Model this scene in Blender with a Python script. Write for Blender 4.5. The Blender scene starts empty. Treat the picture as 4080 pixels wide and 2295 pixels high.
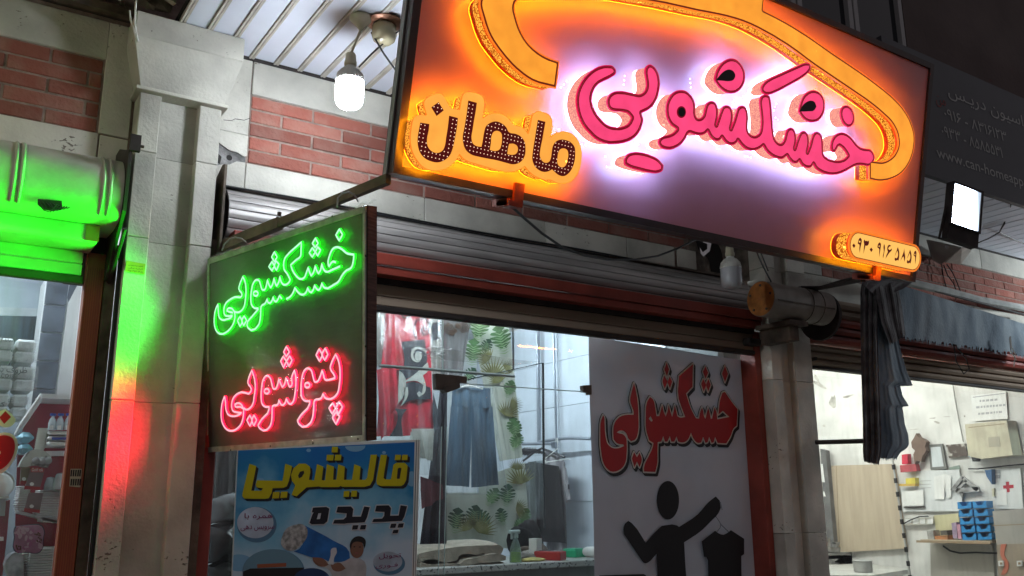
import bpy, bmesh, math, random
import numpy as np
from mathutils import Vector, Matrix
from mathutils.geometry import tessellate_polygon
random.seed(7)
SC = bpy.context.scene
COL = SC.collection
# ------------------------------------------------------------------ camera, world, exposure
FPX, CX, CY = 3557.814, 2040.0, 1147.5            # focal length and centre of the 4080 px wide photograph
YAW, PITCH, ROLL = math.radians(33.3668), math.radians(13.3726), math.radians(-0.418)
CAMP = np.array([0.0, 0.0, 1.6])
def _rot():
    f = np.array([math.sin(YAW)*math.cos(PITCH), math.cos(YAW)*math.cos(PITCH), math.sin(PITCH)])
    r = np.cross(f, [0, 0, 1]); r /= np.linalg.norm(r); u = np.cross(r, f)
    c, s = math.cos(ROLL), math.sin(ROLL)
    return np.array([c*r+s*u, s*r-c*u, f])
ROT = _rot()
cam = bpy.data.cameras.new('camera'); cam.sensor_width = 36; cam.lens = FPX/4080*36
cam.clip_start = 0.05; cam.clip_end = 300
camo = bpy.data.objects.new('camera', cam); COL.objects.link(camo)
m4 = Matrix.Identity(4)
for i in range(3):
    m4[i][0] = ROT[0][i]; m4[i][1] = -ROT[1][i]; m4[i][2] = -ROT[2][i]; m4[i][3] = CAMP[i]
camo.matrix_world = m4
SC.camera = camo
W = bpy.data.worlds.new('World'); SC.world = W; W.use_nodes = True
bg = W.node_tree.nodes['Background']
bg.inputs[0].default_value = (0.68, 0.62, 0.66, 1); bg.inputs[1].default_value = 0.235     # night: town glow only
SC.view_settings.view_transform = 'Standard'; SC.view_settings.look = 'None'
SC.view_settings.gamma = 1; SC.view_settings.use_curve_mapping = False
SC.view_settings.exposure = 0.0
SC.render.engine = 'CYCLES'
SC.cycles.use_denoising = True
SC.cycles.max_bounces = 7; SC.cycles.diffuse_bounces = 3; SC.cycles.glossy_bounces = 3
SC.cycles.transparent_max_bounces = 16; SC.cycles.transmission_bounces = 4
SC.cycles.sample_clamp_indirect = 6.0
SC.cycles.caustics_reflective = False; SC.cycles.caustics_refractive = False

# ------------------------------------------------------------------ measuring helpers (points of the photograph on real planes)
def ray(px, py): return ROT.T @ np.array([(px-CX)/FPX, (py-CY)/FPX, 1.0])
def at(px, py, Y): d = ray(px, py); return CAMP + d*(Y/d[1])
def atX(px, py, X): d = ray(px, py); return CAMP + d*(X/d[0])
def atZ(px, py, Z): d = ray(px, py); return CAMP + d*((Z-1.6)/d[2])
class Plane:
    """a flat frame in the world: origin, right, up, outward"""
    def __init__(s, o, eu, ev):
        s.o = np.array(o, float); s.eu = np.array(eu, float)/np.linalg.norm(eu); s.ev = np.array(ev, float)/np.linalg.norm(ev)
        s.en = np.cross(s.eu, s.ev)
    def xyz(s, u, v, w=0): return s.o + s.eu*u + s.ev*v + s.en*w
    def uv(s, px, py, w=0):
        d = ray(px, py); p = s.o + s.en*w
        q = CAMP + d*(np.dot(s.en, p-CAMP)/np.dot(s.en, d)) - s.o
        return (float(np.dot(q, s.eu)), float(np.dot(q, s.ev)))
    def trace(s, pts, crop, w=0):
        ox, oy, k = crop
        return [s.uv(ox+x/k, oy+y/k, w) for x, y in pts]

# ------------------------------------------------------------------ mesh helpers
WORLD = {}
class MB:
    def __init__(s): s.v = []; s.f = []; s.m = []; s.cur = 0
    def add(s, vs, fs):
        n = len(s.v); s.v += [tuple(map(float, p)) for p in vs]; s.f += [tuple(i+n for i in f) for f in fs]; s.m += [s.cur]*len(fs)
        return s
    def box(s, x0, x1, y0, y1, z0, z1, fn=None, b=0.0):
        if x0 > x1: x0, x1 = x1, x0
        if y0 > y1: y0, y1 = y1, y0
        if z0 > z1: z0, z1 = z1, z0
        if b <= 0:
            vs = [(x, y, z) for x in (x0, x1) for y in (y0, y1) for z in (z0, z1)]
            fs = [(0, 1, 3, 2), (4, 6, 7, 5), (0, 4, 5, 1), (2, 3, 7, 6), (0, 2, 6, 4), (1, 5, 7, 3)]
        else:
            bm = bmesh.new(); bmesh.ops.create_cube(bm, size=1)
            for q in bm.verts: q.co = ((x0+x1)/2+q.co.x*(x1-x0), (y0+y1)/2+q.co.y*(y1-y0), (z0+z1)/2+q.co.z*(z1-z0))
            bmesh.ops.bevel(bm, geom=bm.edges[:], offset=b, segments=1, affect='EDGES')
            bm.verts.index_update(); vs = [tuple(q.co) for q in bm.verts]; fs = [tuple(q.index for q in f.verts) for f in bm.faces]; bm.free()
        if fn: vs = [fn(*p) for p in vs]
        return s.add(vs, fs)
    def prism(s, prof, x0, x1, ax='x', cap=True):
        """closed profile swept along an axis: profile points are the two other coordinates in order"""
        def P(a, b, t): return (t, a, b) if ax == 'x' else ((a, t, b) if ax == 'y' else (a, b, t))
        n = len(prof); vs = [P(a, b, x0) for a, b in prof]+[P(a, b, x1) for a, b in prof]
        fs = [(i, (i+1) % n, n+(i+1) % n, n+i) for i in range(n)]
        if cap: fs += [tuple(range(n-1, -1, -1)), tuple(range(n, 2*n))]
        return s.add(vs, fs)
    def tube(s, path, r, seg=8, closed=False, cap=True):
        P = [np.array(p, float) for p in path]; n = len(P)
        rr = r if isinstance(r, (list, tuple)) else [r]*n
        vs = []; fs = []; up = None
        for i in range(n):
            a = P[(i-1) % n] if (closed or i > 0) else P[i]; b = P[(i+1) % n] if (closed or i < n-1) else P[i]
            t = b-a; t = t/(np.linalg.norm(t)+1e-12)
            if up is None: up = np.array([0, 0, 1.0]) if abs(t[2]) < .9 else np.array([1.0, 0, 0])
            e1 = np.cross(t, up)
            if np.linalg.norm(e1) < 1e-6: e1 = np.cross(t, [0.3, 0.9, 0.2])
            e1 /= np.linalg.norm(e1); e2 = np.cross(e1, t); up = e2
            for k in range(seg):
                q = 2*math.pi*k/seg; vs.append(P[i]+rr[i]*(math.cos(q)*e1+math.sin(q)*e2))
        m = n if closed else n-1
        for i in range(m):
            j = (i+1) % n
            for k in range(seg): fs.append((i*seg+k, j*seg+k, j*seg+(k+1) % seg, i*seg+(k+1) % seg))
        if cap and not closed: fs += [tuple(range(seg)), tuple(range((n-1)*seg+seg-1, (n-1)*seg-1, -1))]
        return s.add(vs, fs)
    def lathe(s, prof, c, axis=(0, 0, 1), seg=24):
        ax = np.array(axis, float); ax /= np.linalg.norm(ax)
        e1 = np.cross(ax, [0, 0, 1] if abs(ax[2]) < .9 else [1, 0, 0]); e1 /= np.linalg.norm(e1); e2 = np.cross(ax, e1); c = np.array(c, float)
        vs = []; fs = []; n = len(prof)
        for r, h in prof:
            for k in range(seg):
                q = 2*math.pi*k/seg; vs.append(c+ax*h+max(r, 1e-5)*(math.cos(q)*e1+math.sin(q)*e2))
        for i in range(n-1):
            for k in range(seg): fs.append((i*seg+k, i*seg+(k+1) % seg, (i+1)*seg+(k+1) % seg, (i+1)*seg+k))
        return s.add(vs, fs)
    def grid(s, fn, nu, nv):
        vs = [fn(i/nu, j/nv) for j in range(nv+1) for i in range(nu+1)]
        fs = [(j*(nu+1)+i, j*(nu+1)+i+1, (j+1)*(nu+1)+i+1, (j+1)*(nu+1)+i) for j in range(nv) for i in range(nu)]
        return s.add(vs, fs)
    def flat(s, pl, loops, w=0):
        """fill 2-D loops (outer and holes) lying in plane pl"""
        if len(loops) > 1:
            def inn(p, L):
                c = False; n = len(L)
                for i in range(n):
                    (ax, ay), (bx, by) = L[i], L[(i+1) % n]
                    if (ay > p[1]) != (by > p[1]) and p[0] < (bx-ax)*(p[1]-ay)/(by-ay)+ax: c = not c
                return c
            dep = [sum(inn(L[0], Q) for Q in loops if Q is not L) for L in loops]
            outs = [L for L, d in zip(loops, dep) if d % 2 == 0]
            if len(outs) > 1:
                for L, d in zip(loops, dep):
                    if d % 2: continue
                    s.flat(pl, [L]+[Q for Q, e in zip(loops, dep) if e == d+1 and inn(Q[0], L)], w)
                return s
        ls = [[Vector((u, v, 0)) for u, v in L] for L in loops]
        pts = [p for L in ls for p in L]
        tr = tessellate_polygon(ls)
        fs = []
        for t in tr:
            a, b, c = (pts[i] for i in t)
            fs.append(tuple(t) if (b-a).cross(c-a).z > 0 else (t[0], t[2], t[1]))
        return s.add([pl.xyz(p.x, p.y, w) for p in pts], fs)
    def walls(s, pl, loops, w0, w1):
        for L in loops:
            n = len(L)
            s.add([pl.xyz(u, v, w0) for u, v in L]+[pl.xyz(u, v, w1) for u, v in L],
                  [(i, (i+1) % n, n+(i+1) % n, n+i) for i in range(n)])
        return s
    def build(s, name, mats, parent=None, smooth=False, kind=None, label=None):
        off = WORLD.get(parent.name, np.zeros(3)) if parent else np.zeros(3)
        me = bpy.data.meshes.new(name)
        me.from_pydata([tuple(np.array(p)-off) for p in s.v], [], s.f)
        mats = mats if isinstance(mats, (list, tuple)) else [mats]
        for q in mats: me.materials.append(q)
        if len(mats) > 1:
            for p, k in zip(me.polygons, s.m): p.material_index = k
        if smooth is True: me.polygons.foreach_set('use_smooth', [True]*len(me.polygons))
        bm = bmesh.new(); bm.from_mesh(me); bmesh.ops.recalc_face_normals(bm, faces=bm.faces)
        if smooth == 'auto':
            for f in bm.faces: f.smooth = True
            for e in bm.edges:
                if len(e.link_faces) == 2 and e.calc_face_angle(0) > 0.6: e.smooth = False
        bm.to_mesh(me); bm.free(); me.update()
        o = bpy.data.objects.new(name, me); COL.objects.link(o)
        if parent: o.parent = parent; WORLD[o.name] = off
        else: WORLD[o.name] = np.zeros(3)
        if kind: o['kind'] = kind
        if label: o['label'] = label
        return o
def thing(name, label, cat, loc=(0, 0, 0), group=None):
    o = bpy.data.objects.new(name, None); COL.objects.link(o); o.location = loc; o.empty_display_size = .1
    o['label'] = label; o['category'] = cat
    if group: o['group'] = group
    WORLD[o.name] = np.array(loc, float)
    return o
def tag(o, label, cat, group=None):
    o['label'] = label; o['category'] = cat
    if group: o['group'] = group
    return o
def copy_tree(o, parent=None):
    c = o.copy(); COL.objects.link(c)
    if parent is not None: c.parent = parent
    for ch in list(o.children): copy_tree(ch, c)
    return c
def smooth_loop(pts, closed=True, n=4, corner=62):
    """round a traced outline, keeping its sharp corners"""
    P = [np.array(p, float) for p in pts]; m = len(P); T = []
    for i in range(m):
        if not closed and i in (0, m-1): T.append(None); continue
        a = P[i]-P[i-1]; b = P[(i+1) % m]-P[i]
        la, lb = np.linalg.norm(a), np.linalg.norm(b)
        if la < 1e-9 or lb < 1e-9: T.append(None); continue
        ang = math.degrees(math.acos(max(-1, min(1, float(np.dot(a, b)/la/lb)))))
        if ang > corner: T.append(None); continue
        t = a/la*lb+b/lb*la; T.append(t/np.linalg.norm(t))
    out = []
    for i in range(m if closed else m-1):
        p, q = P[i], P[(i+1) % m]; l = np.linalg.norm(q-p)
        h1 = p+(T[i]*l/3 if T[i] is not None else (q-p)/3); h2 = q-(T[(i+1) % m]*l/3 if T[(i+1) % m] is not None else (q-p)/3)
        for k in range(n):
            t = k/n; out.append(tuple((1-t)**3*p+3*t*(1-t)**2*h1+3*t*t*(1-t)*h2+t**3*q))
    if not closed: out.append(tuple(P[-1]))
    return out
def offset_loops(loops, offs, res=0.004, tol=0.0007):
    """true outlines of a union of loops (even-odd inside each call) grown or shrunk by each of offs (distance field + marching squares)"""
    A = np.array([p for L in loops for p in L]); mx = max(max(offs), 0)+3*res
    x0, y0 = A.min(0)-mx; x1, y1 = A.max(0)+mx
    xs = np.arange(x0, x1+res, res); ys = np.arange(y0, y1+res, res)
    X, Y = np.meshgrid(xs, ys); D = np.full(X.shape, 1e9); IN = np.zeros(X.shape, bool)
    for L in loops:
        n = len(L)
        for i in range(n):
            (ax, ay), (bx, by) = L[i], L[(i+1) % n]; dx, dy = bx-ax, by-ay; l2 = dx*dx+dy*dy
            if l2 < 1e-14: continue
            t = np.clip(((X-ax)*dx+(Y-ay)*dy)/l2, 0, 1)
            np.minimum(D, (X-ax-t*dx)**2+(Y-ay-t*dy)**2, out=D)
            if ay != by:
                c = ((ay > Y) != (by > Y)) & (X < (bx-ax)*(Y-ay)/(by-ay)+ax); IN ^= c
    S = np.sqrt(D)*np.where(IN, -1, 1)
    return [march(S-o, xs, ys, tol) for o in offs]
def march(S, xs, ys, tol):
    h, w = S.shape; seg = {}
    S = np.where(np.abs(S) < 1e-9, 1e-9, S)
    inside = S < 0
    code = inside[:-1, :-1]*1+inside[:-1, 1:]*2+inside[1:, 1:]*4+inside[1:, :-1]*8
    def pt(e):
        k, j, i = e
        if k == 0: a, b = S[j, i], S[j, i+1]; t = a/(a-b); return (xs[i]+t*(xs[i+1]-xs[i]), ys[j])
        a, b = S[j, i], S[j+1, i]; t = a/(a-b); return (xs[i], ys[j]+t*(ys[j+1]-ys[j]))
    T = {1: [(3, 0)], 2: [(0, 1)], 3: [(3, 1)], 4: [(1, 2)], 5: [(3, 2), (1, 0)], 6: [(0, 2)], 7: [(3, 2)], 8: [(2, 3)], 9: [(2, 0)], 10: [(0, 3), (2, 1)], 11: [(2, 1)], 12: [(1, 3)], 13: [(1, 0)], 14: [(0, 3)]}
    jj, ii = np.nonzero((code > 0) & (code < 15))
    for j, i in zip(jj, ii):
        E = [(0, j, i), (1, j, i+1), (0, j+1, i), (1, j, i)]
        for a, b in T[int(code[j, i])]: seg[E[a]] = E[b]
    loops = []
    while seg:
        s0, e = seg.popitem(); L = [s0]
        while e in seg and e != s0: L.append(e); e = seg.pop(e)
        Q = [pt(q) for q in L]
        if len(Q) < 6: continue
        Q = simplify(Q, tol)
        if len(Q) >= 3: loops.append(Q)
    return loops
def simplify(Q, tol):
    P = np.array(Q); n = len(P)
    k = int(np.argmax(((P-P[0])**2).sum(1)))
    def dp(a, b):
        idx = np.arange(a+1, b)
        if len(idx) == 0: return []
        p, q = P[a], P[b % n]; d = q-p; l = np.linalg.norm(d)
        v = P[idx]-p
        dist = np.abs(d[0]*v[:, 1]-d[1]*v[:, 0])/l if l > 1e-12 else np.linalg.norm(v, axis=1)
        m = int(np.argmax(dist))
        if dist[m] < tol: return []
        return dp(a, int(idx[m]))+[int(idx[m])]+dp(int(idx[m]), b)
    keep = [0]+dp(0, k)+[k]+dp(k, n)
    return [tuple(P[i]) for i in keep]
# Arabic script: joined letter forms for the built-in font (isolated, final, initial, medial)
_F = {'ـ': (0x640, 0x640, 0x640, 0x640), 'ا': (0xFE8D, 0xFE8E), 'ب': (0xFE8F, 0xFE90, 0xFE91, 0xFE92), 'پ': (0xFB56, 0xFB57, 0xFB58, 0xFB59), 'ت': (0xFE95, 0xFE96, 0xFE97, 0xFE98), 'ح': (0xFEA1, 0xFEA2, 0xFEA3, 0xFEA4),
      'د': (0xFEA9, 0xFEAA), 'ر': (0xFEAD, 0xFEAE), 'س': (0xFEB1, 0xFEB2, 0xFEB3, 0xFEB4), 'ع': (0xFEC9, 0xFECA, 0xFECB, 0xFECC), 'ق': (0xFED5, 0xFED6, 0xFED7, 0xFED8), 'ظ': (0xFEC5, 0xFEC6, 0xFEC7, 0xFEC8), 'ف': (0xFED1, 0xFED2, 0xFED3, 0xFED4),
      'ک': (0xFB8E, 0xFB8F, 0xFB90, 0xFB91), 'ل': (0xFEDD, 0xFEDE, 0xFEDF, 0xFEE0), 'م': (0xFEE1, 0xFEE2, 0xFEE3, 0xFEE4), 'ن': (0xFEE5, 0xFEE6, 0xFEE7, 0xFEE8),
      'ه': (0xFEE9, 0xFEEA, 0xFEEB, 0xFEEC), 'و': (0xFEED, 0xFEEE), 'ی': (0xFBFC, 0xFBFD, 0xFBFE, 0xFBFF)}
def shape_arabic(t):
    out = []
    for i, c in enumerate(t):
        f = _F.get(c)
        if not f: out.append(c); continue
        pj = i > 0 and t[i-1] in _F and len(_F[t[i-1]]) == 4
        nj = i < len(t)-1 and t[i+1] in _F and len(f) == 4
        k = (3 if nj else 1) if pj else (2 if nj else 0)
        out.append(chr(f[k]))
    return ''.join(reversed(out))
def text_into(mb, pl, s, u0, u1, v0, v1, w, arabic=True, slant=0.0):
    """letters of the built-in font as flat shapes filling the box u0..u1, v0..v1 of plane pl"""
    c = bpy.data.curves.new('lettering', 'FONT'); c.body = shape_arabic(s) if arabic else s; c.resolution_u = 3; c.fill_mode = 'NONE'
    o = bpy.data.objects.new('lettering', c); COL.objects.link(o)
    me = bpy.data.meshes.new_from_object(o.evaluated_get(bpy.context.evaluated_depsgraph_get()))
    V = np.array([q.co[:2] for q in me.vertices]); E = [tuple(q.vertices) for q in me.edges]
    bpy.data.objects.remove(o); bpy.data.curves.remove(c); bpy.data.meshes.remove(me)
    if len(V) == 0: return
    p0, p1 = V.min(0), V.max(0); h = v1-v0
    V = (V-p0)/(p1-p0)*np.array([u1-u0, h])
    nb = {}
    for i, j in E: nb.setdefault(i, []).append(j); nb.setdefault(j, []).append(i)
    loops = []; seen = set()
    for i in sorted(nb):                                    # outlines keep the order of their points, so their turning sense survives
        if i in seen: continue
        L = [i]; seen.add(i); k = i+1 if i+1 in nb[i] else nb[i][0]
        while k not in seen:
            L.append(k); seen.add(k); k = next((q for q in nb[k] if q not in seen), L[0])
        if len(L) > 2: loops.append(V[L])
    res = h/46
    xs = np.arange(-2*res, u1-u0+3*res, res); ys = np.arange(-2*res, h+3*res, res); X, Y = np.meshgrid(xs, ys); D = np.full(X.shape, 1e9); WN = np.zeros(X.shape, int)
    for L in loops:
        n = len(L)
        for i in range(n):
            (ax, ay), (bx, by) = L[i], L[(i+1) % n]; dx, dy = bx-ax, by-ay; l2 = dx*dx+dy*dy
            if l2 < 1e-16: continue
            t = np.clip(((X-ax)*dx+(Y-ay)*dy)/l2, 0, 1); np.minimum(D, (X-ax-t*dx)**2+(Y-ay-t*dy)**2, out=D)
            if ay != by: WN += np.where(((ay > Y) != (by > Y)) & (X < (bx-ax)*(Y-ay)/(by-ay)+ax), 1 if by > ay else -1, 0)
    S = np.sqrt(D)*np.where(WN != 0, -1, 1)
    # inside the union, outlines of overlapping strokes must not cut: keep only true borders
    ib = WN != 0; S = np.where(ib, -np.minimum(np.sqrt(D)+.3*res, res), np.minimum(np.sqrt(D), res))
    out = march(S, xs, ys, res*.15)
    if out: mb.flat(pl, [[(u0+x+slant*y, v0+y) for x, y in L] for L in out], w)

# ------------------------------------------------------------------ materials
def mat(name, col, rough=.6, metal=0.0, spec=.5, var=0.0, vs=6.0, bump=0.0, bs=40.0, emit=None, es=0.0, coat=0.0, col2=None, thr=(.35, .65), stretch=None, rnd=0.0, trans=0.0):
    """principled surface with noise-driven colour wear and fine relief"""
    m = bpy.data.materials.new(name); m.use_nodes = True; nt = m.node_tree; N = nt.nodes; L = nt.links
    p = N['Principled BSDF']
    p.inputs['Base Color'].default_value = (*col, 1); p.inputs['Roughness'].default_value = rough; p.inputs['Metallic'].default_value = metal
    p.inputs['Specular IOR Level'].default_value = spec
    if coat: p.inputs['Coat Weight'].default_value = coat; p.inputs['Coat Roughness'].default_value = .08
    if emit is not None: p.inputs['Emission Color'].default_value = (*emit, 1); p.inputs['Emission Strength'].default_value = es
    src = None
    if var or bump or col2 or rnd:
        tc = N.new('ShaderNodeTexCoord'); mp = N.new('ShaderNodeMapping'); L.new(tc.outputs['Object'], mp.inputs[0])
        if stretch: mp.inputs['Scale'].default_value = stretch
        oi = N.new('ShaderNodeObjectInfo')
        ad = N.new('ShaderNodeVectorMath'); ad.operation = 'ADD'
        mu = N.new('ShaderNodeMath'); mu.operation = 'MULTIPLY'; mu.inputs[1].default_value = 37.0 if rnd else 0.0
        L.new(oi.outputs['Random'], mu.inputs[0]); L.new(mp.outputs[0], ad.inputs[0]); L.new(mu.outputs[0], ad.inputs[1])
        vec = ad.outputs[0]
    if var or col2:
        c2 = col2 or tuple(max(0, c*(1-var)) for c in col); c1 = col if col2 else tuple(min(1, c*(1+var)) for c in col)
        nz = N.new('ShaderNodeTexNoise'); nz.inputs['Scale'].default_value = vs; nz.inputs['Detail'].default_value = 5; L.new(vec, nz.inputs['Vector'])
        mr = N.new('ShaderNodeMapRange'); mr.inputs[1].default_value = thr[0]; mr.inputs[2].default_value = thr[1]; L.new(nz.outputs[0], mr.inputs[0])
        mx = N.new('ShaderNodeMix'); mx.data_type = 'RGBA'; mx.inputs[6].default_value = (*c1, 1); mx.inputs[7].default_value = (*c2, 1)
        L.new(mr.outputs[0], mx.inputs[0]); src = mx.outputs[2]
    if rnd:
        hs = N.new('ShaderNodeHueSaturation'); r2 = N.new('ShaderNodeMapRange'); r2.inputs[3].default_value = 1-rnd; r2.inputs[4].default_value = 1+rnd
        L.new(oi.outputs['Random'], r2.inputs[0]); L.new(r2.outputs[0], hs.inputs['Value'])
        if src: L.new(src, hs.inputs['Color'])
        else: hs.inputs['Color'].default_value = (*col, 1)
        src = hs.outputs[0]
    if src: L.new(src, p.inputs['Base Color'])
    if bump:
        n2 = N.new('ShaderNodeTexNoise'); n2.inputs['Scale'].default_value = bs; n2.inputs['Detail'].default_value = 6; L.new(vec, n2.inputs['Vector'])
        b = N.new('ShaderNodeBump'); b.inputs['Strength'].default_value = bump; b.inputs['Distance'].default_value = .01; L.new(n2.outputs[0], b.inputs['Height']); L.new(b.outputs[0], p.inputs['Normal'])
    if trans: p.inputs['Transmission Weight'].default_value = trans
    return m
def glow(name, col, s=1.0):
    m = bpy.data.materials.new(name); m.use_nodes = True; nt = m.node_tree; nt.nodes.clear()
    e = nt.nodes.new('ShaderNodeEmission'); e.inputs[0].default_value = (*col, 1); e.inputs[1].default_value = s
    o = nt.nodes.new('ShaderNodeOutputMaterial'); nt.links.new(e.outputs[0], o.inputs[0]); return m
def film(name, tint=(1, 1, 1), gloss=.12, rough=.05, haze=0.0, hcol=(.8, .85, .9), streak=0.0, sc=8.0, stretch=(1, 1, 1), bump=0.0):
    """thin clear sheet: glass, cling film, plastic bags"""
    m = bpy.data.materials.new(name); m.use_nodes = True; nt = m.node_tree; N = nt.nodes; L = nt.links; N.clear()
    o = N.new('ShaderNodeOutputMaterial'); t = N.new('ShaderNodeBsdfTransparent'); t.inputs[0].default_value = (*tint, 1)
    g = N.new('ShaderNodeBsdfGlossy'); g.inputs['Roughness'].default_value = rough
    fr = N.new('ShaderNodeLayerWeight'); pw_ = N.new('ShaderNodeMath'); pw_.operation = 'POWER'; pw_.inputs[1].default_value = 4.5; L.new(fr.outputs['Facing'], pw_.inputs[0])
    mu = N.new('ShaderNodeMath'); mu.operation = 'MULTIPLY_ADD'; mu.inputs[1].default_value = .6; mu.inputs[2].default_value = .02+gloss*.15; mu.use_clamp = True; L.new(pw_.outputs[0], mu.inputs[0])
    mx = N.new('ShaderNodeMixShader'); L.new(mu.outputs[0], mx.inputs[0]); L.new(t.outputs[0], mx.inputs[1]); L.new(g.outputs[0], mx.inputs[2]); last = mx
    if haze or streak:
        tc = N.new('ShaderNodeTexCoord'); mp = N.new('ShaderNodeMapping'); mp.inputs['Scale'].default_value = stretch; L.new(tc.outputs['Object'], mp.inputs[0])
        nz = N.new('ShaderNodeTexNoise'); nz.inputs['Scale'].default_value = sc; nz.inputs['Detail'].default_value = 8; L.new(mp.outputs[0], nz.inputs['Vector'])
        mr = N.new('ShaderNodeMapRange'); mr.inputs[1].default_value = .5; mr.inputs[2].default_value = .75; mr.inputs[3].default_value = haze; mr.inputs[4].default_value = haze+streak; L.new(nz.outputs[0], mr.inputs[0])
        d = N.new('ShaderNodeBsdfDiffuse'); d.inputs[0].default_value = (*hcol, 1)
        m2 = N.new('ShaderNodeMixShader'); L.new(mr.outputs[0], m2.inputs[0]); L.new(mx.outputs[0], m2.inputs[1]); L.new(d.outputs[0], m2.inputs[2]); last = m2
        if bump:
            b = N.new('ShaderNodeBump'); b.inputs['Strength'].default_value = bump; b.inputs['Distance'].default_value = .02; L.new(nz.outputs[0], b.inputs['Height']); L.new(b.outputs[0], g.inputs['Normal']); L.new(b.outputs[0], d.inputs['Normal'])
    L.new(last.outputs[0], o.inputs[0]); return m
M = {}
M['brick'] = mat('brick red', (.30, .095, .068), .85, col2=(.36, .19, .15), vs=7, thr=(.42, .78), bump=.9, bs=45, rnd=.27)
M['mortar'] = mat('mortar', (.31, .235, .20), .95, var=.25, vs=20, bump=.6, bs=80)
M['asphalt'] = mat('asphalt', (.05, .05, .052), .9, var=.3, vs=4, bump=.5, bs=200)
M['paving'] = mat('paving', (.22, .21, .19), .85, var=.2, vs=3, bump=.3, bs=60)
def stone_mat():
    m = mat('travertine', (.58, .56, .495), .7, var=.25, vs=3.2, bump=.35, bs=70, rnd=.05); nt = m.node_tree; N = nt.nodes; L = nt.links; p = N['Principled BSDF']
    tc = N.new('ShaderNodeTexCoord'); mp = N.new('ShaderNodeMapping'); mp.inputs['Scale'].default_value = (1, 1, 1.7); L.new(tc.outputs['Object'], mp.inputs[0])
    n1 = N.new('ShaderNodeTexNoise'); n1.inputs['Scale'].default_value = 55; n1.inputs['Detail'].default_value = 3; L.new(mp.outputs[0], n1.inputs['Vector'])
    n2 = N.new('ShaderNodeTexNoise'); n2.inputs['Scale'].default_value = 4.5; L.new(tc.outputs['Object'], n2.inputs['Vector'])
    mm = N.new('ShaderNodeMath'); mm.operation = 'MULTIPLY'; L.new(n1.outputs[0], mm.inputs[0]); L.new(n2.outputs[0], mm.inputs[1])
    mr = N.new('ShaderNodeMapRange'); mr.inputs[1].default_value = .42; mr.inputs[2].default_value = .455; L.new(mm.outputs[0], mr.inputs[0])
    old = p.inputs['Base Color'].links[0].from_socket
    mx = N.new('ShaderNodeMix'); mx.data_type = 'RGBA'; mx.inputs[7].default_value = (.22, .19, .15, 1); L.new(mr.outputs[0], mx.inputs[0]); L.new(old, mx.inputs[6]); L.new(mx.outputs[2], p.inputs['Base Color'])
    b = N.new('ShaderNodeBump'); b.inputs['Strength'].default_value = .8; b.inputs['Distance'].default_value = .006; b.invert = True; L.new(mr.outputs[0], b.inputs['Height'])
    ob = p.inputs['Normal'].links[0].from_node; L.new(ob.outputs[0], b.inputs['Normal']); L.new(b.outputs[0], p.inputs['Normal'])
    return m
M['stone'] = stone_mat()
M['concrete'] = mat('raw concrete', (.20, .17, .14), .95, var=.55, vs=9, bump=1.0, bs=30)
M['rubble'] = mat('broken block', (.22, .215, .21), .95, var=.5, vs=14, bump=1.0, bs=45)
M['pvc'] = mat('white soffit panel', (.74, .78, .88), .45, var=.06, vs=3, bump=.05, bs=20, rnd=.04)
M['pvc_trim'] = mat('soffit batten', (.58, .54, .48), .5, var=.2, vs=6)
M['dark'] = mat('dark gap', (.02, .018, .016), .9)
M['iron'] = mat('rusty iron', (.10, .075, .055), .7, var=.5, vs=12, bump=.3, bs=60)
M['darkiron'] = mat('dark painted steel', (.035, .028, .026), .72, var=.4, vs=8, bump=.1)
M['galv'] = mat('shutter aluminium', (.47, .445, .43), .52, metal=.4, var=.38, vs=4, bump=.08, bs=30, stretch=(.3, 1, 3))
M['brownslat'] = mat('brown shutter slat', (.33, .255, .195), .8, spec=.15, metal=.0, var=.2, vs=3, stretch=(.4, 1, 2), bump=.06)
M['redpaint'] = mat('red oxide paint', (.27, .045, .03), .5, var=.25, vs=5, bump=.12, bs=40)
M['orange'] = mat('orange brown frame', (.36, .10, .045), .42, var=.15, vs=4, stretch=(8, 8, .3))
M['boxmetal'] = mat('dusty white shutter cover', (.54, .53, .47), .42, var=.22, vs=4, bump=.4, bs=11)
M['black'] = mat('black paint', (.012, .012, .014), .4)
M['rubber'] = mat('black cable', (.015, .015, .017), .5)
M['white'] = mat('white plastic', (.78, .78, .74), .35)
M['cream'] = mat('yellowed plastic', (.62, .57, .42), .35)
M['opal'] = mat('opal bulb', (.62, .64, .68), .25, spec=.6)
M['bulb_on'] = glow('lit bulb', (.84, .92, 1.0), 128)
M['bulb_left'] = glow('lit bulb of the next shop', (1.0, .96, .72), 60)
M['bulb_right'] = glow('lit bulb farther along', (.85, .95, 1.0), 420)
M['flood_on'] = glow('lit flood panel', (.66, .80, 1.0), 1)
_n = M['flood_on'].node_tree; _t = _n.nodes.new('ShaderNodeTexCoord'); _s = _n.nodes.new('ShaderNodeSeparateXYZ'); _r = _n.nodes.new('ShaderNodeMapRange')
_n.links.new(_t.outputs['Generated'], _s.inputs[0]); _n.links.new(_s.outputs[0], _r.inputs[0]); _r.inputs[1].default_value = .42; _r.inputs[2].default_value = .95; _r.inputs[3].default_value = 46; _r.inputs[4].default_value = .8; _r.interpolation_type = 'SMOOTHERSTEP'
_n.links.new(_r.outputs[0], [q for q in _n.nodes if q.type == 'EMISSION'][0].inputs[1])
M['tube_on'] = glow('lit tube', (.80, .91, 1.0), 210)
M['tube_front'] = glow('lit front tube', (.82, .91, 1.0), 85)
M['tube_warm'] = glow('lit tube in workshop', (1.0, .985, .94), 185)
M['tube_left'] = glow('lit tube in packaging shop', (.86, .93, 1.0), 200)
M['glass'] = film('window glass', (.93, .97, .96), .12, .03, haze=.02, streak=.06, sc=3, stretch=(6, 1, .7))
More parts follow.
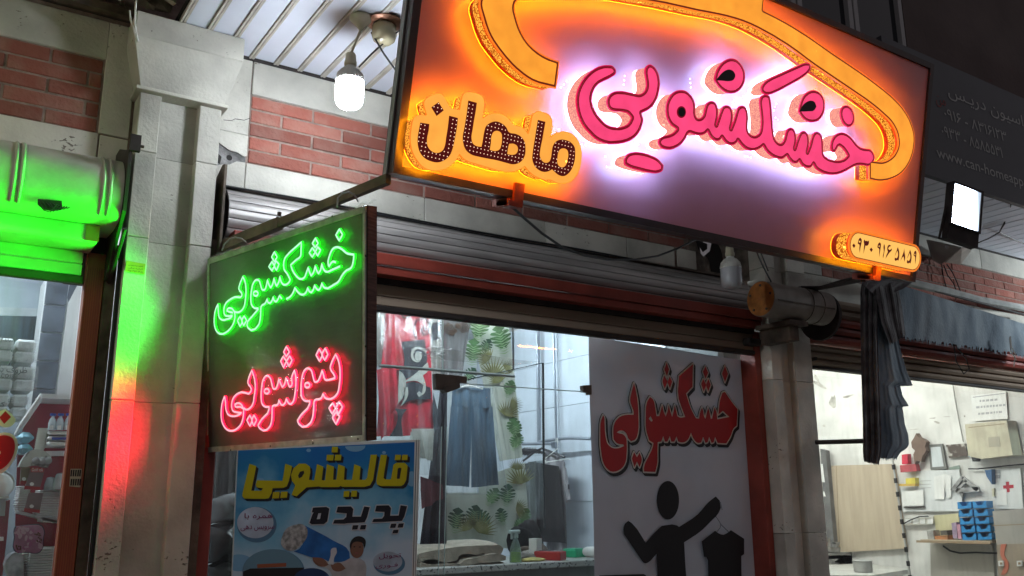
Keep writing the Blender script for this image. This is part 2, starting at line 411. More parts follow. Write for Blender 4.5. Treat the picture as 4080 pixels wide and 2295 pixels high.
M['glass_edge'] = mat('glass edge', (.35, .55, .50), .2, emit=None)
M['cling'] = film('cling film', (.95, .97, .95), .35, .12, haze=.0, streak=.10, sc=9, stretch=(1, 1, 5), hcol=(.6, .62, .6), bump=.6)
M['bag'] = film('garment bag', (.93, .96, .97), .35, .15, haze=.03, streak=.20, sc=5, stretch=(6, 6, 1.2), hcol=(.55, .65, .70), bump=.8)

# ================================================================== the setting
D = 3.75                                                        # distance of the shop wall
g = MB().box(-40, 60, -40, 3.2, -.3, 0).build('road', M['asphalt'], kind='structure')
g = MB().box(-40, 60, 1.2, 8.5, -.2, .12).build('pavement', M['paving'], kind='structure')

# ------------------------------------------------------------------ facade wall
fac = thing('shop_wall', 'long red brick and travertine shop wall above the three shutters', 'wall', (0, D, 2.93))
wc = MB(); wc.box(-3, 11, D-.001, D+.2, 2.935, 4.6); wc.build('wall_core', M['mortar'], fac)
def brick_mesh(w, h, key={}):
    k = (round(w, 3), round(h, 3))
    if k not in key:
        q = MB().box(-w/2, w/2, -.006, .03, -h/2, h/2, b=.003)
        me = bpy.data.meshes.new('brick'); me.from_pydata(q.v, [], q.f); me.materials.append(M['brick']); me.update(); key[k] = me
    return key[k]
def place_brick(xa, xb, z, h):
    w = xb-xa
    if w < .02: return
    o = bpy.data.objects.new('brick', brick_mesh(w-.010, h-.009)); COL.objects.link(o); o.parent = fac
    o.location = (xa+w/2, random.uniform(-.0025, .0025), z-2.93); o.rotation_euler = (random.uniform(-.012, .012), random.uniform(-.004, .004), random.uniform(-.006, .006))
def brick_panel(x0, x1, odd, even, L=.2945):
    zt, zb = 3.385, 3.061; h = (zt-zb)/5
    for r in range(5):
        z = zt-h*(r+.5); J = (odd if r % 2 == 0 else even)
        xs = [x0]; j = J
        while j-L > x0: j -= L
        while j < x1:
            if j > x0+.01: xs.append(j)
            j += L
        xs.append(x1)
        for a, b in zip(xs[:-1], xs[1:]): place_brick(a, b, z, h)
brick_panel(1.066, 3.73, 1.36, 1.212)
brick_panel(-.75, .455, .258, .40)
brick_panel(4.98, 8.9, 5.1, 5.25)
def slab(x0, x1, z0, z1, y=D-.012, t=.03, kids=None):
    MB().box(x0+.002, x1-.002, y+random.uniform(-.0015, .0015), y+t, z0+.002, z1-.002, b=.003).build('stone_slab', M['stone'], fac)
def run(xs, z0, z1):
    for a, b in zip(xs[:-1], xs[1:]): slab(a, b, z0, z1)
run([-1.6, -.5, .462], 3.385, 3.56); run([-1.6, -.3, .462], 2.86, 3.061)           # left bay
slab(.457, .575, 3.06, 3.56); slab(.464, .575, 2.86, 3.058)
run([1.066, 2.1, 3.1, 4.3], 3.387, 3.556)
slab(.93, 1.064, 3.185, 3.556)
run([1.06, 1.95, 2.68, 3.25, 3.62], 2.935, 3.06)
# broken lintel end beside the pillar (ragged edge) and the bare hollow block behind it
pl_w = Plane((0, D-.012, 0), (1, 0, 0), (0, 0, 1))
q = MB(); L = [(.926, 2.935), (1.058, 2.935), (1.058, 3.058), (1.02, 3.056), (.99, 3.035), (.965, 3.03), (.94, 3.022), (.926, 3.026)]
q.flat(pl_w, [L]); q.walls(pl_w, [L], 0, -.03); q.build('stone_slab', M['stone'], fac, label='chipped lintel stone with a ragged top')
q = MB(); L = [(.926, 3.185), (.93, 3.13), (.985, 3.10), (1.02, 3.098), (1.05, 3.085), (1.062, 3.09), (1.062, 3.185)]
q.flat(pl_w, [L]); q.walls(pl_w, [L], 0, -.03); q.build('stone_slab', M['stone'], fac, label='cracked stone with a broken lower edge')
q = MB(); q.box(.925, 1.06, D-.005, D+.01, 3.0, 3.15, b=.002)
o = q.build('hollow_block', M['rubble'], fac)
o = MB().lathe([(0, 0), (.013, .001)], (.988, D-.0055, 3.068), (0, -1, 0), 14).build('block_hole', M['dark'], fac)
o = MB().add([(.926, D-.0065, 3.04), (.95, D-.0065, 3.03), (.955, D-.0065, 3.065), (.93, D-.0065, 3.085)], [(0, 1, 2, 3)]).build('broken_hollow', M['dark'], fac)
# patched masonry and hole near the right pillar
for x0, x1, z0, z1 in ((3.64, 3.8, 2.94, 3.06),): slab(x0, x1, z0, z1)
MB().box(3.75, 4.28, D-.004, D+.008, 2.94, 3.40).build('rough_patch', M['concrete'], fac)
pk = Plane((0, D-.0065, 0), (1, 0, 0), (0, 0, 1))
L = smooth_loop([(3.80, 3.14), (3.90, 3.17), (4.0, 3.13), (4.03, 3.02), (4.0, 2.95), (3.92, 2.95), (3.9, 3.03), (3.84, 3.06)])
MB().flat(pk, [L]).build('wall_hole', M['dark'], fac)
run([4.98, 5.9, 7.0, 8.9], 3.387, 3.556); run([4.62, 5.6, 6.8, 8.9], 2.9, 3.06); slab(4.66, 4.975, 3.06, 3.556)
# hairline cracks, cut as thin dark grooves
q = MB(); q.tube([(.95, D-.0125, 3.235), (.985, D-.0125, 3.24), (1.0, D-.0125, 3.252), (1.04, D-.0125, 3.255), (1.064, D-.0125, 3.27)], .0012, 4)
q.build('crack', M['dark'], fac)

# ------------------------------------------------------------------ pillars
def pillar(nm, label, x0, xa, xb, x1, yf, capital=True, xc0=None, xc1=None):
    t = thing(nm, label, 'pillar', ((x0+x1)/2, D, .12))
    top = 3.232 if capital else 3.556
    zz = [.12, 1.15, 1.98, 2.62, 2.98, top] if capital else [.12, 1.4, 2.3, 3.0, top]
    for a, b in zip(zz[:-1], zz[1:]):
        for p, r in ((x0, xa), (xb, x1)):
            MB().box(p, r, yf, D+.02, a+.001, b-.001, b=.003).build('stone_block', M['stone'], t)
        MB().box(xa-.002, xb+.002, yf+.05, D+.02, a+.001, b-.001).build('stone_block', M['stone'], t, label='recessed middle strip')
    if capital:
        c = thing; e = .012
        MB().box(x0-.022, x1+.02, yf-.03, D+.02, 3.232, 3.246, b=.002).build('capital_lip', M['stone'], t)
        vs = []
        for z, o1, o2, y in ((3.246, 0.004, .004, yf-.018), (3.445, .052, .062, yf-.058)):
            vs += [(x0-o1, y, z), (x1+o2, y, z), (x1+o2, D+.02, z), (x0-o1, D+.02, z)]
        MB().add(vs, [(0, 1, 5, 4), (1, 2, 6, 5), (3, 0, 4, 7), (0, 3, 2, 1), (4, 5, 6, 7)]).build('capital', M['stone'], t)
        MB().box(x0-.052, x1+.062, yf-.06, D+.02, 3.447, 3.556, b=.004).build('capital_block', M['stone'], t)
    return t
pillar('stone_pillar', 'pale stone pillar with flared capital lit green and red by the hanging sign', .585, .668, .822, .912, 3.63)
pillar('stone_pillar', 'dim stone pillar with a deep groove under the rusty roller drum', 4.265, 4.355, 4.475, 4.64, 3.62, False)

# ------------------------------------------------------------------ soffits
def soffit(nm, label, x0, x1, y0, y1, pitch, gap, z=3.56):
    t = thing(nm, label, 'soffit', (x0, y1, z))
    MB().box(x0, x1, y0, y1+.004, z+.02, z+.05).build('backing', M['dark'], t)
    n = int((x1-x0)/pitch)
    for i in range(n):
        a = x0+i*pitch
        MB().box(a+gap, a+pitch, y0, y1, z+random.uniform(0, .002), z+.012, b=.002).build('panel', M['pvc'], t)
        if gap > .012:
            MB().box(a+.002, a+gap*.44, y0, y1, z-.006, z+.012).box(a+gap*.56, a+gap-.002, y0, y1, z-.006, z+.012).build('batten', M['pvc_trim'], t)
    MB().box(x0, x1, y1+.006, y1+.018, z-.012, z+.006).build('edge_trim', M['darkiron'], t)
    return t
soffit('soffit', 'white slatted soffit with beige battens over the laundry', .70, 4.6, 2.86, 3.73, .1132, .026)
soffit('soffit', 'grey narrow slatted soffit behind the lit floodlight', 4.63, 9.2, 2.97, 3.73, .125, .011)
# bare concrete underside left of the soffit
def rough(u, v):
    x = -3+u*3.68; y = 2.4+v*1.33
    return (x, y, 3.66+.05*math.sin(x*7+y*3)*math.sin(y*9-x*2)+random.uniform(-.022, .022))
o = MB().grid(rough, 60, 24).build('slab_underside', M['concrete'], kind='structure')
t = thing('steel_angle', 'two dark steel angles running along the wall top under bare concrete', 'beam', (0, 3.7, 3.58))
MB().box(-3, .56, 3.66, 3.70, 3.565, 3.60).build('angle', M['iron'], t)
MB().box(-3, .55, 3.71, 3.74, 3.575, 3.59).build('angle', M['darkiron'], t)
t = thing('hanging_wires', 'pair of grey wires hanging past the pillar capital', 'wire', tuple(at(535, 60, 3.5)))
MB().tube([at(545, -40, 3.45), at(540, 40, 3.5), at(537, 90, 3.52), at(545, 140, 3.55), at(551, 165, 3.58)], .004, 6).build('wire', M['white'], t)
MB().tube([at(517, 40, 3.5), at(520, 80, 3.52), at(533, 120, 3.55), at(540, 150, 3.57)], .0035, 6).build('wire', M['white'], t)
# loose flakes of plaster on the bare concrete
M['flake'] = mat('flaking plaster', (.42, .38, .32), .9, var=.4, vs=20)
q = MB()
for k in range(60):
    x = random.uniform(-.3, .66); y = random.uniform(2.9, 3.62); r = random.uniform(.01, .05)
    pts = [(x+r*math.cos(a)*random.uniform(.5, 1.2), y+r*math.sin(a)*random.uniform(.5, 1.2), 3.60+random.uniform(0, .02)) for a in [i*1.05 for i in range(6)]]
    q.add(pts, [(0, 1, 2, 3, 4, 5)])
q.build('plaster_flakes', M['flake'], kind='stuff')

# ------------------------------------------------------------------ storey above
up = thing('upper_storey', 'dark upper storey with tall window frames above the lit sign', 'building', (3, 2.95, 3.6))
M['upper'] = mat('dark render', (.105, .08, .075), .9, var=.15, vs=2, bump=.2, bs=30)
M['frame_grey'] = mat('grey window frame', (.34, .34, .34), .5)
M['nightglass'] = mat('dark window glass', (.012, .014, .018), .08, spec=.5)
MB().box(5.02, 12, 2.97, 3.2, 3.60, 8).build('wall', M['upper'], up)
MB().box(-4, 5.02, 3.0, 3.2, 7.5, 8).build('wall', M['upper'], up)
MB().box(.7, 5.02, 2.96, 3.2, 3.60, 3.75).build('wall', M['upper'], up, label='dark fascia behind the sign')
for k in range(8):
    a = .72+k*.537
    w = MB().box(a+.01, a+.05, 2.97, 3.05, 3.75, 7.5).box(a+.49, a+.53, 2.97, 3.05, 3.75, 7.5).box(a+.05, a+.49, 2.975, 3.045, 4.86, 4.90).build('window', M['frame_grey'], up)
    MB().box(a+.048, a+.492, 3.0, 3.008, 3.75, 7.5).build('pane', M['nightglass'], w)
fs = thing('fascia_sign', 'unlit dark shop sign with faint white Persian lettering and web address', 'sign', (5, 2.95, 3.55))
M['fascia'] = mat('unlit sign face', (.062, .066, .075), .5, var=.12, vs=2)
M['fascia_txt'] = mat('unlit grey lettering', (.40, .40, .39), .6)
M['fascia_red'] = mat('unlit red lettering', (.22, .035, .03), .6)
MB().box(4.68, 9.5, 2.93, 2.965, 3.535, 4.385).build('face', M['fascia'], fs)
pf = Plane((0, 2.93, 0), (1, 0, 0), (0, 0, 1))
def fbox(x0, y0, x1, y1):
    a = pf.uv(x0, y0); b = pf.uv(x1, y1); return a, b
def fline(s, px0, py0, px1, py1, h, ar=True, m='fascia_txt', nm='lettering'):
    a = pf.uv(px0, py0); b = pf.uv(px1, py1); q = MB()
    text_into(q, pf, s, a[0], b[0], a[1]-h/2, a[1]+h/2, .003, ar); q.build(nm, M[m], fs, kind='stuff')
fline('راسیون دریـس', 3775, 365, 4090, 480, .11); fline('۰۹۱۶ - ۸۳۱۶۱۲۳', 3760, 450, 4005, 528, .075, False)
fline('۰۹۳۳ - ۸۵۸۵۵۳۱', 3750, 520, 3990, 600, .075, False); fline('www.can-homeapp.com', 3731, 612, 4150, 740, .095, False)
fline('من', 3728, 400, 3765, 400, .08, True, 'fascia_red')

# ------------------------------------------------------------------ left shop: shutter cover, curtain, frame
ls = thing('roller_shutter', 'rounded white shutter cover washed in green light beside the pillar', 'shutter', (0, D, 2.6))
prof = [(3.745, 2.915), (3.62, 2.905), (3.54, 2.885), (3.49, 2.85), (3.455, 2.80), (3.445, 2.74), (3.45, 2.68), (3.475, 2.64), (3.52, 2.628), (3.745, 2.628)]
ps = smooth_loop(prof, n=3)
MB().prism([(a, b) for a, b in ps], -1.6, .53).build('cover', M['boxmetal'], ls, smooth='auto')
for px in (58, 87, 417, 446):
    x = at(px, 700, 3.45)[0]
    q = MB(); q.tube([(x, a*1.0-.001 if a < 3.6 else a, b) for a, b in ps[4:-8]], .006, 6); q.build('ridge', M['boxmetal'], ls, smooth=True)
q = MB().add([at(x, y, 3.449) for x, y in ((150, 793), (185, 795), (246, 800), (248, 830), (215, 842), (170, 835), (150, 815))], [tuple(range(7))]).build('torn_hole', M['dark'], ls)
q = MB()
for k in range(6):
    x = 155+k*14; q.tube([at(x, 800+k*3, 3.445), at(x+20, 838-(k % 3)*6, 3.44), at(x+45, 845-k*3, 3.435), at(x+72-k*4, 815+k*2, 3.44)], .0022, 5)
q.build('torn_strip', M['rubber'], ls)
MB().box(-1.6, .475, 3.56, 3.745, 2.555, 2.626, b=.006).build('guide_lip', M['boxmetal'], ls)
MB().box(.43, .477, 3.555, 3.562, 2.56, 2.62).build('rust_patch', M['orange'], ls)
for k in range(2):
    z0 = 2.555-(k+1)*.05
    MB().box(-1.6, .45, 3.715, 3.735, z0+.002, z0+.05, b=.004).build('slat', M['boxmetal'], ls)
MB().box(-1.6, .455, 3.705, 3.74, 2.425, 2.456, b=.004).build('bottom_bar', M['darkiron'], ls)
# end bracket of the cover
q = MB(); q.prism([(3.745, 2.98), (3.66, 2.98), (3.44, 2.90), (3.43, 2.84), (3.44, 2.66), (3.52, 2.60), (3.70, 2.45), (3.745, 2.45)], .533, .545)
q.build('end_bracket', M['darkiron'], ls)
MB().box(.534, .572, 3.43, 3.45, 2.90, 2.965).build('bracket_lug', M['darkiron'], ls)
MB().tube([(.545, 3.44, 2.925), (.585, 3.44, 2.925)], .006, 8).build('bolt', M['iron'], ls)
q = MB(); q.tube([(.552, 3.47, 2.60), (.552, 3.73, 2.44)], .007, 6); q.build('brace', M['darkiron'], ls)
fr = thing('shop_front_frame', 'orange brown aluminium frame of the left shop window', 'window frame', (.5, D, .12))
MB().box(.468, .535, 3.735, 3.80, .12, 2.56, b=.003).build('post', M['orange'], fr)
q = MB()
for k in range(7): q.box(.474+k*.008, .476+k*.008, 3.7335, 3.7355, .12, 2.5)
q.build('post_groove', M['redpaint'], fr)
MB().box(.537, .575, 3.72, 3.79, .12, 2.6).build('guide_channel', M['iron'], fr)
MB().box(.573, .581, 3.66, 3.7, .12, 2.6).build('cable_duct', M['rubber'], fr)
MB().box(-1.6, .468, 3.83, 3.836, .5, 2.47).build('pane', M['glass'], fr)
MB().box(.40, .56, 3.77, 3.82, 2.44, 2.98).build('infill', M['darkiron'], fr)
# paper sticker on the post (pasted sideways)
st = thing('phone_sticker', 'small torn cream sticker pasted sideways on the orange frame', 'sticker', tuple(at(302, 1905, 3.7325)))
M['paper'] = mat('cream paper', (.58, .52, .40), .8, var=.15, vs=30)
pk = Plane((0, 3.7325, 0), (1, 0, 0), (0, 0, 1))
a = [pk.uv(x, y) for x, y in ((281, 1868), (326, 1868), (320, 1942), (276, 1938))]
MB().flat(pk, [a]).build('paper', M['paper'], st)
q = MB()
for x in (284, 293, 302, 311, 319):
    for y0, y1 in ((1872, 1898), (1908, 1934)):
        u = pk.uv(x-1.5, y0); v = pk.uv(x+1.5, y1); q.flat(pk, [[(u[0], v[1]), (v[0], v[1]), (v[0], u[1]), (u[0], u[1])]], .001)
q.build('print', M['black'], st)
st = thing('yellow_sticker', 'small yellow repair sticker with black print on the green lit pillar', 'sticker', tuple(at(537, 1067, 3.628)))
M['yel'] = mat('yellow paper', (.62, .50, .06), .6)
pk = Plane((0, 3.6275, 0), (1, 0, 0), (0, 0, 1))
a, b = pk.uv(503, 1042), pk.uv(576, 1094)
MB().flat(pk, [[(a[0], b[1]+.004), (b[0], b[1]), (b[0], a[1]), (a[0], a[1]+.004)]]).build('paper', M['yel'], st)
q = MB()
for k, s in enumerate(('تعمیر و سرویس', 'کرکره برقی', '۰۹۱۶ ۳۷۲ ۲۹۸۱')):
    zz = a[1]-.009-k*.0115; text_into(q, pk, s, a[0]+.008, b[0]-.008, zz-.007, zz+.001, .001, k < 2)
q.build('print', M['black'], st)

# ------------------------------------------------------------------ laundry shutter
ms = thing('roller_shutter', 'exposed aluminium roller shutter with a red beam over the laundry window', 'shutter', (2.6, D, 2.45))
YA, ZA, RR = 3.82, 2.795, .145
n = 9
for k in range(n):
    a0 = math.radians(105+k*(150/n)); a1 = math.radians(105+(k+1)*(150/n)-1.6)
    pr = []
    for j in range(4):
        a = a0+(a1-a0)*j/3; pr.append((YA+math.cos(a)*(RR+.004*math.sin(j/3*math.pi)), ZA+math.sin(a)*RR+.0))
    for j in range(3, -1, -1):
        a = a0+(a1-a0)*j/3; pr.append((YA+math.cos(a)*(RR-.012), ZA+math.sin(a)*(RR-.012)))
    MB().prism(pr, .985, 4.2).build('slat', M['galv'], ms, smooth='auto')
MB().lathe([(0, 0), (RR-.012, 0), (RR-.012, 3.2), (0, 3.2)], (.99, YA, ZA), (1, 0, 0), 24).build('drum', M['dark'], ms)
q = MB()
for k in range(5): q.lathe([(.03+k*.024, -.001-.004*k), (.042+k*.024, -.004-.004*k)], (.982, YA, ZA), (1, 0, 0), 24)
q.build('coil_edge', M['iron'], ms)
MB().prism([(3.60, 2.98), (3.64, 2.99), (3.78, 2.94), (3.78, 2.60), (3.60, 2.60)], .935, .945).build('end_plate', M['iron'], ms)
MB().box(.93, .985, 3.66, 3.78, 2.60, 2.66).build('end_foot', M['darkiron'], ms)
MB().box(1.0, 4.22, 3.63, 3.76, 2.655, 2.712, b=.003).build('beam', M['redpaint'], ms, label='red painted upper beam')
MB().box(1.0, 4.22, 3.64, 3.76, 2.612, 2.652, b=.003).build('beam', M['redpaint'], ms, label='red painted lower beam')
MB().box(1.0, 4.22, 3.70, 3.76, 2.585, 2.612).build('shadow_gap', M['darkiron'], ms)
for z0, z1 in ((2.528, 2.584), (2.482, 2.526)):
    pr = [(3.735, z0), (3.711, z0), (3.708, z0+.004), (3.710, z1-.004), (3.714, z1), (3.735, z1)]
    MB().prism(pr, 1.0, 4.22).build('slat', M['brownslat'], ms)
MB().box(1.0, 4.22, 3.70, 3.745, 2.455, 2.481, b=.003).build('bottom_bar', M['darkiron'], ms)
MB().box(4.12, 4.24, 3.66, 3.72, 2.505, 2.55, b=.01).build('latch', M['darkiron'], ms)
# side posts of the opening
MB().box(.945, 1.0, 3.68, 3.82, .12, 2.6, b=.003).build('side_post', M['redpaint'], ms)
MB().box(4.21, 4.262, 3.70, 3.82, .12, 2.60, b=.003).build('side_post', M['redpaint'], ms)
MB().box(.915, .945, 3.64, 3.76, .12, 2.66).build('guide_rail', M['iron'], ms)
# stub cables tied along the lintel
t = thing('lintel_cable', 'thin black cables running along the lower edge of the lintel stone', 'cable', (2, 3.72, 2.93))
MB().tube([(x, 3.725, 2.934-.006*math.sin(x*2.1)**2) for x in np.linspace(.93, 3.3, 24)], .005, 6).build('cable', M['rubber'], t)
MB().tube([(x, 3.722, 2.925-.01*math.sin(x*1.7+.6)**2) for x in np.linspace(1.6, 3.1, 18)], .003, 6).build('cable', M['rubber'], t)

# ------------------------------------------------------------------ right shop shutter
rs = thing('roller_shutter', 'dark red roller shutter raised over the bright workshop window', 'shutter', (6, D, 2.45))
for k in range(2):
    z1 = 2.90-k*.07
    MB().prism([(3.76, z1-.068), (3.70, z1-.06), (3.69, z1-.035), (3.70, z1-.008), (3.76, z1)], 4.66, 9).build('slat', M['brownslat'], rs)
for k in range(3):
    z1 = 2.755-k*.058
    MB().prism([(3.76, z1-.056), (3.665, z1-.05), (3.655, z1-.028), (3.665, z1-.006), (3.76, z1)], 4.66, 9).build('slat', M['redpaint'], rs)
for k in range(3):
    z1 = 2.578-k*.05
    MB().prism([(3.76, z1-.048), (3.715, z1-.042), (3.705, z1-.025), (3.715, z1-.006), (3.76, z1)], 4.66, 9).build('slat', M['brownslat'], rs)
MB().box(4.66, 9, 3.71, 3.76, 2.415, 2.43).build('bottom_bar', M['darkiron'], rs)
MB().box(4.64, 4.70, 3.68, 3.82, .12, 2.43, b=.004).build('side_post', M['brownslat'], rs)
MB().lathe([(0, 0), (.012, 0), (.012, .04), (0, .04)], tuple(at(3232, 1432, 3.70)), (0, -1, 0), 10).build('stop_knob', M['darkiron'], rs)
# roller drum above the right pillar
dr = thing('roller_drum', 'stubby roller drum with a rusty orange end above the dim pillar', 'drum', (4.15, 3.42, 2.72))
cx0 = at(3030, 1190, 3.42); r0 = .105; ex = 4.52
MB().lathe([(r0-.004, 0), (r0, .004), (r0, ex-cx0[0]), (r0-.02, ex-cx0[0]+.002)], cx0, (1, 0, 0), 32).build('barrel', mat('dusty drum', (.27, .235, .20), .55, var=.2, vs=8), dr, smooth='auto')
M['rust'] = mat('orange rust', (.42, .15, .03), .6, var=.35, vs=18, bump=.2, bs=60)
MB().lathe([(0, .001), (.02, -.004), (r0-.004, 0)], cx0, (1, 0, 0), 32).build('end_cap', M['rust'], dr)
for k in range(5):
    aa = k*1.2566+.4; MB().lathe([(0, -.006), (.007, -.005), (.008, 0)], cx0+np.array([-.002, math.cos(aa)*.078, math.sin(aa)*.078]), (1, 0, 0), 8).build('bolt', M['iron'], dr)
MB().box(cx0[0]+.03, ex-.02, 3.42-r0-.0035, 3.42-r0+.004, 2.70, 2.706).build('seam', M['iron'], dr)
for k in (.62, .80): MB().lathe([(r0+.001, 0), (r0+.004, .004), (r0+.001, .008)], cx0+np.array([(ex-cx0[0])*k, 0, 0]), (1, 0, 0), 32).build('band', M['iron'], dr)
MB().lathe([(0, -.012), (.15, -.012), (.15, .012), (0, .012)], (4.56, 3.47, 2.69), (1, 0, 0), 32).build('end_disc', M['darkiron'], dr)
q = MB().box(4.14, 4.30, 3.36, 3.62, 2.585, 2.612); q.box(4.18, 4.26, 3.40, 3.62, 2.50, 2.585); q.build('bracket', M['iron'], dr)
MB().box(4.30, 4.56, 3.38, 3.64, 2.826, 2.834, fn=lambda x, y, z: (x, y, z+(x-4.3)*.12)).build('loose_plate', M['darkiron'], dr)
t = thing('lever_knob', 'small pale metal knob hanging under the rusty drum bracket', 'knob', tuple(at(3118, 1330, 3.55)))
MB().lathe([(0, .06), (.012, .06), (.014, .02), (.022, .012), (.02, -.012), (.008, -.03), (0, -.03)], tuple(at(3118, 1325, 3.55)), (0, 0, 1), 12).build('knob', M['galv'], t)

# ================================================================== the big lit sign
TILT = math.radians(12.3); YS = 2.56
S0 = at(1560, 690, YS)
PS = Plane(S0, (1, 0, 0), (0, -math.sin(TILT), math.cos(TILT)))
sign = thing('shop_sign', 'large orange and pink glowing laundry sign with raised Persian letters', 'sign', tuple(S0))
SU, SV = 2.917, 1.127
def plbox(mb, pl, u0, u1, v0, v1, w0, w1):
    vs = [pl.xyz(u, v, w) for u in (u0, u1) for w in (w0, w1) for v in (v0, v1)]
    return mb.add(vs, [(0, 1, 3, 2), (4, 6, 7, 5), (0, 4, 5, 1), (2, 3, 7, 6), (0, 2, 6, 4), (1, 5, 7, 3)])
M['board'] = mat('mauve composite board', (.70, .30, .33), .32, spec=.45, var=.05, vs=3)
M['sign_frame'] = mat('dark bronze sign frame', (.045, .03, .028), .35, var=.2, vs=10)
M['zinc'] = mat('zinc edge strip', (.30, .31, .30), .4, metal=.4)
plbox(MB(), PS, .02, SU-.02, .02, SV-.02, -.02, 0).build('board', M['board'], sign)
plbox(MB(), PS, .002, SU-.002, .002, SV-.002, -.07, -.022).build('back_box', M['sign_frame'], sign)
for a in ((0, .030, .0, SV), (SU-.030, SU, 0, SV), (.031, SU-.031, 0, .028), (.031, SU-.031, SV-.028, SV)):
    plbox(MB(), PS, *a, -.075, .012).build('frame_bar', M['sign_frame'], sign)
plbox(MB(), PS, -.006, -.001, .0, SV, -.055, -.03).build('edge_strip', M['zinc'], sign)

def pat(name, hi, lo, s_hi, s_lo, scale=70, spark=6.0):
    """pierced, back-lit metal side band"""
    m = bpy.data.materials.new(name); m.use_nodes = True; nt = m.node_tree; N = nt.nodes; L = nt.links; N.clear()
    o = N.new('ShaderNodeOutputMaterial'); tc = N.new('ShaderNodeTexCoord')
    v = N.new('ShaderNodeTexVoronoi'); v.feature = 'DISTANCE_TO_EDGE'; v.inputs['Scale'].default_value = scale; L.new(tc.outputs['Object'], v.inputs['Vector'])
    mr = N.new('ShaderNodeMapRange'); mr.inputs[1].default_value = .07; mr.inputs[2].default_value = .17; L.new(v.outputs['Distance'], mr.inputs[0])
    w = N.new('ShaderNodeTexVoronoi'); w.inputs['Scale'].default_value = 16; L.new(tc.outputs['Object'], w.inputs['Vector'])
    sp = N.new('ShaderNodeMapRange'); sp.inputs[1].default_value = .16; sp.inputs[2].default_value = .08; sp.inputs[4].default_value = spark; L.new(w.outputs['Distance'], sp.inputs[0])
    e1 = N.new('ShaderNodeEmission'); e1.inputs[0].default_value = (*lo, 1); e1.inputs[1].default_value = s_lo
    e2 = N.new('ShaderNodeEmission'); e2.inputs[0].default_value = (*hi, 1)
    ad = N.new('ShaderNodeMath'); ad.operation = 'ADD'; ad.inputs[1].default_value = s_hi; L.new(sp.outputs[0], ad.inputs[0]); L.new(ad.outputs[0], e2.inputs[1])
    mx = N.new('ShaderNodeMixShader'); L.new(mr.outputs[0], mx.inputs[0]); L.new(e1.outputs[0], mx.inputs[1]); L.new(e2.outputs[0], mx.inputs[2]); L.new(mx.outputs[0], o.inputs[0]); return m
M['gold_band'] = pat('pierced gold band', (1, .40, .045), (.5, .10, .005), 1.5, .9, 95)
M['pink_band'] = pat('pierced pink band', (1, .42, .30), (1, .28, .27), 1.1, .85, 110, 2.5)
M['amber_low'] = glow('amber lit lower rim', (1, .22, .012), .75)
M['dark_rim'] = mat('dark red return', (.22, .02, .01), .3, emit=(.25, .02, .004), es=.5)
M['halo'] = glow('white halo led strip', (.48, .74, 1.0), 4.6)
M['amber_face'] = mat('lit amber acrylic', (.5, .2, .03), .25, emit=(1, .355, .03), es=1.0)
M['amber_pale'] = mat('lit pale amber acrylic', (.5, .25, .05), .25, emit=(1, .40, .055), es=1.0)
M['pill_face'] = mat('lit cream acrylic', (.5, .3, .1), .25, emit=(1, .53, .11), es=1.0)
M['pink_face'] = mat('lit pink acrylic', (.4, .02, .08), .25, emit=(1, .062, .205), es=.97)
M['pink_edge'] = mat('lit red edge', (.3, .0, .03), .25, emit=(.78, .008, .09), es=.9)
M['pink_line'] = mat('crimson outline', (.2, .0, .02), .25, emit=(.20, .0, .010), es=.9)
M['amber_line'] = mat('brown outline', (.1, .02, .01), .3, emit=(.16, .012, .002), es=.8)
M['amber_edge'] = mat('orange edge', (.4, .15, .03), .3, emit=(1, .22, .015), es=.95)
M['led_bed'] = mat('dark red led bed', (.05, .004, .004), .35, emit=(.085, .003, .002), es=.8)
M['led_white'] = glow('white led', (1, .62, .40), 1.6)
M['void'] = mat('black fill', (.008, .004, .005), .35)

def acrylic(m, amp, dots):
    """faint hot spots of the led modules behind the acrylic and its grid of small dimples"""
    nt = m.node_tree; N = nt.nodes; L = nt.links; p = N['Principled BSDF']; s = p.inputs['Emission Strength'].default_value
    tc = N.new('ShaderNodeTexCoord'); nz = N.new('ShaderNodeTexNoise'); nz.inputs['Scale'].default_value = 13; nz.inputs['Detail'].default_value = 3; L.new(tc.outputs['Object'], nz.inputs['Vector'])
    mr = N.new('ShaderNodeMapRange'); mr.inputs[1].default_value = .3; mr.inputs[2].default_value = .7; mr.inputs[3].default_value = s*(1-amp); mr.inputs[4].default_value = s*(1+amp); L.new(nz.outputs[0], mr.inputs[0])
    v = N.new('ShaderNodeTexVoronoi'); v.inputs['Scale'].default_value = 60; v.inputs['Randomness'].default_value = .25; L.new(tc.outputs['Object'], v.inputs['Vector'])
    m2 = N.new('ShaderNodeMapRange'); m2.inputs[1].default_value = .10; m2.inputs[2].default_value = .22; m2.inputs[3].default_value = 1-dots; m2.inputs[4].default_value = 1; L.new(v.outputs['Distance'], m2.inputs[0])
    w = N.new('ShaderNodeTexVoronoi'); w.inputs['Scale'].default_value = 9; L.new(tc.outputs['Object'], w.inputs['Vector'])
    m3 = N.new('ShaderNodeMapRange'); m3.inputs[1].default_value = .045; m3.inputs[2].default_value = .02; m3.inputs[4].default_value = 5; L.new(w.outputs['Distance'], m3.inputs[0])
    mu = N.new('ShaderNodeMath'); mu.operation = 'MULTIPLY'; L.new(mr.outputs[0], mu.inputs[0]); L.new(m2.outputs[0], mu.inputs[1])
    ad = N.new('ShaderNodeMath'); ad.operation = 'ADD'; L.new(mu.outputs[0], ad.inputs[0]); L.new(m3.outputs[0], ad.inputs[1]); L.new(ad.outputs[0], p.inputs['Emission Strength'])
acrylic(M['amber_face'], .13, .06); acrylic(M['pink_face'], .12, .14); acrylic(M['amber_pale'], .10, .0)
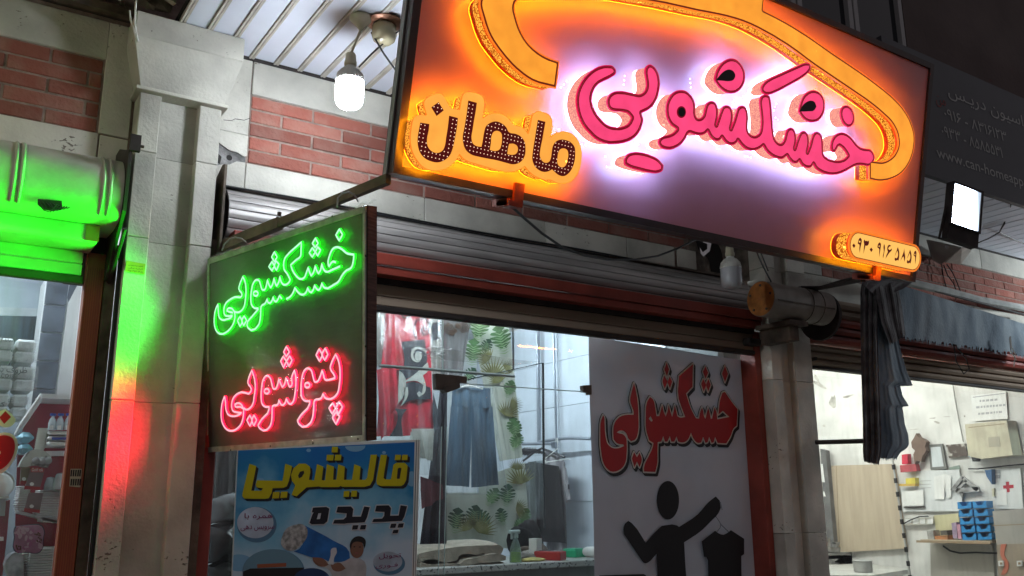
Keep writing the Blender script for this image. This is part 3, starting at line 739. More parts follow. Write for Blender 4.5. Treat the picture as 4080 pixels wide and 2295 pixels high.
C1 = (2220, 200, 2.683); C2 = (2600, 180, 2.683); C3 = (2960, 220, 2.683); C4 = (1580, 340, 3.3026); C5 = (1580, 0, 1.6304); C6 = (3000, 0, 1.907); C7 = (3240, 880, 5.574)
def letter(label, loops, depth, bands, face_m, edge_m, line_m, e1, e2, extra=None, res=.004, nm='letter', led='amber_underglow', lip=.007):
    """a built-up letter: recessed lit side bands, overhanging trim with an added hidden glow sheet, face, edge and outline"""
    cs = offset_loops(loops, [0, -e1, -e2, -lip] if e2 else [0, -e1, -lip], res)
    inner = cs[-1]
    body = None
    for i, (w0, w1, m, n2) in enumerate(bands):
        q = MB().walls(PS, inner, w0, w1)
        if i == 0: body = q.build(nm, M[m], sign, label=label)
        else: q.build(n2, M[m], body)
    MB().flat(PS, cs[0], depth-.0006).walls(PS, cs[0], depth-.007, depth-.0006).build('edge', M[edge_m], body)
    ring = offset_loops(loops, [-.0012], res)[0]
    MB().flat(PS, ring, depth-.006).build('underglow_sheet', M[led], body)  # hidden glowing sheet, added to light the board around the letter
    if e2:
        MB().flat(PS, cs[1], depth-.0003).build('outline', M[line_m], body)
        MB().flat(PS, cs[2], depth).build('face', M[face_m], body)
    else: MB().flat(PS, cs[1], depth).build('face', M[face_m], body)
    return body
M['amber_underglow'] = glow('hidden amber underglow', (1, .31, .004), 88)
M['white_underglow'] = glow('hidden cool white underglow', (.34, .62, 1.35), 84)
DP = .085
def tr(p, c, w=DP, **k): return smooth_loop(PS.trace(p, c, w), **k)
PINK = [(.016, DP, 'pink_band', ''), (.001, .016, 'halo', 'halo_strip')]
ye = [(632, 225), (600, 170), (540, 157), (440, 175), (340, 240), (260, 340), (215, 450), (205, 560), (220, 660), (265, 780), (340, 880), (430, 960), (530, 1000), (640, 1003), (750, 980), (850, 915), (905, 820), (922, 740), (902, 672),
      (1000, 622), (1060, 540), (1090, 440), (1098, 320), (1075, 230), (1035, 172), (988, 150), (952, 180), (940, 230), (950, 300), (958, 370), (940, 430), (890, 468), (800, 455), (690, 435), (620, 438), (570, 465), (540, 510), (535, 570), (560, 630), (620, 655), (700, 660), (765, 680), (797, 720), (770, 775), (700, 815), (620, 822), (540, 800), (470, 740), (410, 660), (380, 590), (372, 500), (388, 440), (430, 375), (510, 325), (590, 285), (625, 255)]
letter('pink double letter with a wide hooked bowl', [tr(ye, C1)], DP, PINK, 'pink_face', 'pink_edge', 'pink_line', .0035, .0125, led='white_underglow')
dash = [(820, 1088), (750, 1115), (720, 1170), (725, 1225), (780, 1255), (880, 1285), (980, 1308), (1080, 1315), (1130, 1285), (1140, 1230), (1090, 1170), (1000, 1120), (900, 1092)]
letter('pink slanted bar under the hooked letter', [tr(dash, C1)], DP, PINK, 'pink_face', 'pink_edge', 'pink_line', .0035, .0125, led='white_underglow')
b2 = [(300, 478), (230, 500), (180, 560), (150, 640), (148, 720), (165, 790), (200, 850), (262, 895), (230, 930), (180, 955), (115, 970), (75, 1000), (65, 1040), (85, 1085), (130, 1110), (190, 1118), (250, 1100), (310, 1060), (350, 1010), (392, 940), (450, 955), (520, 965), (570, 945), (592, 920), (620, 975), (660, 1015), (700, 1025), (730, 1010), (745, 985), (775, 1030), (820, 1065), (870, 1065), (905, 1040), (915, 1018), (950, 1065), (1000, 1110), (1060, 1130), (1120, 1120), (1165, 1095), (1187, 1075), (1215, 1125), (1270, 1180), (1330, 1210)]
b3 = [(419, 1111), (475, 1073), (500, 1115), (545, 1155), (580, 1155), (607, 1128), (635, 1175), (690, 1205), (730, 1200), (757, 1162), (780, 1205), (840, 1250), (920, 1277), (1000, 1277), (1080, 1250), (1160, 1205), (1220, 1178), (1290, 1178), (1350, 1185), (1390, 1155), (1410, 1100), (1400, 1050), (1365, 1005), (1310, 998), (1260, 985), (1210, 945), (1170, 890), (1120, 845), (1060, 825), (1005, 840), (965, 885), (945, 945), (945, 1000), (960, 1035), (985, 1035), (1005, 1000), (1030, 970), (1060, 985), (1100, 1030), (1125, 1072), (1090, 1105), (1030, 1125), (960, 1118), (900, 1095), (865, 1060), (860, 1000), (858, 930), (845, 860), (820, 825), (785, 815), (760, 835), (740, 880), (720, 960), (690, 1037), (705, 970), (708, 900), (695, 845), (665, 810), (630, 815), (605, 850), (585, 900), (555, 997), (570, 930), (570, 860), (550, 795), (515, 772), (480, 790), (460, 840), (445, 900), (415, 940), (380, 935), (345, 895), (330, 830), (320, 740), (310, 620), (300, 500), (287, 432), (240, 418), (205, 432)]
b4 = [(1148, 600), (1155, 680), (1165, 780), (1165, 860), (1150, 930), (1110, 965), (1060, 960), (1025, 920), (1020, 850), (1025, 780), (1015, 700), (990, 655), (950, 645), (915, 670), (895, 730), (875, 800), (838, 892), (858, 800), (858, 720), (835, 660), (795, 640), (755, 655), (730, 710), (710, 770), (682, 852), (700, 760), (700, 680), (675, 615), (630, 595), (585, 620), (560, 690), (545, 750), (510, 780), (475, 775), (460, 740), (460, 650), (440, 575), (400, 520), (350, 485)]
main = smooth_loop(PS.trace(b2, C2, DP)+PS.trace(b3, C3, DP)+PS.trace(b4, C2, DP))
letter('long joined pink letters with small teeth', [main], DP, PINK, 'pink_face', 'pink_edge', 'pink_line', .0035, .0125, led='white_underglow', res=.0035)
bar = [(200, 380), (200, 345), (230, 290), (290, 245), (380, 205), (500, 150), (600, 105), (680, 80), (715, 88), (728, 130), (700, 190), (640, 240), (540, 300), (440, 355), (350, 400), (285, 422), (225, 410)]
letter('pink slanted stroke over the tall letter', [tr(bar, C3)], DP, PINK, 'pink_face', 'pink_edge', 'pink_line', .0035, .0125, led='white_underglow')
d1 = [(850, 140), (770, 165), (710, 230), (678, 300), (668, 375), (700, 430), (750, 482), (830, 517), (900, 505), (960, 450), (990, 360), (985, 280), (950, 205), (900, 155)]
d2 = [(750, 374), (690, 395), (640, 450), (612, 530), (602, 602), (630, 655), (680, 702), (740, 718), (800, 705), (850, 650), (878, 560), (870, 470), (830, 405)]
d3 = [(1105, 533), (1060, 560), (1045, 610), (1055, 680), (1090, 745), (1140, 768), (1180, 735), (1195, 670), (1180, 600), (1145, 550)]
for d, c, lb, tear in ((d1, C2, 'large pink dot with a black teardrop over the middle teeth', [(676, 376), (720, 320), (770, 275), (820, 260), (865, 280), (885, 320), (870, 365), (820, 385), (750, 380)]), (d2, C3, 'large pink dot with a black teardrop under the slanted stroke', [(603, 602), (640, 535), (690, 495), (730, 485), (770, 505), (787, 550), (760, 590), (700, 600)]), (d3, C3, 'small plain pink dot', None)):
    bd = letter(lb, [tr(d, c)], DP, PINK, 'pink_face', 'pink_edge', 'pink_line', .0035, .0125, led='white_underglow', nm='letter_dot')
    if tear: MB().flat(PS, [tr(tear, c, DP+.002)], DP+.002).build('teardrop', M['void'], bd)
q = MB(); lp = [tr([(308+50*math.cos(a), 715+64*math.sin(a)) for a in np.linspace(0, 2*math.pi, 20)[:-1]], C2, DP+.002)]
q.flat(PS, lp, DP+.002); h = q.build('letter_eye', M['pink_line'], sign)
MB().flat(PS, [tr([(312+38*math.cos(a), 715+50*math.sin(a)) for a in np.linspace(0, 2*math.pi, 20)[:-1]], C2, DP+.003)], DP+.003).build('eye_fill', M['void'], h)
# ---- amber name in front of the pink word
DM = .067
GOLD = [(.001, .012, 'dark_rim', ''), (.012, .055, 'gold_band', 'gold_band'), (.055, DM, 'dark_rim', 'dark_rim')]
mh = [(550, 98), (490, 115), (420, 150), (375, 185), (358, 225), (362, 275), (380, 330), (398, 395), (340, 385), (280, 385), (235, 410), (212, 460), (195, 560), (180, 680), (185, 780), (215, 890), (270, 990), (340, 1070), (430, 1115), (530, 1125), (640, 1105), (730, 1050), (790, 980), (828, 905), (880, 965), (960, 1010), (1080, 1045), (1200, 1080), (1330, 1120), (1440, 1140), (1540, 1140), (1620, 1110), (1690, 1065), (1740, 1130), (1810, 1190), (1890, 1225), (1960, 1250), (2020, 1243), (2060, 1260), (2110, 1285), (2190, 1300), (2280, 1280), (2360, 1210), (2410, 1110), (2435, 990), (2440, 870), (2420, 780), (2370, 690), (2300, 630), (2220, 605), (2140, 610), (2070, 640), (2020, 692), (2040, 600), (2050, 500), (2045, 440), (2010, 390), (1950, 360), (1880, 342), (1830, 350), (1790, 390), (1775, 450), (1760, 540), (1732, 642), (1680, 570), (1620, 535), (1545, 520), (1500, 460), (1430, 395), (1350, 365), (1270, 362), (1200, 385), (1135, 432), (1150, 330), (1160, 230), (1150, 170), (1110, 125), (1040, 95), (960, 83), (900, 95), (865, 140), (855, 200), (840, 260), (832, 322), (770, 310), (712, 290), (680, 240), (650, 180), (620, 130), (590, 105)]
mb_ = letter('amber cushion of the four letter name', [tr(mh, C4, DM)], DM, GOLD, 'amber_pale', 'amber_edge', None, .0015, 0, nm='name_plate')
strokes = [
 ([(310, 490), (430, 510), (420, 600), (400, 700), (405, 790), (440, 850), (500, 885), (560, 885), (610, 850), (635, 790), (650, 690), (670, 570), (690, 400), (805, 430), (795, 540), (770, 680), (740, 820), (700, 920), (630, 985), (540, 1015), (450, 1000), (370, 960), (310, 890), (280, 800), (275, 700), (290, 600)], []),
 ([(455, 290), (550, 220), (620, 330), (525, 405)], []),
 ([(942, 200), (1055, 230), (1040, 340), (1020, 450), (1000, 580), (985, 700), (1000, 760), (1040, 795), (1115, 810), (1130, 740), (1150, 620), (1175, 540), (1240, 490), (1310, 475), (1380, 500), (1440, 550), (1475, 615), (1570, 640), (1640, 680), (1685, 750), (1695, 830), (1690, 910), (1650, 990), (1590, 1030), (1530, 1040), (1440, 1020), (1330, 990), (1200, 965), (1080, 940), (980, 910), (910, 850), (875, 760), (868, 690), (890, 560), (920, 380)],
  [[(1225, 850), (1240, 760), (1250, 660), (1280, 610), (1330, 600), (1375, 630), (1385, 700), (1375, 790), (1355, 840), (1300, 865)], [(1455, 905), (1465, 830), (1480, 770), (1540, 770), (1585, 800), (1595, 850), (1570, 900), (1520, 915)]]),
 ([(1858, 455), (1958, 480), (1940, 580), (1915, 720), (1890, 850), (1885, 930), (1910, 990), (1960, 1020), (2010, 1000), (2030, 950), (2040, 880), (2055, 800), (2090, 745), (2150, 715), (2220, 720), (2290, 750), (2340, 810), (2350, 900), (2340, 1000), (2310, 1090), (2260, 1160), (2200, 1195), (2130, 1180), (2080, 1140), (2045, 1105), (2000, 1130), (1940, 1140), (1870, 1115), (1815, 1060), (1785, 980), (1790, 880), (1815, 720), (1840, 560)],
  [[(2115, 960), (2125, 890), (2150, 845), (2200, 830), (2245, 855), (2258, 910), (2245, 990), (2225, 1050), (2180, 1080), (2130, 1055), (2112, 1010)]])]
def inside(p, L):
    c = False; n = len(L)
    for i in range(n):
        (ax, ay), (bx, by) = L[i], L[(i+1) % n]
        if (ay > p[1]) != (by > p[1]) and p[0] < (bx-ax)*(p[1]-ay)/(by-ay)+ax: c = not c
    return c
def edge_d(p, L):
    A = np.array(L); B = np.roll(A, -1, 0); d = B-A; t = np.clip(((p-A)*d).sum(1)/((d*d).sum(1)+1e-12), 0, 1)
    return np.sqrt((((A+d*t[:, None])-p)**2).sum(1)).min()
leds = MB()
for o_, hs in strokes:
    ls_ = [tr(o_, C4, DM)]+[tr(h, C4, DM) for h in hs]
    MB().flat(PS, ls_, DM+.001).build('stroke', M['led_bed'], mb_)
    A = np.array(ls_[0]); pitch = .0142
    for u in np.arange(A[:, 0].min(), A[:, 0].max(), pitch):
        for v in np.arange(A[:, 1].min(), A[:, 1].max(), pitch):
            uu = u+(v*.04); p = np.array((uu, v))
            if inside(p, ls_[0]) and not any(inside(p, h) for h in ls_[1:]) and min(edge_d(p, h) for h in ls_) > .0028:
                c = [PS.xyz(uu+.0019*math.cos(a), v+.0019*math.sin(a), DM+.002) for a in [k*1.0472 for k in range(6)]]
                leds.add(c, [(0, 1, 2, 3, 4, 5)])
leds.build('led_and_glint_points', M['led_white'], mb_, kind='stuff')
# ---- amber roof-shaped band framing the words
arc5 = [(1060, 398), (990, 375), (920, 335), (860, 280), (810, 200), (780, 110), (768, 55), (775, 20), (800, -2), (850, -15), (1000, -22), (1250, -30), (1450, -22), (1580, 0), (1750, 30), (1950, 75), (2150, 115), (2250, 145)]
arc6 = [(150, 280), (300, 375), (440, 480), (600, 590), (750, 690), (880, 780), (990, 870), (1065, 950), (1100, 1030), (1105, 1100), (1080, 1165), (1040, 1205), (980, 1228), (930, 1222), (885, 1218), (885, 1365), (960, 1380), (1050, 1365), (1130, 1320), (1190, 1240), (1225, 1130), (1230, 1030), (1200, 920), (1150, 830), (1080, 750), (950, 640), (800, 530), (600, 395), (400, 255), (200, 135), (80, 75)]
arc7 = [(87, 0), (95, -60), (-120, -130), (-500, -200), (-900, -250), (-1250, -255), (-1600, -230), (-1900, -150), (-2020, -80)]
arc8 = [(540, 0), (560, 120), (605, 240), (680, 350), (770, 450), (880, 530), (1038, 575)]
loop = smooth_loop(PS.trace(arc5, C5, DP)+PS.trace(arc6, C6, DP)+PS.trace(arc7, C6, DP)+PS.trace(arc8, C5, DP))
GOLD2 = [(.001, .024, 'dark_rim', ''), (.024, .062, 'gold_band', 'gold_band'), (.062, DP, 'dark_rim', 'dark_rim')]
letter('amber roof shaped band sweeping over the words', [loop], DP, GOLD2, 'amber_face', 'amber_edge', 'amber_line', .0045, .0115, nm='roof_band')
# ---- phone number pill
pa, pb_, pc, pd = ((1000, 225), (2230, 500), (2170, 1122), (905, 862))
PW = .105
u1, v1 = PS.trace([pa], C7, PW)[0]; u2, v2 = PS.trace([pb_], C7, PW)[0]; u3, v3 = PS.trace([pc], C7, PW)[0]; u4, v4 = PS.trace([pd], C7, PW)[0]
vt, vb = (v1+v2)/2, (v3+v4)/2; R_ = (vt-vb)/2; ul, ur = PS.trace([(790, 540)], C7, PW)[0][0]+R_, PS.trace([(2408, 760)], C7, PW)[0][0]-R_
vc = (vt+vb)/2
pill = [(ur+R_*math.sin(a), vc+R_*math.cos(a)) for a in np.linspace(0, math.pi, 16)]+[(ul-R_*math.sin(a), vc-R_*math.cos(a)) for a in np.linspace(0, math.pi, 16)]
pp = letter('amber capsule with the phone number', [pill], PW, [(.001, .03, 'dark_rim', ''), (.03, .085, 'gold_band', 'gold_band'), (.085, PW, 'dark_rim', 'dark_rim')], 'pill_face', 'amber_edge', 'amber_line', .009, .0125, nm='number_plate')
dg = {
 '0a': [(905, 500), (940, 555), (905, 605), (868, 545)], '9a': [(1045, 372), (1075, 410), (1065, 530), (1050, 600), (1035, 715), (1025, 620), (1030, 530), (990, 505), (1000, 450), (1020, 395)],
 '3a': [(1140, 410), (1165, 450), (1190, 440), (1210, 455), (1235, 430), (1240, 490), (1205, 550), (1160, 550), (1140, 640), (1115, 735), (1125, 600), (1130, 500), (1122, 470)],
 '0b': [(1290, 590), (1325, 640), (1290, 695), (1255, 635)], '9b': [(1480, 475), (1503, 510), (1500, 590), (1485, 690), (1468, 810), (1465, 700), (1465, 625), (1425, 590), (1435, 530), (1455, 495)],
 '1': [(1578, 510), (1592, 560), (1580, 700), (1555, 830), (1550, 820), (1568, 680), (1562, 560)],
 '6': [(1690, 530), (1735, 560), (1690, 575), (1665, 610), (1690, 645), (1748, 610), (1745, 650), (1700, 700), (1650, 770), (1605, 845), (1630, 750), (1660, 690), (1645, 640), (1650, 575)],
 '5a': [(1880, 575), (1912, 690), (1910, 800), (1895, 885), (1860, 870), (1840, 890), (1808, 870), (1815, 810), (1850, 835), (1880, 790), (1885, 720), (1868, 660), (1825, 760), (1808, 800), (1830, 720), (1860, 640)],
 '8': [(2025, 605), (2030, 700), (2045, 800), (2025, 915), (2010, 790), (1985, 810), (1935, 900), (1975, 780), (2005, 700)],
 '5b': [(2152, 635), (2182, 740), (2182, 860), (2160, 950), (2130, 930), (2110, 950), (2078, 920), (2090, 865), (2120, 895), (2150, 850), (2158, 780), (2142, 715), (2100, 810), (2080, 850), (2105, 770), (2135, 690)],
 '9c': [(2275, 660), (2292, 690), (2290, 770), (2280, 870), (2268, 975), (2262, 880), (2262, 800), (2228, 765), (2238, 715), (2255, 675)]}
q = MB()
for L in dg.values(): q.flat(PS, [smooth_loop(PS.trace(L, C7, PW+.001), n=3)], PW+.001)
q.build('digits', M['led_bed'], pp)
for c_, r_ in (((1033, 462), 19), ((1466, 562), 15), ((2258, 745), 13)):
    lp = PS.trace([(c_[0]+r_*math.cos(a), c_[1]+r_*1.2*math.sin(a)) for a in np.linspace(0, 6.28, 9)[:-1]], C7, PW+.002)
    MB().flat(PS, [lp], PW+.002).build('digit_eye', M['pill_face'], pp)
# glowing discs painted on the board as reflections of the led modules
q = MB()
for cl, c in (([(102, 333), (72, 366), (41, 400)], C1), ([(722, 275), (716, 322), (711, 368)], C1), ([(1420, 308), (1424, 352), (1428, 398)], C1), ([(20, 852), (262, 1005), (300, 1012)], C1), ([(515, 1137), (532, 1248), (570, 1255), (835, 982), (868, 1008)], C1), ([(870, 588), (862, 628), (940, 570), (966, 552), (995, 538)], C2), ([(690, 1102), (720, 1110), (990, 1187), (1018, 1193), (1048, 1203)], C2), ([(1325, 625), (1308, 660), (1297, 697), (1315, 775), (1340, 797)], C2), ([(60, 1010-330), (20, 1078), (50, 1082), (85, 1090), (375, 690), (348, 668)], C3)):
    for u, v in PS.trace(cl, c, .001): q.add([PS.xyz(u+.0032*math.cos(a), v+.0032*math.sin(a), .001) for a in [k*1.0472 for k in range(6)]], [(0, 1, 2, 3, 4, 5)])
q.build('led_and_glint_points', glow('painted led glint', (.8, .92, 1), 5), sign, kind='stuff')
# brackets under the sign
M['clamp_iron'] = mat('reddish bracket iron', (.30, .055, .03), .6, var=.3, vs=20)  # one reddish iron colour for the sign clamps
for px, py in ((2047, 795), (3478, 1085)):
    u, v = PS.uv(px, py)
    q = MB(); plbox(q, PS, u-.016, u+.022, -.012, .055, .012, .03); plbox(q, PS, u-.035, u-.012, -.03, -.002, -.09, .01); plbox(q, PS, u-.035, u+.022, -.032, -.012, -.06, .03); q.build('clamp', M['clamp_iron'], sign)
plbox(MB(), PS, 1.05*2.6, 1.05*2.6+.04, .03, .05, .0, .02)

# arms
A0 = PS.xyz(.0, -.018, -.02); A1 = at(868, 990, 3.66)
arm = thing('support_arm', 'long rusty angle iron arm holding the left corner of the lit sign', 'bracket', tuple(A1))
def bar_between(q, a, b, w, h):
    a = np.array(a); b = np.array(b); t = (b-a)/np.linalg.norm(b-a); s = np.cross(t, [0, 0, 1]); s /= np.linalg.norm(s); u = np.cross(s, t)
    vs = [p+s*i*w/2+u*j*h/2 for p in (a, b) for i in (-1, 1) for j in (-1, 1)]
    return q.add(vs, [(0, 1, 3, 2), (4, 6, 7, 5), (0, 4, 5, 1), (2, 3, 7, 6), (0, 2, 6, 4), (1, 5, 7, 3)])
mid = A1+(A0-A1)*.42
M['armtop'] = mat('weathered iron', (.20, .15, .10), .65, var=.35, vs=10, bump=.2)
bar_between(MB(), A1, mid, .028, .044).build('outer_tube', M['armtop'], arm)
bar_between(MB(), mid, A0, .022, .034).build('inner_tube', M['armtop'], arm)
MB().lathe([(0, 0), (.008, 0), (.008, .012), (0, .012)], tuple(mid+np.array([-.01, -.01, .026])), (0, 0, 1), 8).build('bolt', M['iron'], arm)
arm2 = thing('support_arm', 'short dark iron arm under the phone number end of the lit sign', 'bracket', tuple(at(3250, 1148, 3.6)))
u, v = PS.uv(3470, 1088)
bar_between(MB(), PS.xyz(u, -.03, -.04), at(3205, 1160, 3.62), .022, .022).build('bar', M['darkiron'], arm2)
# ================================================================== hanging LED board
B0 = at(832, 1032, 3.58)
PB = Plane(B0, (.256, -.967, 0), (-.133, -.035, .983))
brd = thing('led_board', 'hanging dark LED board with green and red glowing outlined Persian words', 'sign', tuple(B0))
co = [PB.uv(x, y) for x, y in ((832, 1032), (1460, 818), (1458, 1757), (824, 1803))]
M['panel'] = mat('dark green plastic panel', (.12, .135, .125), .28, spec=.5, var=.25, vs=5)
M['trim'] = mat('dirty white trim', (.55, .58, .52), .5, var=.25, vs=25)
M['side_wrap'] = mat('brown tape wrapped edge', (.10, .045, .03), .25, var=.3, vs=15, stretch=(1, 1, 12))
q = MB(); q.flat(PB, [co], 0); q.flat(PB, [co], -.038); q.walls(PB, [co], -.038, 0)
q.build('panel', M['panel'], brd)
def strip(a, b, wd, nm='trim', m='trim', w0=.001, w1=.006, side=1):
    a = np.array(a); b = np.array(b); t = (b-a)/np.linalg.norm(b-a); n_ = np.array([-t[1], t[0]])*side
    L = [tuple(a), tuple(b), tuple(b-n_*wd), tuple(a-n_*wd)]
    q = MB(); q.flat(PB, [L], w1); q.walls(PB, [L], w0, w1); return q.build(nm, M[m], brd)
strip(co[0], co[1], .022); strip(co[1], co[2], .012); strip(co[2], co[3], .020); strip(co[3], co[0], .010)
e = np.array(co[1]); f = np.array(co[2]); q = MB()
tt = (f-e)/np.linalg.norm(f-e); nn = np.array([-tt[1], tt[0]])
L = [tuple(e+nn*.004), tuple(f+nn*.004), tuple(f+nn*.001), tuple(e+nn*.001)]
q.flat(PB, [L], -.003); q.walls(PB, [L], -.042, -.003); q.flat(PB, [L], -.042); q.build('edge_band', M['side_wrap'], brd)
for (x, y) in ((1083, 1777), (1253, 1765), (1432, 1748), (925, 1793), (1463, 1020), (1463, 1380), (1463, 1655), (1330, 862), (1020, 970)):
    u, v = PB.uv(x, y); MB().lathe([(0, .002), (.0035, .0015), (.004, 0)], tuple(PB.xyz(u, v, .006)), PB.en, 8).build('screw', M['darkiron'], brd)
G = (820, 870, 3.019); Rr = (850, 1350, 3.715)
TW = .016
def circ(cx, cy, r, n=12): return [(cx+r*math.cos(a), cy+r*math.sin(a)) for a in np.linspace(0, 2*math.pi, n+1)[:-1]]
green = [
 ([(150, 1030), (120, 1100), (105, 1200), (108, 1290), (135, 1360), (190, 1392), (250, 1370), (310, 1310), (345, 1240), (355, 1160), (340, 1110), (305, 1080), (268, 1088), (255, 1112), (290, 1125), (330, 1135)], 0),
 ([(150, 1030), (155, 1120), (165, 1190), (200, 1222), (260, 1212), (315, 1185), (325, 1168), (270, 1175), (230, 1160), (222, 1090), (240, 1030), (290, 980), (360, 945), (435, 935), (440, 920), (400, 845), (410, 800), (450, 700), (475, 760), (488, 860), (480, 980), (465, 1060), (420, 1120), (375, 1130), (345, 1120)], 0),
 ([(415, 1180), (385, 1230), (415, 1300), (440, 1245)], 1), ([(465, 1175), (440, 1225), (460, 1290), (495, 1225)], 1),
 ([(635, 1080), (590, 1080), (555, 1040), (545, 960), (555, 860), (575, 780), (610, 740), (645, 750), (665, 810), (685, 860), (715, 855), (735, 800), (745, 740), (765, 800), (785, 835), (805, 800), (825, 720), (840, 780), (855, 815), (880, 770), (895, 700), (910, 760), (935, 795), (1000, 775), (1020, 740), (985, 670), (945, 610), (955, 480), (985, 440), (1080, 350), (1155, 285), (1150, 380), (1145, 450), (1090, 500), (1025, 560), (1050, 630), (1090, 690), (1140, 730), (1190, 710), (1215, 650), (1235, 590), (1250, 640), (1270, 690), (1300, 650), (1320, 570), (1335, 620), (1360, 665), (1385, 620), (1400, 545), (1415, 600), (1445, 640), (1530, 615), (1620, 575)], 0),
 ([(1570, 530), (1530, 520), (1485, 580), (1475, 540), (1495, 440), (1530, 370), (1580, 345), (1640, 370), (1700, 420), (1785, 435), (1780, 500), (1755, 590), (1690, 630), (1640, 690), (1600, 760), (1540, 800), (1440, 838), (1415, 815), (1400, 780), (1385, 830), (1360, 862), (1335, 845), (1312, 805), (1295, 860), (1270, 890), (1245, 870), (1230, 835), (1215, 880), (1180, 915), (1130, 905), (1095, 865), (1075, 835), (1055, 890), (1015, 945), (970, 970)], 0),
 ([(920, 970), (890, 930), (870, 975), (850, 1000), (825, 985), (815, 945), (800, 990), (775, 1020), (750, 1005), (742, 970), (720, 1020), (670, 1060), (665, 1110), (660, 1200), (640, 1280), (510, 1315), (500, 1280), (560, 1180), (620, 1110), (640, 1085)], 0),
 (circ(605, 905, 28), 1),
 ([(828, 405), (795, 465), (830, 520), (862, 465)], 1), ([(800, 520), (762, 580), (800, 630), (830, 570)], 1), ([(850, 515), (830, 570), (855, 625), (885, 550)], 1),
 ([(1322, 240), (1285, 300), (1320, 350), (1355, 300)], 1), ([(1285, 355), (1248, 415), (1285, 465), (1320, 405)], 1), ([(1350, 345), (1322, 405), (1350, 450), (1385, 380)], 1),
 ([(1610, 130), (1568, 200), (1608, 268), (1648, 195)], 1)]
red = [
 ([(170, 850), (135, 950), (120, 1080), (130, 1220), (180, 1320), (250, 1362), (340, 1340), (420, 1250), (450, 1130), (450, 1040), (425, 980), (375, 950), (320, 970), (330, 1000), (400, 1005), (440, 1030)], 0),
 ([(170, 850), (185, 930), (190, 1040), (215, 1110), (280, 1145), (380, 1125), (425, 1095), (340, 1085), (290, 1060), (275, 1000), (290, 900), (340, 830), (420, 790), (560, 780), (565, 740), (515, 650), (525, 590), (575, 465), (605, 560), (625, 680), (610, 850), (590, 960), (540, 1030), (480, 1045), (455, 1020)], 0),
 ([(545, 1130), (500, 1205), (545, 1290), (575, 1210)], 1), ([(605, 1130), (577, 1210), (605, 1285), (645, 1200)], 1),
 ([(830, 1005), (770, 1005), (725, 960), (712, 850), (720, 720), (745, 600), (800, 545), (845, 580), (870, 670), (890, 735), (935, 730), (955, 680), (975, 590), (1000, 660), (1025, 715), (1055, 680), (1080, 575), (1105, 640), (1130, 710), (1165, 690), (1165, 570), (1205, 465), (1225, 560), (1225, 680), (1210, 830), (1190, 920), (1140, 965), (1105, 930), (1085, 885), (1065, 950), (1020, 980), (990, 940), (975, 905), (960, 970), (880, 1000), (875, 1100), (860, 1250), (840, 1300), (690, 1325), (665, 1280), (720, 1190), (830, 1040)], 1),
 (circ(795, 775, 36), 1),
 ([(1085, 115), (1045, 195), (1085, 260), (1130, 195)], 1), ([(1040, 260), (1000, 330), (1045, 425), (1085, 330)], 1), ([(1135, 255), (1087, 330), (1125, 405), (1170, 315)], 1),
 ([(1435, 915), (1370, 920), (1315, 870), (1302, 760), (1310, 620), (1345, 480), (1400, 435), (1455, 470), (1480, 560), (1505, 635), (1555, 620), (1585, 560), (1615, 465), (1635, 530), (1655, 600), (1720, 605), (1805, 580), (1800, 550), (1735, 430), (1760, 340), (1815, 230), (1855, 320), (1880, 470), (1870, 680), (1845, 800), (1790, 865), (1700, 890), (1650, 860), (1630, 810), (1600, 880), (1500, 915), (1490, 1030), (1470, 1180), (1440, 1245), (1270, 1260), (1250, 1210), (1300, 1130), (1430, 960)], 1),
 (circ(1395, 685, 36), 1),
 ([(1570, 150), (1525, 240), (1575, 330), (1612, 240)], 1), ([(1660, 140), (1617, 235), (1655, 315), (1700, 230)], 1),
 ([(1770, 950), (1715, 1025), (1765, 1110), (1815, 1025)], 1), ([(1865, 930), (1817, 1025), (1860, 1110), (1915, 1005)], 1), ([(1820, 1085), (1765, 1165), (1820, 1260), (1875, 1150)], 1)]
M['led_green'] = glow('green led line', (.003, 1.0, .005), 8.0)
M['led_red'] = glow('red led line', (1.0, .003, .030), 8.0)
M['led_green2'] = glow('green led core', (.50, 1.0, .66), 1.3)
M['led_red2'] = glow('red led core', (1.0, .50, .60), 1.3)
def beam(p, d, col, w, size, k):
    l = bpy.data.lights.new('led_beam', 'AREA'); l.shape = 'RECTANGLE'; l.size = size; l.size_y = .007; l.energy = w; l.color = col; l.spread = math.radians(LED_SPREAD if col[1] > .5 else LED_SPREAD-18)
    o = bpy.data.objects.new('led_beam', l); COL.objects.link(o)
    z = -Vector(d); x = Vector(PB.eu); y = z.cross(x).normalized(); x = y.cross(z)
    m = Matrix.Identity(4)
    for i in range(3): m[i][0] = x[i]; m[i][1] = y[i]; m[i][2] = z[i]; m[i][3] = p[i]
    o.matrix_world = m; return o
LED_SPREAD = 116
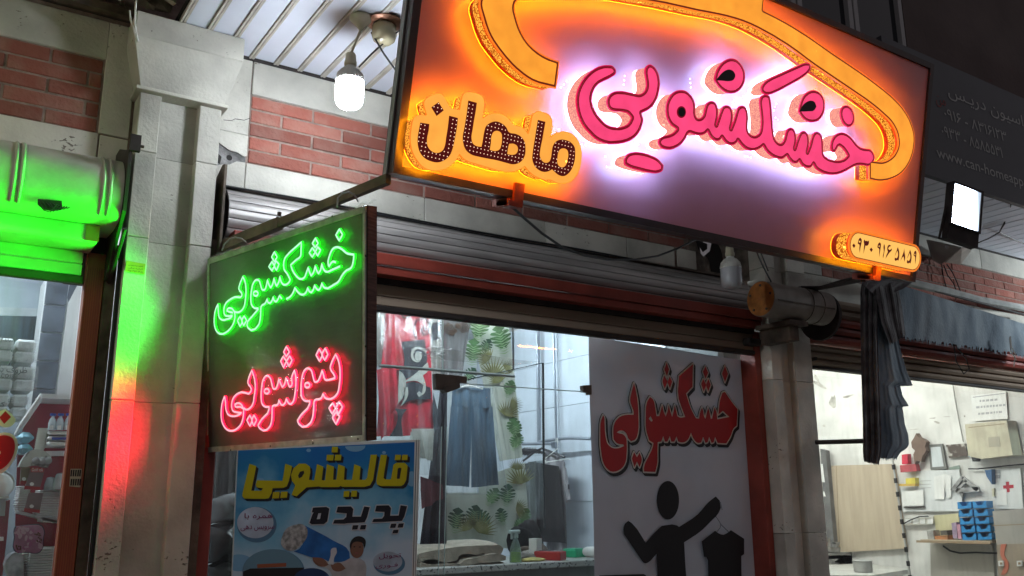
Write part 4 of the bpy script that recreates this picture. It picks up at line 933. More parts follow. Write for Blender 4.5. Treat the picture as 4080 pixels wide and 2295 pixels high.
def beads(paths, crop, m, core, nm, label, col=(0, 1, 0), w=.1):
    acc = .04
    for P, cl in paths:
        uv = smooth_loop(PB.trace(P, crop, TW), closed=bool(cl), n=3, corner=75)
        ln = [PB.xyz(u, v, TW-.0035) for u, v in uv]
        o = MB().tube(ln, .0042, 5, closed=bool(cl)).build(nm, M[m], brd, label=label)
        # the leds shine outward in a cone: one lens every 9 cm of the line
        for i in range(len(uv)-1):
            acc += math.hypot(uv[i+1][0]-uv[i][0], uv[i+1][1]-uv[i][1])
            if acc > .09: acc = 0; beam(PB.xyz(*uv[i], TW+.003), (PB.en+np.array([0, 0, .16*col[1]-.02]))/np.linalg.norm(PB.en+np.array([0, 0, .16*col[1]-.02])), col, w, .03, 0)
        # row of leds along the line, over an added dark ribbon blocking back light
        for nm2, ww, hw, mm in (('back_light_blocker', TW+.0008, .0040, M['void']), ('led_row', TW+.0016, .0038, M[core])):
            P2 = np.array(uv); n = len(P2); V = []
            for i in range(n):
                a = P2[(i-1) % n] if (cl or i > 0) else P2[i]; b = P2[(i+1) % n] if (cl or i < n-1) else P2[i]
                t = b-a; t = t/(np.linalg.norm(t)+1e-12); nn_ = np.array([-t[1], t[0]])*hw
                V += [PB.xyz(*(P2[i]+nn_), ww), PB.xyz(*(P2[i]-nn_), ww)]
            m_ = n if cl else n-1
            MB().add(V, [(2*i, 2*i+1, 2*((i+1) % n)+1, 2*((i+1) % n)) for i in range(m_)]).build(nm2, mm, o)
beads(green, G, 'led_green', 'led_green2', 'led_line', 'green LED outline', (.004, 1, .012), 1.5); beads(red, Rr, 'led_red', 'led_red2', 'led_line', 'red LED outline', (1, .006, .03), 2.7)
# cling film stretched over the board, bunched at the top
cf = [np.array(c) for c in co]
def filmfn(i, j):
    a = cf[3]+(cf[2]-cf[3])*i; b = cf[0]+(cf[1]-cf[0])*i; p = a+(b-a)*j
    return PB.xyz(p[0], p[1], .0225+.003*math.sin(i*23+j*31)*math.sin(i*7-j*17))
MB().grid(filmfn, 30, 24).build('cling_film', M['cling'], brd, smooth=True)
q = MB()
for k in range(46):
    i = k/45; p = cf[0]+(cf[1]-cf[0])*i; h = .012+.014*abs(math.sin(k*2.3))*random.random()+.02*max(0, (i-.8)*5)*random.random()
    a = PB.xyz(p[0], p[1]-.012, .024); b = PB.xyz(p[0]+random.uniform(-.008, .008), p[1]+h, random.uniform(-.03, .02)); c = PB.xyz(p[0]+.024, p[1]-.008, .02); d = PB.xyz(p[0]+.024, p[1]+h*.8, -.03)
    q.add([a, c, d, b], [(0, 1, 2, 3)])
q.build('film_edge', M['cling'], brd)
# wire hooks
M['wirehook'] = mat('steel wire', (.5, .5, .5), .3, metal=.8)
for nm_, pts in (('bright wire hook holding the wall end of the LED board', [(912, 1000), (910, 975), (918, 955), (932, 945), (948, 950), (955, 965)]), ('dark wire hook holding the street end of the LED board', [(1372, 828), (1363, 790), (1368, 772), (1384, 764), (1394, 772), (1400, 800)])):
    u0, v0 = PB.uv(*pts[0]); h = thing('wire_hook', nm_, 'hook', tuple(PB.xyz(u0, v0, 0)))
    MB().tube([PB.xyz(*PB.uv(x, y), .03-.012*i) for i, (x, y) in enumerate(pts)], .0032, 6).build('wire', M['wirehook'], h)
# ================================================================== lamps
def t_bulb(nm, label, c, lit, cord_top, rose=True):
    t = thing(nm, label, 'light bulb', tuple(c), 'hanging LED bulbs')
    c = np.array(c)
    R = .057; K = .86
    prof = [(0, -.085), (.03*K, -.083), (.05*K, -.077), (.061*K, -.065), (R, -.045), (R, .03), (.062*K, .034)]
    MB().lathe(prof, c, (0, 0, 1), 32).build('diffuser', M[lit] if lit else M['opal'], t, smooth=True)
    MB().lathe([(.0655*K, .030), (.0655*K, .045), (.058*K, .062), (.035*K, .085), (.022, .092), (.021, .10)], c, (0, 0, 1), 32).build('heat_sink', M['white'], t, smooth=True)
    q = MB()
    for k in range(28):
        a = k*2*math.pi/28; e1 = np.array([math.cos(a), math.sin(a), 0])
        q.tube([c+e1*.067*K+np.array([0, 0, .036]), c+e1*.06*K+np.array([0, 0, .062]), c+e1*.04*K+np.array([0, 0, .082])], .0022, 4)
    q.build('cooling_fins', M['white'], t)
    MB().lathe([(.0, .098), (.021, .098), (.026, .104), (.026, .118), (.023, .124), (.021, .15), (.016, .158), (0, .158)], c, (0, 0, 1), 20).build('lamp_holder', M['cream'], t, smooth='auto')
    top = np.array(cord_top)
    MB().tube([c+np.array([0, 0, .155]), top], .0052, 8).build('cord', M['cream'], t)
    if rose:
        MB().lathe([(.008, -.06), (.014, -.05), (.034, -.028), (.047, -.014), (.048, -.004), (.046, 0)], top+np.array([0, 0, .058]), (0, 0, 1), 24).build('ceiling_rose', M['cream'], t, smooth=True)
    return t
cb = at(1393, 353, 3.18); tp = atZ(1437, 118, 3.50)
t_bulb('hanging_bulb', 'bright white lit LED bulb hanging from the slatted soffit', cb, 'bulb_on', tp)
cb2 = at(2913, 1092, 3.30)
t_bulb('hanging_bulb', 'unlit milky LED bulb hanging under the lit sign', cb2, False, cb2+np.array([0, 0, .42]), False)
t_bulb('hanging_bulb', 'lit LED bulb under the soffit of the packaging shop', (-.75, 3.0, 3.05), 'bulb_left', (-.75, 3.0, 3.5))
t_bulb('hanging_bulb', 'lit LED bulb under the soffit beyond the workshop', (8.2, 2.75, 3.1), 'bulb_right', (8.2, 2.98, 3.55))
dl = thing('dome_lamp', 'unlit yellowed dome lamp with a brown rim on the soffit', 'lamp', tuple(atZ(1532, 92, 3.558)))
c = atZ(1532, 88, 3.555)
MB().lathe([(.0, .003), (.075, .0), (.078, -.006), (.066, -.014), (.05, -.016)], c, (0, 0, 1), 32).build('rim', mat('copper rim', (.32, .15, .09), .35, metal=.5), dl, smooth='auto')
MB().lathe([(.040, -.014), (.050, -.024), (.052, -.062), (.046, -.082), (.03, -.097), (0, -.103)], c, (0, 0, 1), 32).build('globe', mat('yellowed globe', (.52, .46, .30), .2, spec=.6), dl, smooth=True)
t = thing('lamp_cable', 'dark twin cables crossing below the dome lamp to the sign', 'cable', tuple(atZ(1480, 130, 3.5)))
MB().tube([at(1480, 130, 3.15), at(1530, 215, 3.05), at(1590, 300, 2.9), at(1660, 390, 2.75)], .004, 6).build('cable', M['rubber'], t)
MB().tube([at(1430, 268, 3.2), at(1480, 215, 3.14), at(1560, 145, 3.1), at(1650, 80, 3.0)], .0035, 6).build('cable', M['rubber'], t)
# floodlight
fl = thing('floodlight', 'lit square LED floodlight on a bracket at the right soffit', 'floodlight', tuple(at(3850, 870, 2.84)))
fo = [at(3812, 738, 2.84), at(3917, 776, 2.80), at(3885, 912, 2.84), at(3780, 884, 2.88)]
fc = sum(fo)/4; fu = (fo[1]-fo[0]); fw = np.linalg.norm(fu); fu /= fw; fv = fo[0]-fo[3]; fh = np.linalg.norm(fv); fv -= fu*np.dot(fu, fv); fv /= np.linalg.norm(fv)
PF = Plane(fc, fu, fv)
plbox(MB(), PF, -fw/2, fw/2, -fh/2, fh/2, -.002, .003).build('lit_panel', M['flood_on'], fl)
q = MB(); plbox(q, PF, -fw/2-.012, fw/2+.018, -fh/2-.10, fh/2+.012, -.05, -.004); q.build('housing', M['darkiron'], fl)
for a in ((-fw/2-.013, -fw/2-.001, -fh/2, fh/2), (fw/2+.001, fw/2+.018, -fh/2, fh/2), (-fw/2-.013, fw/2+.018, fh/2+.001, fh/2+.014), (-fw/2-.013, fw/2+.018, -fh/2-.012, -fh/2-.001)):
    plbox(MB(), PF, *a, -.004, .008).build('bezel', M['darkiron'], fl)
for k in range(7): plbox(MB(), PF, -fw/2+.02+k*.035, -fw/2+.026+k*.035, -fh/2-.08, fh/2, -.075, -.051).build('fin', M['darkiron'], fl)
MB().tube([PF.xyz(-fw/2-.02, -.02, -.03), PF.xyz(-fw/2-.02, -.22, -.06), PF.xyz(fw/2+.02, -.22, -.06), PF.xyz(fw/2+.02, -.02, -.03)], .009, 6).build('yoke', M['darkiron'], fl)
bx = thing('junction_bracket', 'triangular grey sheet metal bracket and box on the wall under the floodlight', 'bracket', tuple(at(3780, 1000, 3.6)))
M['grey_sheet'] = mat('grey sheet metal', (.28, .28, .27), .5, var=.2, vs=6)
a = [at(3700, 955, 3.62), at(3832, 985, 3.40), at(3752, 1052, 3.66), at(3722, 1035, 3.70)]
q = MB(); n_ = np.array([.02, .03, .01]); q.add(a+[p+n_ for p in a], [(0, 1, 2, 3), (7, 6, 5, 4), (0, 4, 5, 1), (1, 5, 6, 2), (2, 6, 7, 3), (3, 7, 4, 0)]); q.build('gusset', M['grey_sheet'], bx)
a = [at(3832, 988, 3.42), at(3880, 985, 3.45), at(3828, 1055, 3.66), at(3770, 1045, 3.66)]
q = MB(); q.add(a+[p+np.array([.03, .05, .02]) for p in a], [(0, 1, 2, 3), (7, 6, 5, 4), (0, 4, 5, 1), (1, 5, 6, 2), (2, 6, 7, 3), (3, 7, 4, 0)]); q.build('cover_plate', M['pvc_trim'], bx)
MB().lathe([(0, .012), (.014, .01), (.016, 0)], tuple(at(3772, 985, 3.5)), (-.3, -.9, -.2), 12).build('bolt', M['galv'], bx)
t = thing('hanging_wires', 'thin black wires dangling below the floodlight bracket', 'wire', tuple(at(3760, 1060, 3.68)))
for P in ([(3752, 1052), (3758, 1100), (3772, 1150), (3770, 1155)], [(3760, 1055), (3775, 1095), (3800, 1130), (3812, 1165)], [(3772, 1052), (3795, 1085), (3815, 1130), (3828, 1165)]):
    MB().tube([at(x, y, 3.69) for x, y in P], .004, 5).build('wire', M['rubber'], t)
t = thing('soffit_cable', 'looped black cable hanging from the right soffit', 'cable', tuple(atZ(4030, 815, 3.5)))
MB().tube([atZ(4028, 815, 3.55), at(4020, 850, 3.2), at(4000, 890, 3.25), at(3982, 925, 3.35), at(3990, 910, 3.3), at(4010, 880, 3.25), at(4027, 820, 3.05)], .005, 6).build('cable', M['rubber'], t)
MB().tube([at(3982, 925, 3.35), at(3940, 950, 3.4), at(3890, 970, 3.45), at(3850, 975, 3.5)], .005, 6).build('cable', M['rubber'], t)
MB().tube([at(3982, 925, 3.35), at(4040, 955, 3.4), at(4090, 975, 3.42)], .005, 6).build('cable', M['rubber'], t)
# sagging supply cable under the sign
t = thing('sagging_cable', 'black supply cable sagging from the sign bracket across the red bricks', 'cable', tuple(at(2400, 1000, 3.2)))
pts = [(2030, 815), (2090, 870), (2160, 930), (2240, 985), (2330, 1018), (2420, 1034), (2530, 1034), (2620, 1020), (2700, 990), (2760, 960), (2800, 945)]
MB().tube([at(x, y, 2.62+.9*(i/10)) for i, (x, y) in enumerate(pts)], .0055, 6).build('cable', M['rubber'], t)
t = thing('lamp_cable', 'twin thin black cables dropping from the sign to the rusty drum', 'cable', tuple(at(3040, 1050, 3.3)))
MB().tube([at(3012, 995, 3.1), at(3035, 1050, 3.25), at(3072, 1122, 3.38)], .005, 6).build('cable', M['rubber'], t)
MB().tube([at(3028, 998, 3.12), at(3045, 1040, 3.25), at(3060, 1078, 3.36)], .004, 6).build('cable', M['rubber'], t)
# glinting torn foil in the wall hole
t = thing('torn_foil', 'strip of shiny torn foil hanging in the dark wall hole', 'foil', tuple(at(2810, 980, 3.6)))
MB().add([at(x, y, 3.62) for x, y in ((2800, 952), (2822, 955), (2834, 970), (2828, 1000), (2803, 1022), (2792, 1010), (2788, 985), (2800, 1005), (2818, 992), (2818, 972), (2802, 966))], [(0, 1, 10), (1, 2, 9, 10), (2, 3, 8, 9), (3, 4, 7, 8), (4, 5, 6, 7)]).build('foil', mat('foil', (.8, .8, .8), .2, metal=.6), t)

# ================================================================== helpers for things on measured planes
WALLP = lambda Y: Plane((0, Y, 0), (1, 0, 0), (0, 0, 1))
SIDEP = lambda X: Plane((X, 0, 0), (0, -1, 0), (0, 0, 1))
def plate(pl, pts, crop, w0, w1, m, nm, parent=None, sm=False, label=None):
    L = pl.trace(pts, crop, w1)
    if sm: L = smooth_loop(L)
    q = MB(); q.flat(pl, [L], w1)
    if w1-w0 > 1e-4: q.walls(pl, [L], w0, w1); q.flat(pl, [L], w0)
    return q.build(nm, m, parent, label=label)
def pthing(pl, nm, label, cat, pts, crop, w=0, group=None):
    c = np.array(pl.trace(pts, crop, w)); return thing(nm, label, cat, tuple(pl.xyz(c[:, 0].mean(), c[:, 1].min(), w)), group)
def ell(cx, cy, rx, ry, n=24, rot=0.0):
    return [(cx+rx*math.cos(a)*math.cos(rot)-ry*math.sin(a)*math.sin(rot), cy+rx*math.cos(a)*math.sin(rot)+ry*math.sin(a)*math.cos(rot)) for a in np.linspace(0, 2*math.pi, n+1)[:-1]]
def bil(c, u, v):
    c = [np.array(p, float) for p in c]; a = c[0]+(c[1]-c[0])*u; b = c[3]+(c[2]-c[3])*u; return a+(b-a)*v
BB_ = (0, 1530, 1.894)
def sheet(nm, m, corners, crop, Y, folds, amp, parent, nu=48, nv=16, wob=.3, thick=.006, seed=1.0, label=None):
    """hanging cloth: corners are top-left, top-right, bottom-right, bottom-left"""
    ox, oy, k = crop
    if crop is not BB_ and Y > 4: Y += .35
    def f(side):
        def g(u, v):
            p = bil(corners, u, v); w = amp*(.35+.65*v)*(math.sin(u*folds*6.283+seed+math.sin(v*3+seed)*wob)+.35*math.sin(u*folds*14.1+seed*3))
            return at(ox+p[0]/k, oy+p[1]/k, Y)+np.array([0, w+side, 0])
        return g
    q = MB(); q.grid(f(0), nu, nv)
    return q.build(nm, m, parent, smooth=True, label=label)
def monstera(c, r, ang, squash=1.0):
    """split leaf: heart outline cut by slits towards the midrib"""
    env = lambda t: .60*math.sin(math.pi*min(1, .06+.90*t)**.85)+.10*max(0, t-.75)
    Rt = []; n = 6
    for k in range(n):
        t0, t1 = k/n, (k+1)/n
        for t, f, up in ((t0+.02, 1.0, 0), ((t0+t1)/2, 1.04, -.04), (t1-.05, .98, -.05)): Rt.append((env(t)*f, -1+1.35*t+up*.6+.10*env(t)))
        if k < n-1: Rt.append((env(t1)*.34, -1+1.35*t1+.10)); 
    pts = [(0, -1.06)]+Rt+[(.06, .16)]+[(-x, y) for x, y in reversed(Rt)]
    ca, sa = math.cos(ang), math.sin(ang)
    return [(c[0]+(x*ca*squash*1.25-y*sa)*r, c[1]+(x*sa*squash*1.25+y*ca)*r) for x, y in pts]
def palm(c, r, ang, spread=1.2, n=9):
    Ls = []
    for k in range(n):
        a = ang+(k/(n-1)-.5)*2*spread; d = (math.sin(a), -math.cos(a)); s = (d[1], -d[0]); l = r*(.75+.25*math.cos((k/(n-1)-.5)*3))
        Ls.append([(c[0], c[1]), (c[0]+d[0]*l*.45+s[0]*r*.04, c[1]+d[1]*l*.45+s[1]*r*.04), (c[0]+d[0]*l, c[1]+d[1]*l), (c[0]+d[0]*l*.45-s[0]*r*.04, c[1]+d[1]*l*.45-s[1]*r*.04)])
    return Ls
M['plaster'] = mat('white plaster', (.66, .67, .68), .7, var=.08, vs=3)
M['tile_white'] = mat('white wall tile', (.60, .65, .72), .22, var=.06, vs=4, rnd=.03)
M['floor_tile'] = mat('shop floor', (.4, .39, .37), .4)
M['wall_cream'] = mat('grimy white wall', (.70, .69, .66), .6, var=.14, vs=3.5)
M['tile_dark'] = mat('slate blue tile', (.085, .10, .125), .25, var=.3, vs=8, rnd=.1)
M['grout'] = mat('pale grout', (.5, .52, .54), .8)
M['greywall'] = mat('grey blue wall', (.24, .28, .33), .5, var=.2, vs=3)
# ================================================================== laundry room
def room(x0, x1, y1, z1, mats):
    MB().box(x0, x1, 3.96, y1, .12, .14).build('floor', mats[2], kind='structure')
    MB().box(x0, x1, 3.96, y1, z1, z1+.05).build('ceiling', M['plaster'], kind='structure')
    b = MB().box(x0, x1, y1, y1+.05, .12, z1).build('back_wall', mats[1], kind='structure')
    l = MB().box(x0-.05, x0, 3.96, y1, .12, z1).build('side_wall', mats[0], kind='structure')
    r = MB().box(x1, x1+.05, 3.96, y1, .12, z1).build('side_wall', mats[0], kind='structure')
    return b, l, r
b_, l_, r_ = room(.96, 4.165, 6.9, 3.02, (M['grout'], M['plaster'], M['floor_tile']))
for i in range(5):
    for j in range(8):
        y1 = 6.9-i*.62; z0 = .15+j*.36
        if y1-.62 < 3.9: continue
        MB().box(4.155, 4.166, y1-.616, y1-.004, z0, min(z0+.357, 3.01), b=.002).build('tile', M['tile_white'], r_)
def tube_lamp(label, x, y, z, L, m, ax=1, hang=0):
    t = thing('tube_light', label, 'light', (x, y, z))
    for s in (-.4, .4):
        if hang: MB().tube([(x+s, y, z+.05), (x+s, y, hang)], .004, 6).build('suspension_rod', M['white'], t)
    if ax: MB().box(x-.04, x+.04, y-L/2-.03, y+L/2+.03, z, z+.05, b=.006).build('housing', M['white'], t)
    else: MB().box(x-L/2-.03, x+L/2+.03, y-.04, y+.04, z, z+.05, b=.006).build('housing', M['white'], t)
    if ax: MB().lathe([(0, 0), (.016, 0), (.016, L), (0, L)], (x, y-L/2, z-.02), (0, 1, 0), 10).build('tube', m, t)
    else: MB().lathe([(0, 0), (.016, 0), (.016, L), (0, L)], (x-L/2, y, z-.02), (1, 0, 0), 10).build('tube', m, t)
tube_lamp('lit fluorescent tube on the laundry ceiling', 3.0, 5.4, 2.95, 1.2, M['tube_on'])
tube_lamp('lit fluorescent tube just inside the laundry window', 2.4, 4.02, 2.68, 1.2, M['tube_front'], 0, 3.02)
# ---- window glass, door panels, fittings
gl = thing('laundry_window', 'frameless glass shopfront of the laundry with patch fittings and taped cracks', 'shop window', (2.6, 3.85, .12))
MB().box(1.0, 4.21, 3.843, 3.85, .3, 2.50).build('pane', M['glass'], gl)
IN = (1480, 1230, 2.634); LO = (1640, 1700, 2.4355)
def ip(x, y, crop): return crop[0]+x/crop[2], crop[1]+y/crop[2]
def ln(pts, crop, Y, r, nm, m, parent, seg=6):
    if Y > 4: Y += .35
    return MB().tube([at(*ip(x, y, crop), Y) for x, y in pts], r, seg).build(nm, m, parent)
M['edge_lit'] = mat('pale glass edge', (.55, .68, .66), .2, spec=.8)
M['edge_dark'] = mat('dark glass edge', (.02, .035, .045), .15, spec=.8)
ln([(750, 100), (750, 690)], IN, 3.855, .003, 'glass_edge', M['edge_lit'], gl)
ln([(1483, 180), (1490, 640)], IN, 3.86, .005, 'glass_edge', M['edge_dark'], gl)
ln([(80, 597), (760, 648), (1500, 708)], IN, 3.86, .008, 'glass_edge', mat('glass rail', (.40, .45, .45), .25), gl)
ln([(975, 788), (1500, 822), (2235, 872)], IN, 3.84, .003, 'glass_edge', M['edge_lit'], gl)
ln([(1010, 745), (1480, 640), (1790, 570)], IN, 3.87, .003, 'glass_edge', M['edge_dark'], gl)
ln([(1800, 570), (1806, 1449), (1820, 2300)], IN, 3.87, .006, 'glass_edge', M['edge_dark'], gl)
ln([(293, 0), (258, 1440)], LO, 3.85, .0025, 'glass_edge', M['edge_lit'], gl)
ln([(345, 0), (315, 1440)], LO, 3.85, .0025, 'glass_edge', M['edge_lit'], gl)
M['bronze'] = mat('dark bronze fitting', (.075, .06, .05), .45, metal=.3, var=.3, vs=12)
pg = WALLP(3.835)
plate(pg, [(672, 680), (1005, 712), (1000, 780), (940, 775), (790, 880), (775, 885), (750, 850), (680, 845)], IN, -.03, .004, M['bronze'], 'patch_fitting', gl)
plate(pg, [(775, 810), (925, 770), (935, 830), (785, 885)], IN, .004, .02, M['bronze'], 'patch_fitting', gl)
plate(pg, [(2222, 805), (2310, 800), (2312, 900), (2285, 905), (2282, 880), (2228, 872)], IN, -.02, .01, M['bronze'], 'patch_fitting', gl)
# star-shaped crack held with clear tape
M['crack_white'] = mat('crack glint', (.75, .78, .8), .3)
q = MB(); random.seed(3)
for k in range(46):
    a = random.uniform(0, 6.28); l = random.uniform(30, 170); cx, cy = random.uniform(560, 700), random.uniform(400, 500)
    p0 = ip(cx, cy, IN); p1 = ip(cx+l*math.cos(a), cy+l*.42*math.sin(a), IN)
    q.tube([at(*p0, 3.838), at(*p1, 3.838)], random.uniform(.0005, .0012), 3)
q.build('crack_lines', M['crack_white'], gl, kind='stuff')
M['tape'] = film('clear tape', (.95, .97, .96), .4, .2, haze=.16, streak=.2, sc=12, hcol=(.7, .75, .74))
plate(pg, [(640, 395), (1560, 540), (1780, 555), (1500, 600), (980, 560), (600, 520)], IN, 0, 0, M['tape'], 'tape_strip', gl)

# ---- hanging blankets and curtains
M['red_cloth'] = mat('crimson fleece', (.55, .012, .035), .85, var=.15, vs=30, bump=.3, bs=120)
M['black_cloth'] = mat('black fleece', (.018, .018, .03), .9, bump=.3, bs=120)
M['white_cloth'] = mat('cream fleece', (.50, .49, .44), .9, var=.1, vs=30, bump=.3, bs=100)
M['grey_cloth'] = mat('grey fleece', (.20, .20, .205), .9, var=.2, vs=8, bump=.3, bs=100)
M['rose_ink'] = mat('brown rose outline', (.12, .08, .06), .9)
bl = thing('hanging_blanket', 'crimson blanket with black and cream swirls hanging behind the glass', 'blanket', tuple(at(1610, 1900, 4.2)))
sheet('cloth', M['red_cloth'], [(150, 30), (610, 60), (660, 1330), (60, 1340)], IN, 4.24, 3, .012, bl, seed=.5)
sheet('cloth_fold', M['red_cloth'], [(190, 60), (270, 40), (330, 640), (110, 600)], IN, 4.19, 1.5, .02, bl, nu=16, seed=1.2)
sheet('cloth_fold', M['red_cloth'], [(60, 640), (250, 600), (270, 980), (120, 1380)], IN, 4.18, 1.5, .02, bl, nu=16, seed=2.2)
sheet('cream_lining', M['white_cloth'], [(60, 40), (200, 40), (130, 560), (60, 600)], IN, 4.30, 2, .02, bl, nu=16)
pb = WALLP(4.565)
for pts in ([(312, 345), (560, 320), (575, 600), (560, 640), (440, 700), (335, 755), (290, 640), (330, 600)], [(335, 790), (440, 770), (620, 830), (625, 950), (390, 972), (330, 1010)], [(650, 880), (690, 1050), (735, 1060), (720, 1230), (660, 1290), (640, 1100)], [(120, 980), (270, 1050), (380, 1050), (330, 1110), (330, 1340), (190, 1340), (265, 1200), (270, 1090)], [(240, 250), (290, 230), (300, 300), (265, 320)]):
    plate(pb, pts, IN, 0, 0, M['black_cloth'], 'swirl_print', bl, True)
pb2 = WALLP(4.56)
for pts in ([(415, 470), (440, 415), (510, 400), (570, 440), (575, 470), (520, 425), (455, 440), (440, 490), (470, 545), (520, 555), (470, 560), (425, 530)], ell(492, 500, 38, 50), [(340, 770), (450, 690), (590, 560), (600, 640), (540, 700), (570, 800), (560, 880), (500, 925), (475, 890), (500, 865), (530, 885), (545, 800), (480, 760)], [(290, 650), (330, 680), (330, 930), (275, 1000)], [(340, 830), (380, 820), (385, 900), (340, 990), (300, 1030), (345, 940)], [(410, 1290), (600, 1265), (645, 1270), (650, 1430), (500, 1449), (410, 1370)]):
    plate(pb2, pts, IN, 0, 0, M['white_cloth'], 'swirl_print', bl, True)
ln([(470, 320), (440, 220), (475, 120), (560, 95), (610, 160), (600, 260), (550, 275), (525, 220), (550, 185), (575, 210), (560, 235)], IN, 4.21, .006, 'swirl_print', M['black_cloth'], bl)
ln([(320, 60), (340, 95), (390, 90), (410, 60)], IN, 4.21, .006, 'swirl_print', M['black_cloth'], bl)
sheet('clear_wrap', M['bag'], [(60, 40), (740, 70), (745, 1400), (60, 1380)], IN, 4.15, 4, .02, bl, nu=40, seed=3)
rc = thing('hanging_blanket', 'grey blanket with brown rose outlines hanging above the patch fitting', 'blanket', tuple(at(1815, 1550, 4.4)))
sheet('cloth', M['white_cloth'], [(600, 60), (760, 60), (740, 700), (640, 680)], IN, 4.45, 2, .02, rc, nu=20, label='cream edge')
sheet('cloth', M['grey_cloth'], [(750, 90), (1050, 110), (960, 760), (740, 720)], IN, 4.40, 2, .02, rc, seed=2)
sheet('cloth', M['black_cloth'], [(640, 160), (750, 110), (740, 330), (640, 330)], IN, 4.42, 1, .01, rc, nu=12, label='black corner')
for cx, cy, R in ((815, 205, 62), (968, 190, 62), (845, 250, 30), (905, 180, 26), (880, 230, 20)):
    P = [(cx+R*(1-t/26)*math.cos(t*.9)*(1+.12*math.sin(t*3.1)), cy+R*(1-t/26)*math.sin(t*.9)*1.05) for t in range(25)]
    ln(P, IN, 4.375, .0028, 'rose_print', M['rose_ink'], rc, 4)
M['leafcloth'] = mat('pale curtain', (.62, .66, .58), .8, var=.08, vs=4)
M['leafg'] = mat('green leaf print', (.085, .19, .075), .8, var=.4, vs=20)
M['leafd'] = mat('dark leaf print', (.03, .085, .05), .8, var=.4, vs=20)
M['leafl'] = mat('light leaf vein print', (.36, .52, .28), .8)
M['leafo'] = mat('olive leaf print', (.22, .22, .09), .8, var=.3, vs=20)
lc = thing('leaf_curtain', 'pale curtain printed with green monstera and palm leaves', 'curtain', tuple(at(1980, 2150, 4.5)))
sheet('cloth', M['leafcloth'], [(1030, 100), (1440, 140), (1585, 1560), (1350, 1600)], IN, 4.55, 2.5, .006, lc, seed=.3)
sheet('cloth', M['leafcloth'], [(640, 500), (1100, 350), (1160, 1180), (700, 1180)], LO, 4.56, 3, .006, lc, seed=.9)
sheet('cloth', M['leafcloth'], [(320, 640), (760, 640), (800, 1180), (330, 1160)], LO, 4.57, 3, .006, lc, seed=1.9, label='shaded lower part')
pl_ = WALLP(4.885)
LEAFS = [((1125, 250), 190, .1, 'leafg', IN), ((1375, 370), 200, -.25, 'leafg', IN), ((1060, 500), 180, .1, 'leafg', IN), ((1010, 720), 120, .7, 'leafd', IN), ((1440, 870), 120, .3, 'leafg', IN), ((1500, 1280), 140, -.1, 'leafg', IN), ((1500, 1430), 110, .2, 'leafg', IN), ((1330, 110), 80, 2.9, 'leafd', IN), ((1190, 420), 110, .5, 'leafd', IN),
         ((1010, 60), 115, .0, 'leafg', LO), ((1030, 160), 95, .2, 'leafg', LO), ((770, 710), 125, .5, 'leafg', LO), ((925, 700), 140, .1, 'leafd', LO), ((1085, 900), 110, .4, 'leafg', LO), ((1090, 1040), 115, -.2, 'leafg', LO), ((1020, 970), 95, .8, 'leafg', LO), ((430, 950), 160, .15, 'leafd', LO), ((720, 930), 140, -.6, 'leafd', LO), ((590, 900), 140, .3, 'leafd', LO), ((880, 900), 110, -.2, 'leafd', LO), ((1040, 1090), 90, 1.6, 'leafg', LO)]
for k_, (c, r, a, m, crop) in enumerate(LEAFS):
    plk = WALLP(4.886-.0004*k_); plv = WALLP(4.8858-.0004*k_)
    f = plate(plk, monstera(c, r, a, .74), crop, 0, 0, M[m], 'leaf_print', lc)
    q = MB(); ca, sa = math.cos(a), math.sin(a)
    for k in range(9):
        t = -.6+k*.15
        for s in (-1, 1):
            y0 = -r*t*.85; x1, y1 = s*r*.52*(1-abs(t)*.5), -r*(t*.95+.16)
            p = [(c[0]+x*ca-y*sa, c[1]+x*sa+y*ca) for x, y in ((0, y0-r*.025), (x1, y1), (0, y0+r*.03))]
            q.flat(plv, [plv.trace(p, crop)])
    q.build('leaf_vein', M['leafl'], f)
for c, r, a, crop in (((1270, 720), 230, .1, IN), ((1230, 540), 170, -.9, IN), ((1400, 1130), 190, .4, IN), ((1440, 1010), 150, 1.6, IN), ((1000, 800), 150, 1.5, LO), ((1050, 560), 210, -.15, LO), ((640, 1030), 230, .5, LO), ((1330, 780), 160, -.4, IN), ((1390, 640), 120, .9, IN), ((1010, 420), 130, .1, LO), ((560, 1000), 180, -.5, LO)):
    q = MB()
    for L in palm(c, r, a, n=13): q.flat(pl_, [pl_.trace(L, crop)], .012)
    q.build('palm_print', M['leafo'], lc)
# ---- bagged trousers on a hanger
bt = thing('bagged_trousers', 'blue grey trousers hanging in a clear garment bag behind the glass', 'trousers', tuple(at(1880, 1940, 4.1)))
M['denim'] = mat('blue grey cloth', (.055, .105, .165), .9, var=.4, vs=7, bump=.2, bs=90, stretch=(2, 2, .4))
sheet('waist', M['denim'], [(400, -385), (765, -372), (775, -180), (390, -185)], LO, 4.14, 2, .012, bt, seed=.2)
sheet('trouser_leg', M['denim'], [(388, -200), (592, -200), (578, 585), (342, 570)], LO, 4.135, 1.3, .022, bt, seed=.7)
sheet('trouser_leg', M['denim'], [(588, -200), (778, -195), (835, 565), (600, 590)], LO, 4.14, 1.2, .022, bt, seed=2.4)
sheet('garment_bag', M['bag'], [(330, -400), (800, -400), (960, 660), (335, 660)], LO, 4.07, 3, .03, bt, nu=50, nv=30, seed=1.1)
ln([(530, -460), (525, -440), (545, -420), (560, -400)], LO, 4.12, .004, 'hanger_hook', M['wirehook'], bt)
ln([(420, -370), (545, -400), (690, -370)], LO, 4.12, .006, 'hanger_bar', M['white'], bt)
dk = thing('dark_coat', 'dark coat hanging at the glass door edge', 'coat', tuple(at(1750, 2200, 4.2)))
sheet('cloth', M['black_cloth'], [(290, -420), (350, -420), (340, 1150), (90, 1160)], LO, 4.3, 3, .02, dk)
mt = mat('maroon cloth', (.10, .02, .03), .9, var=.3, vs=6)
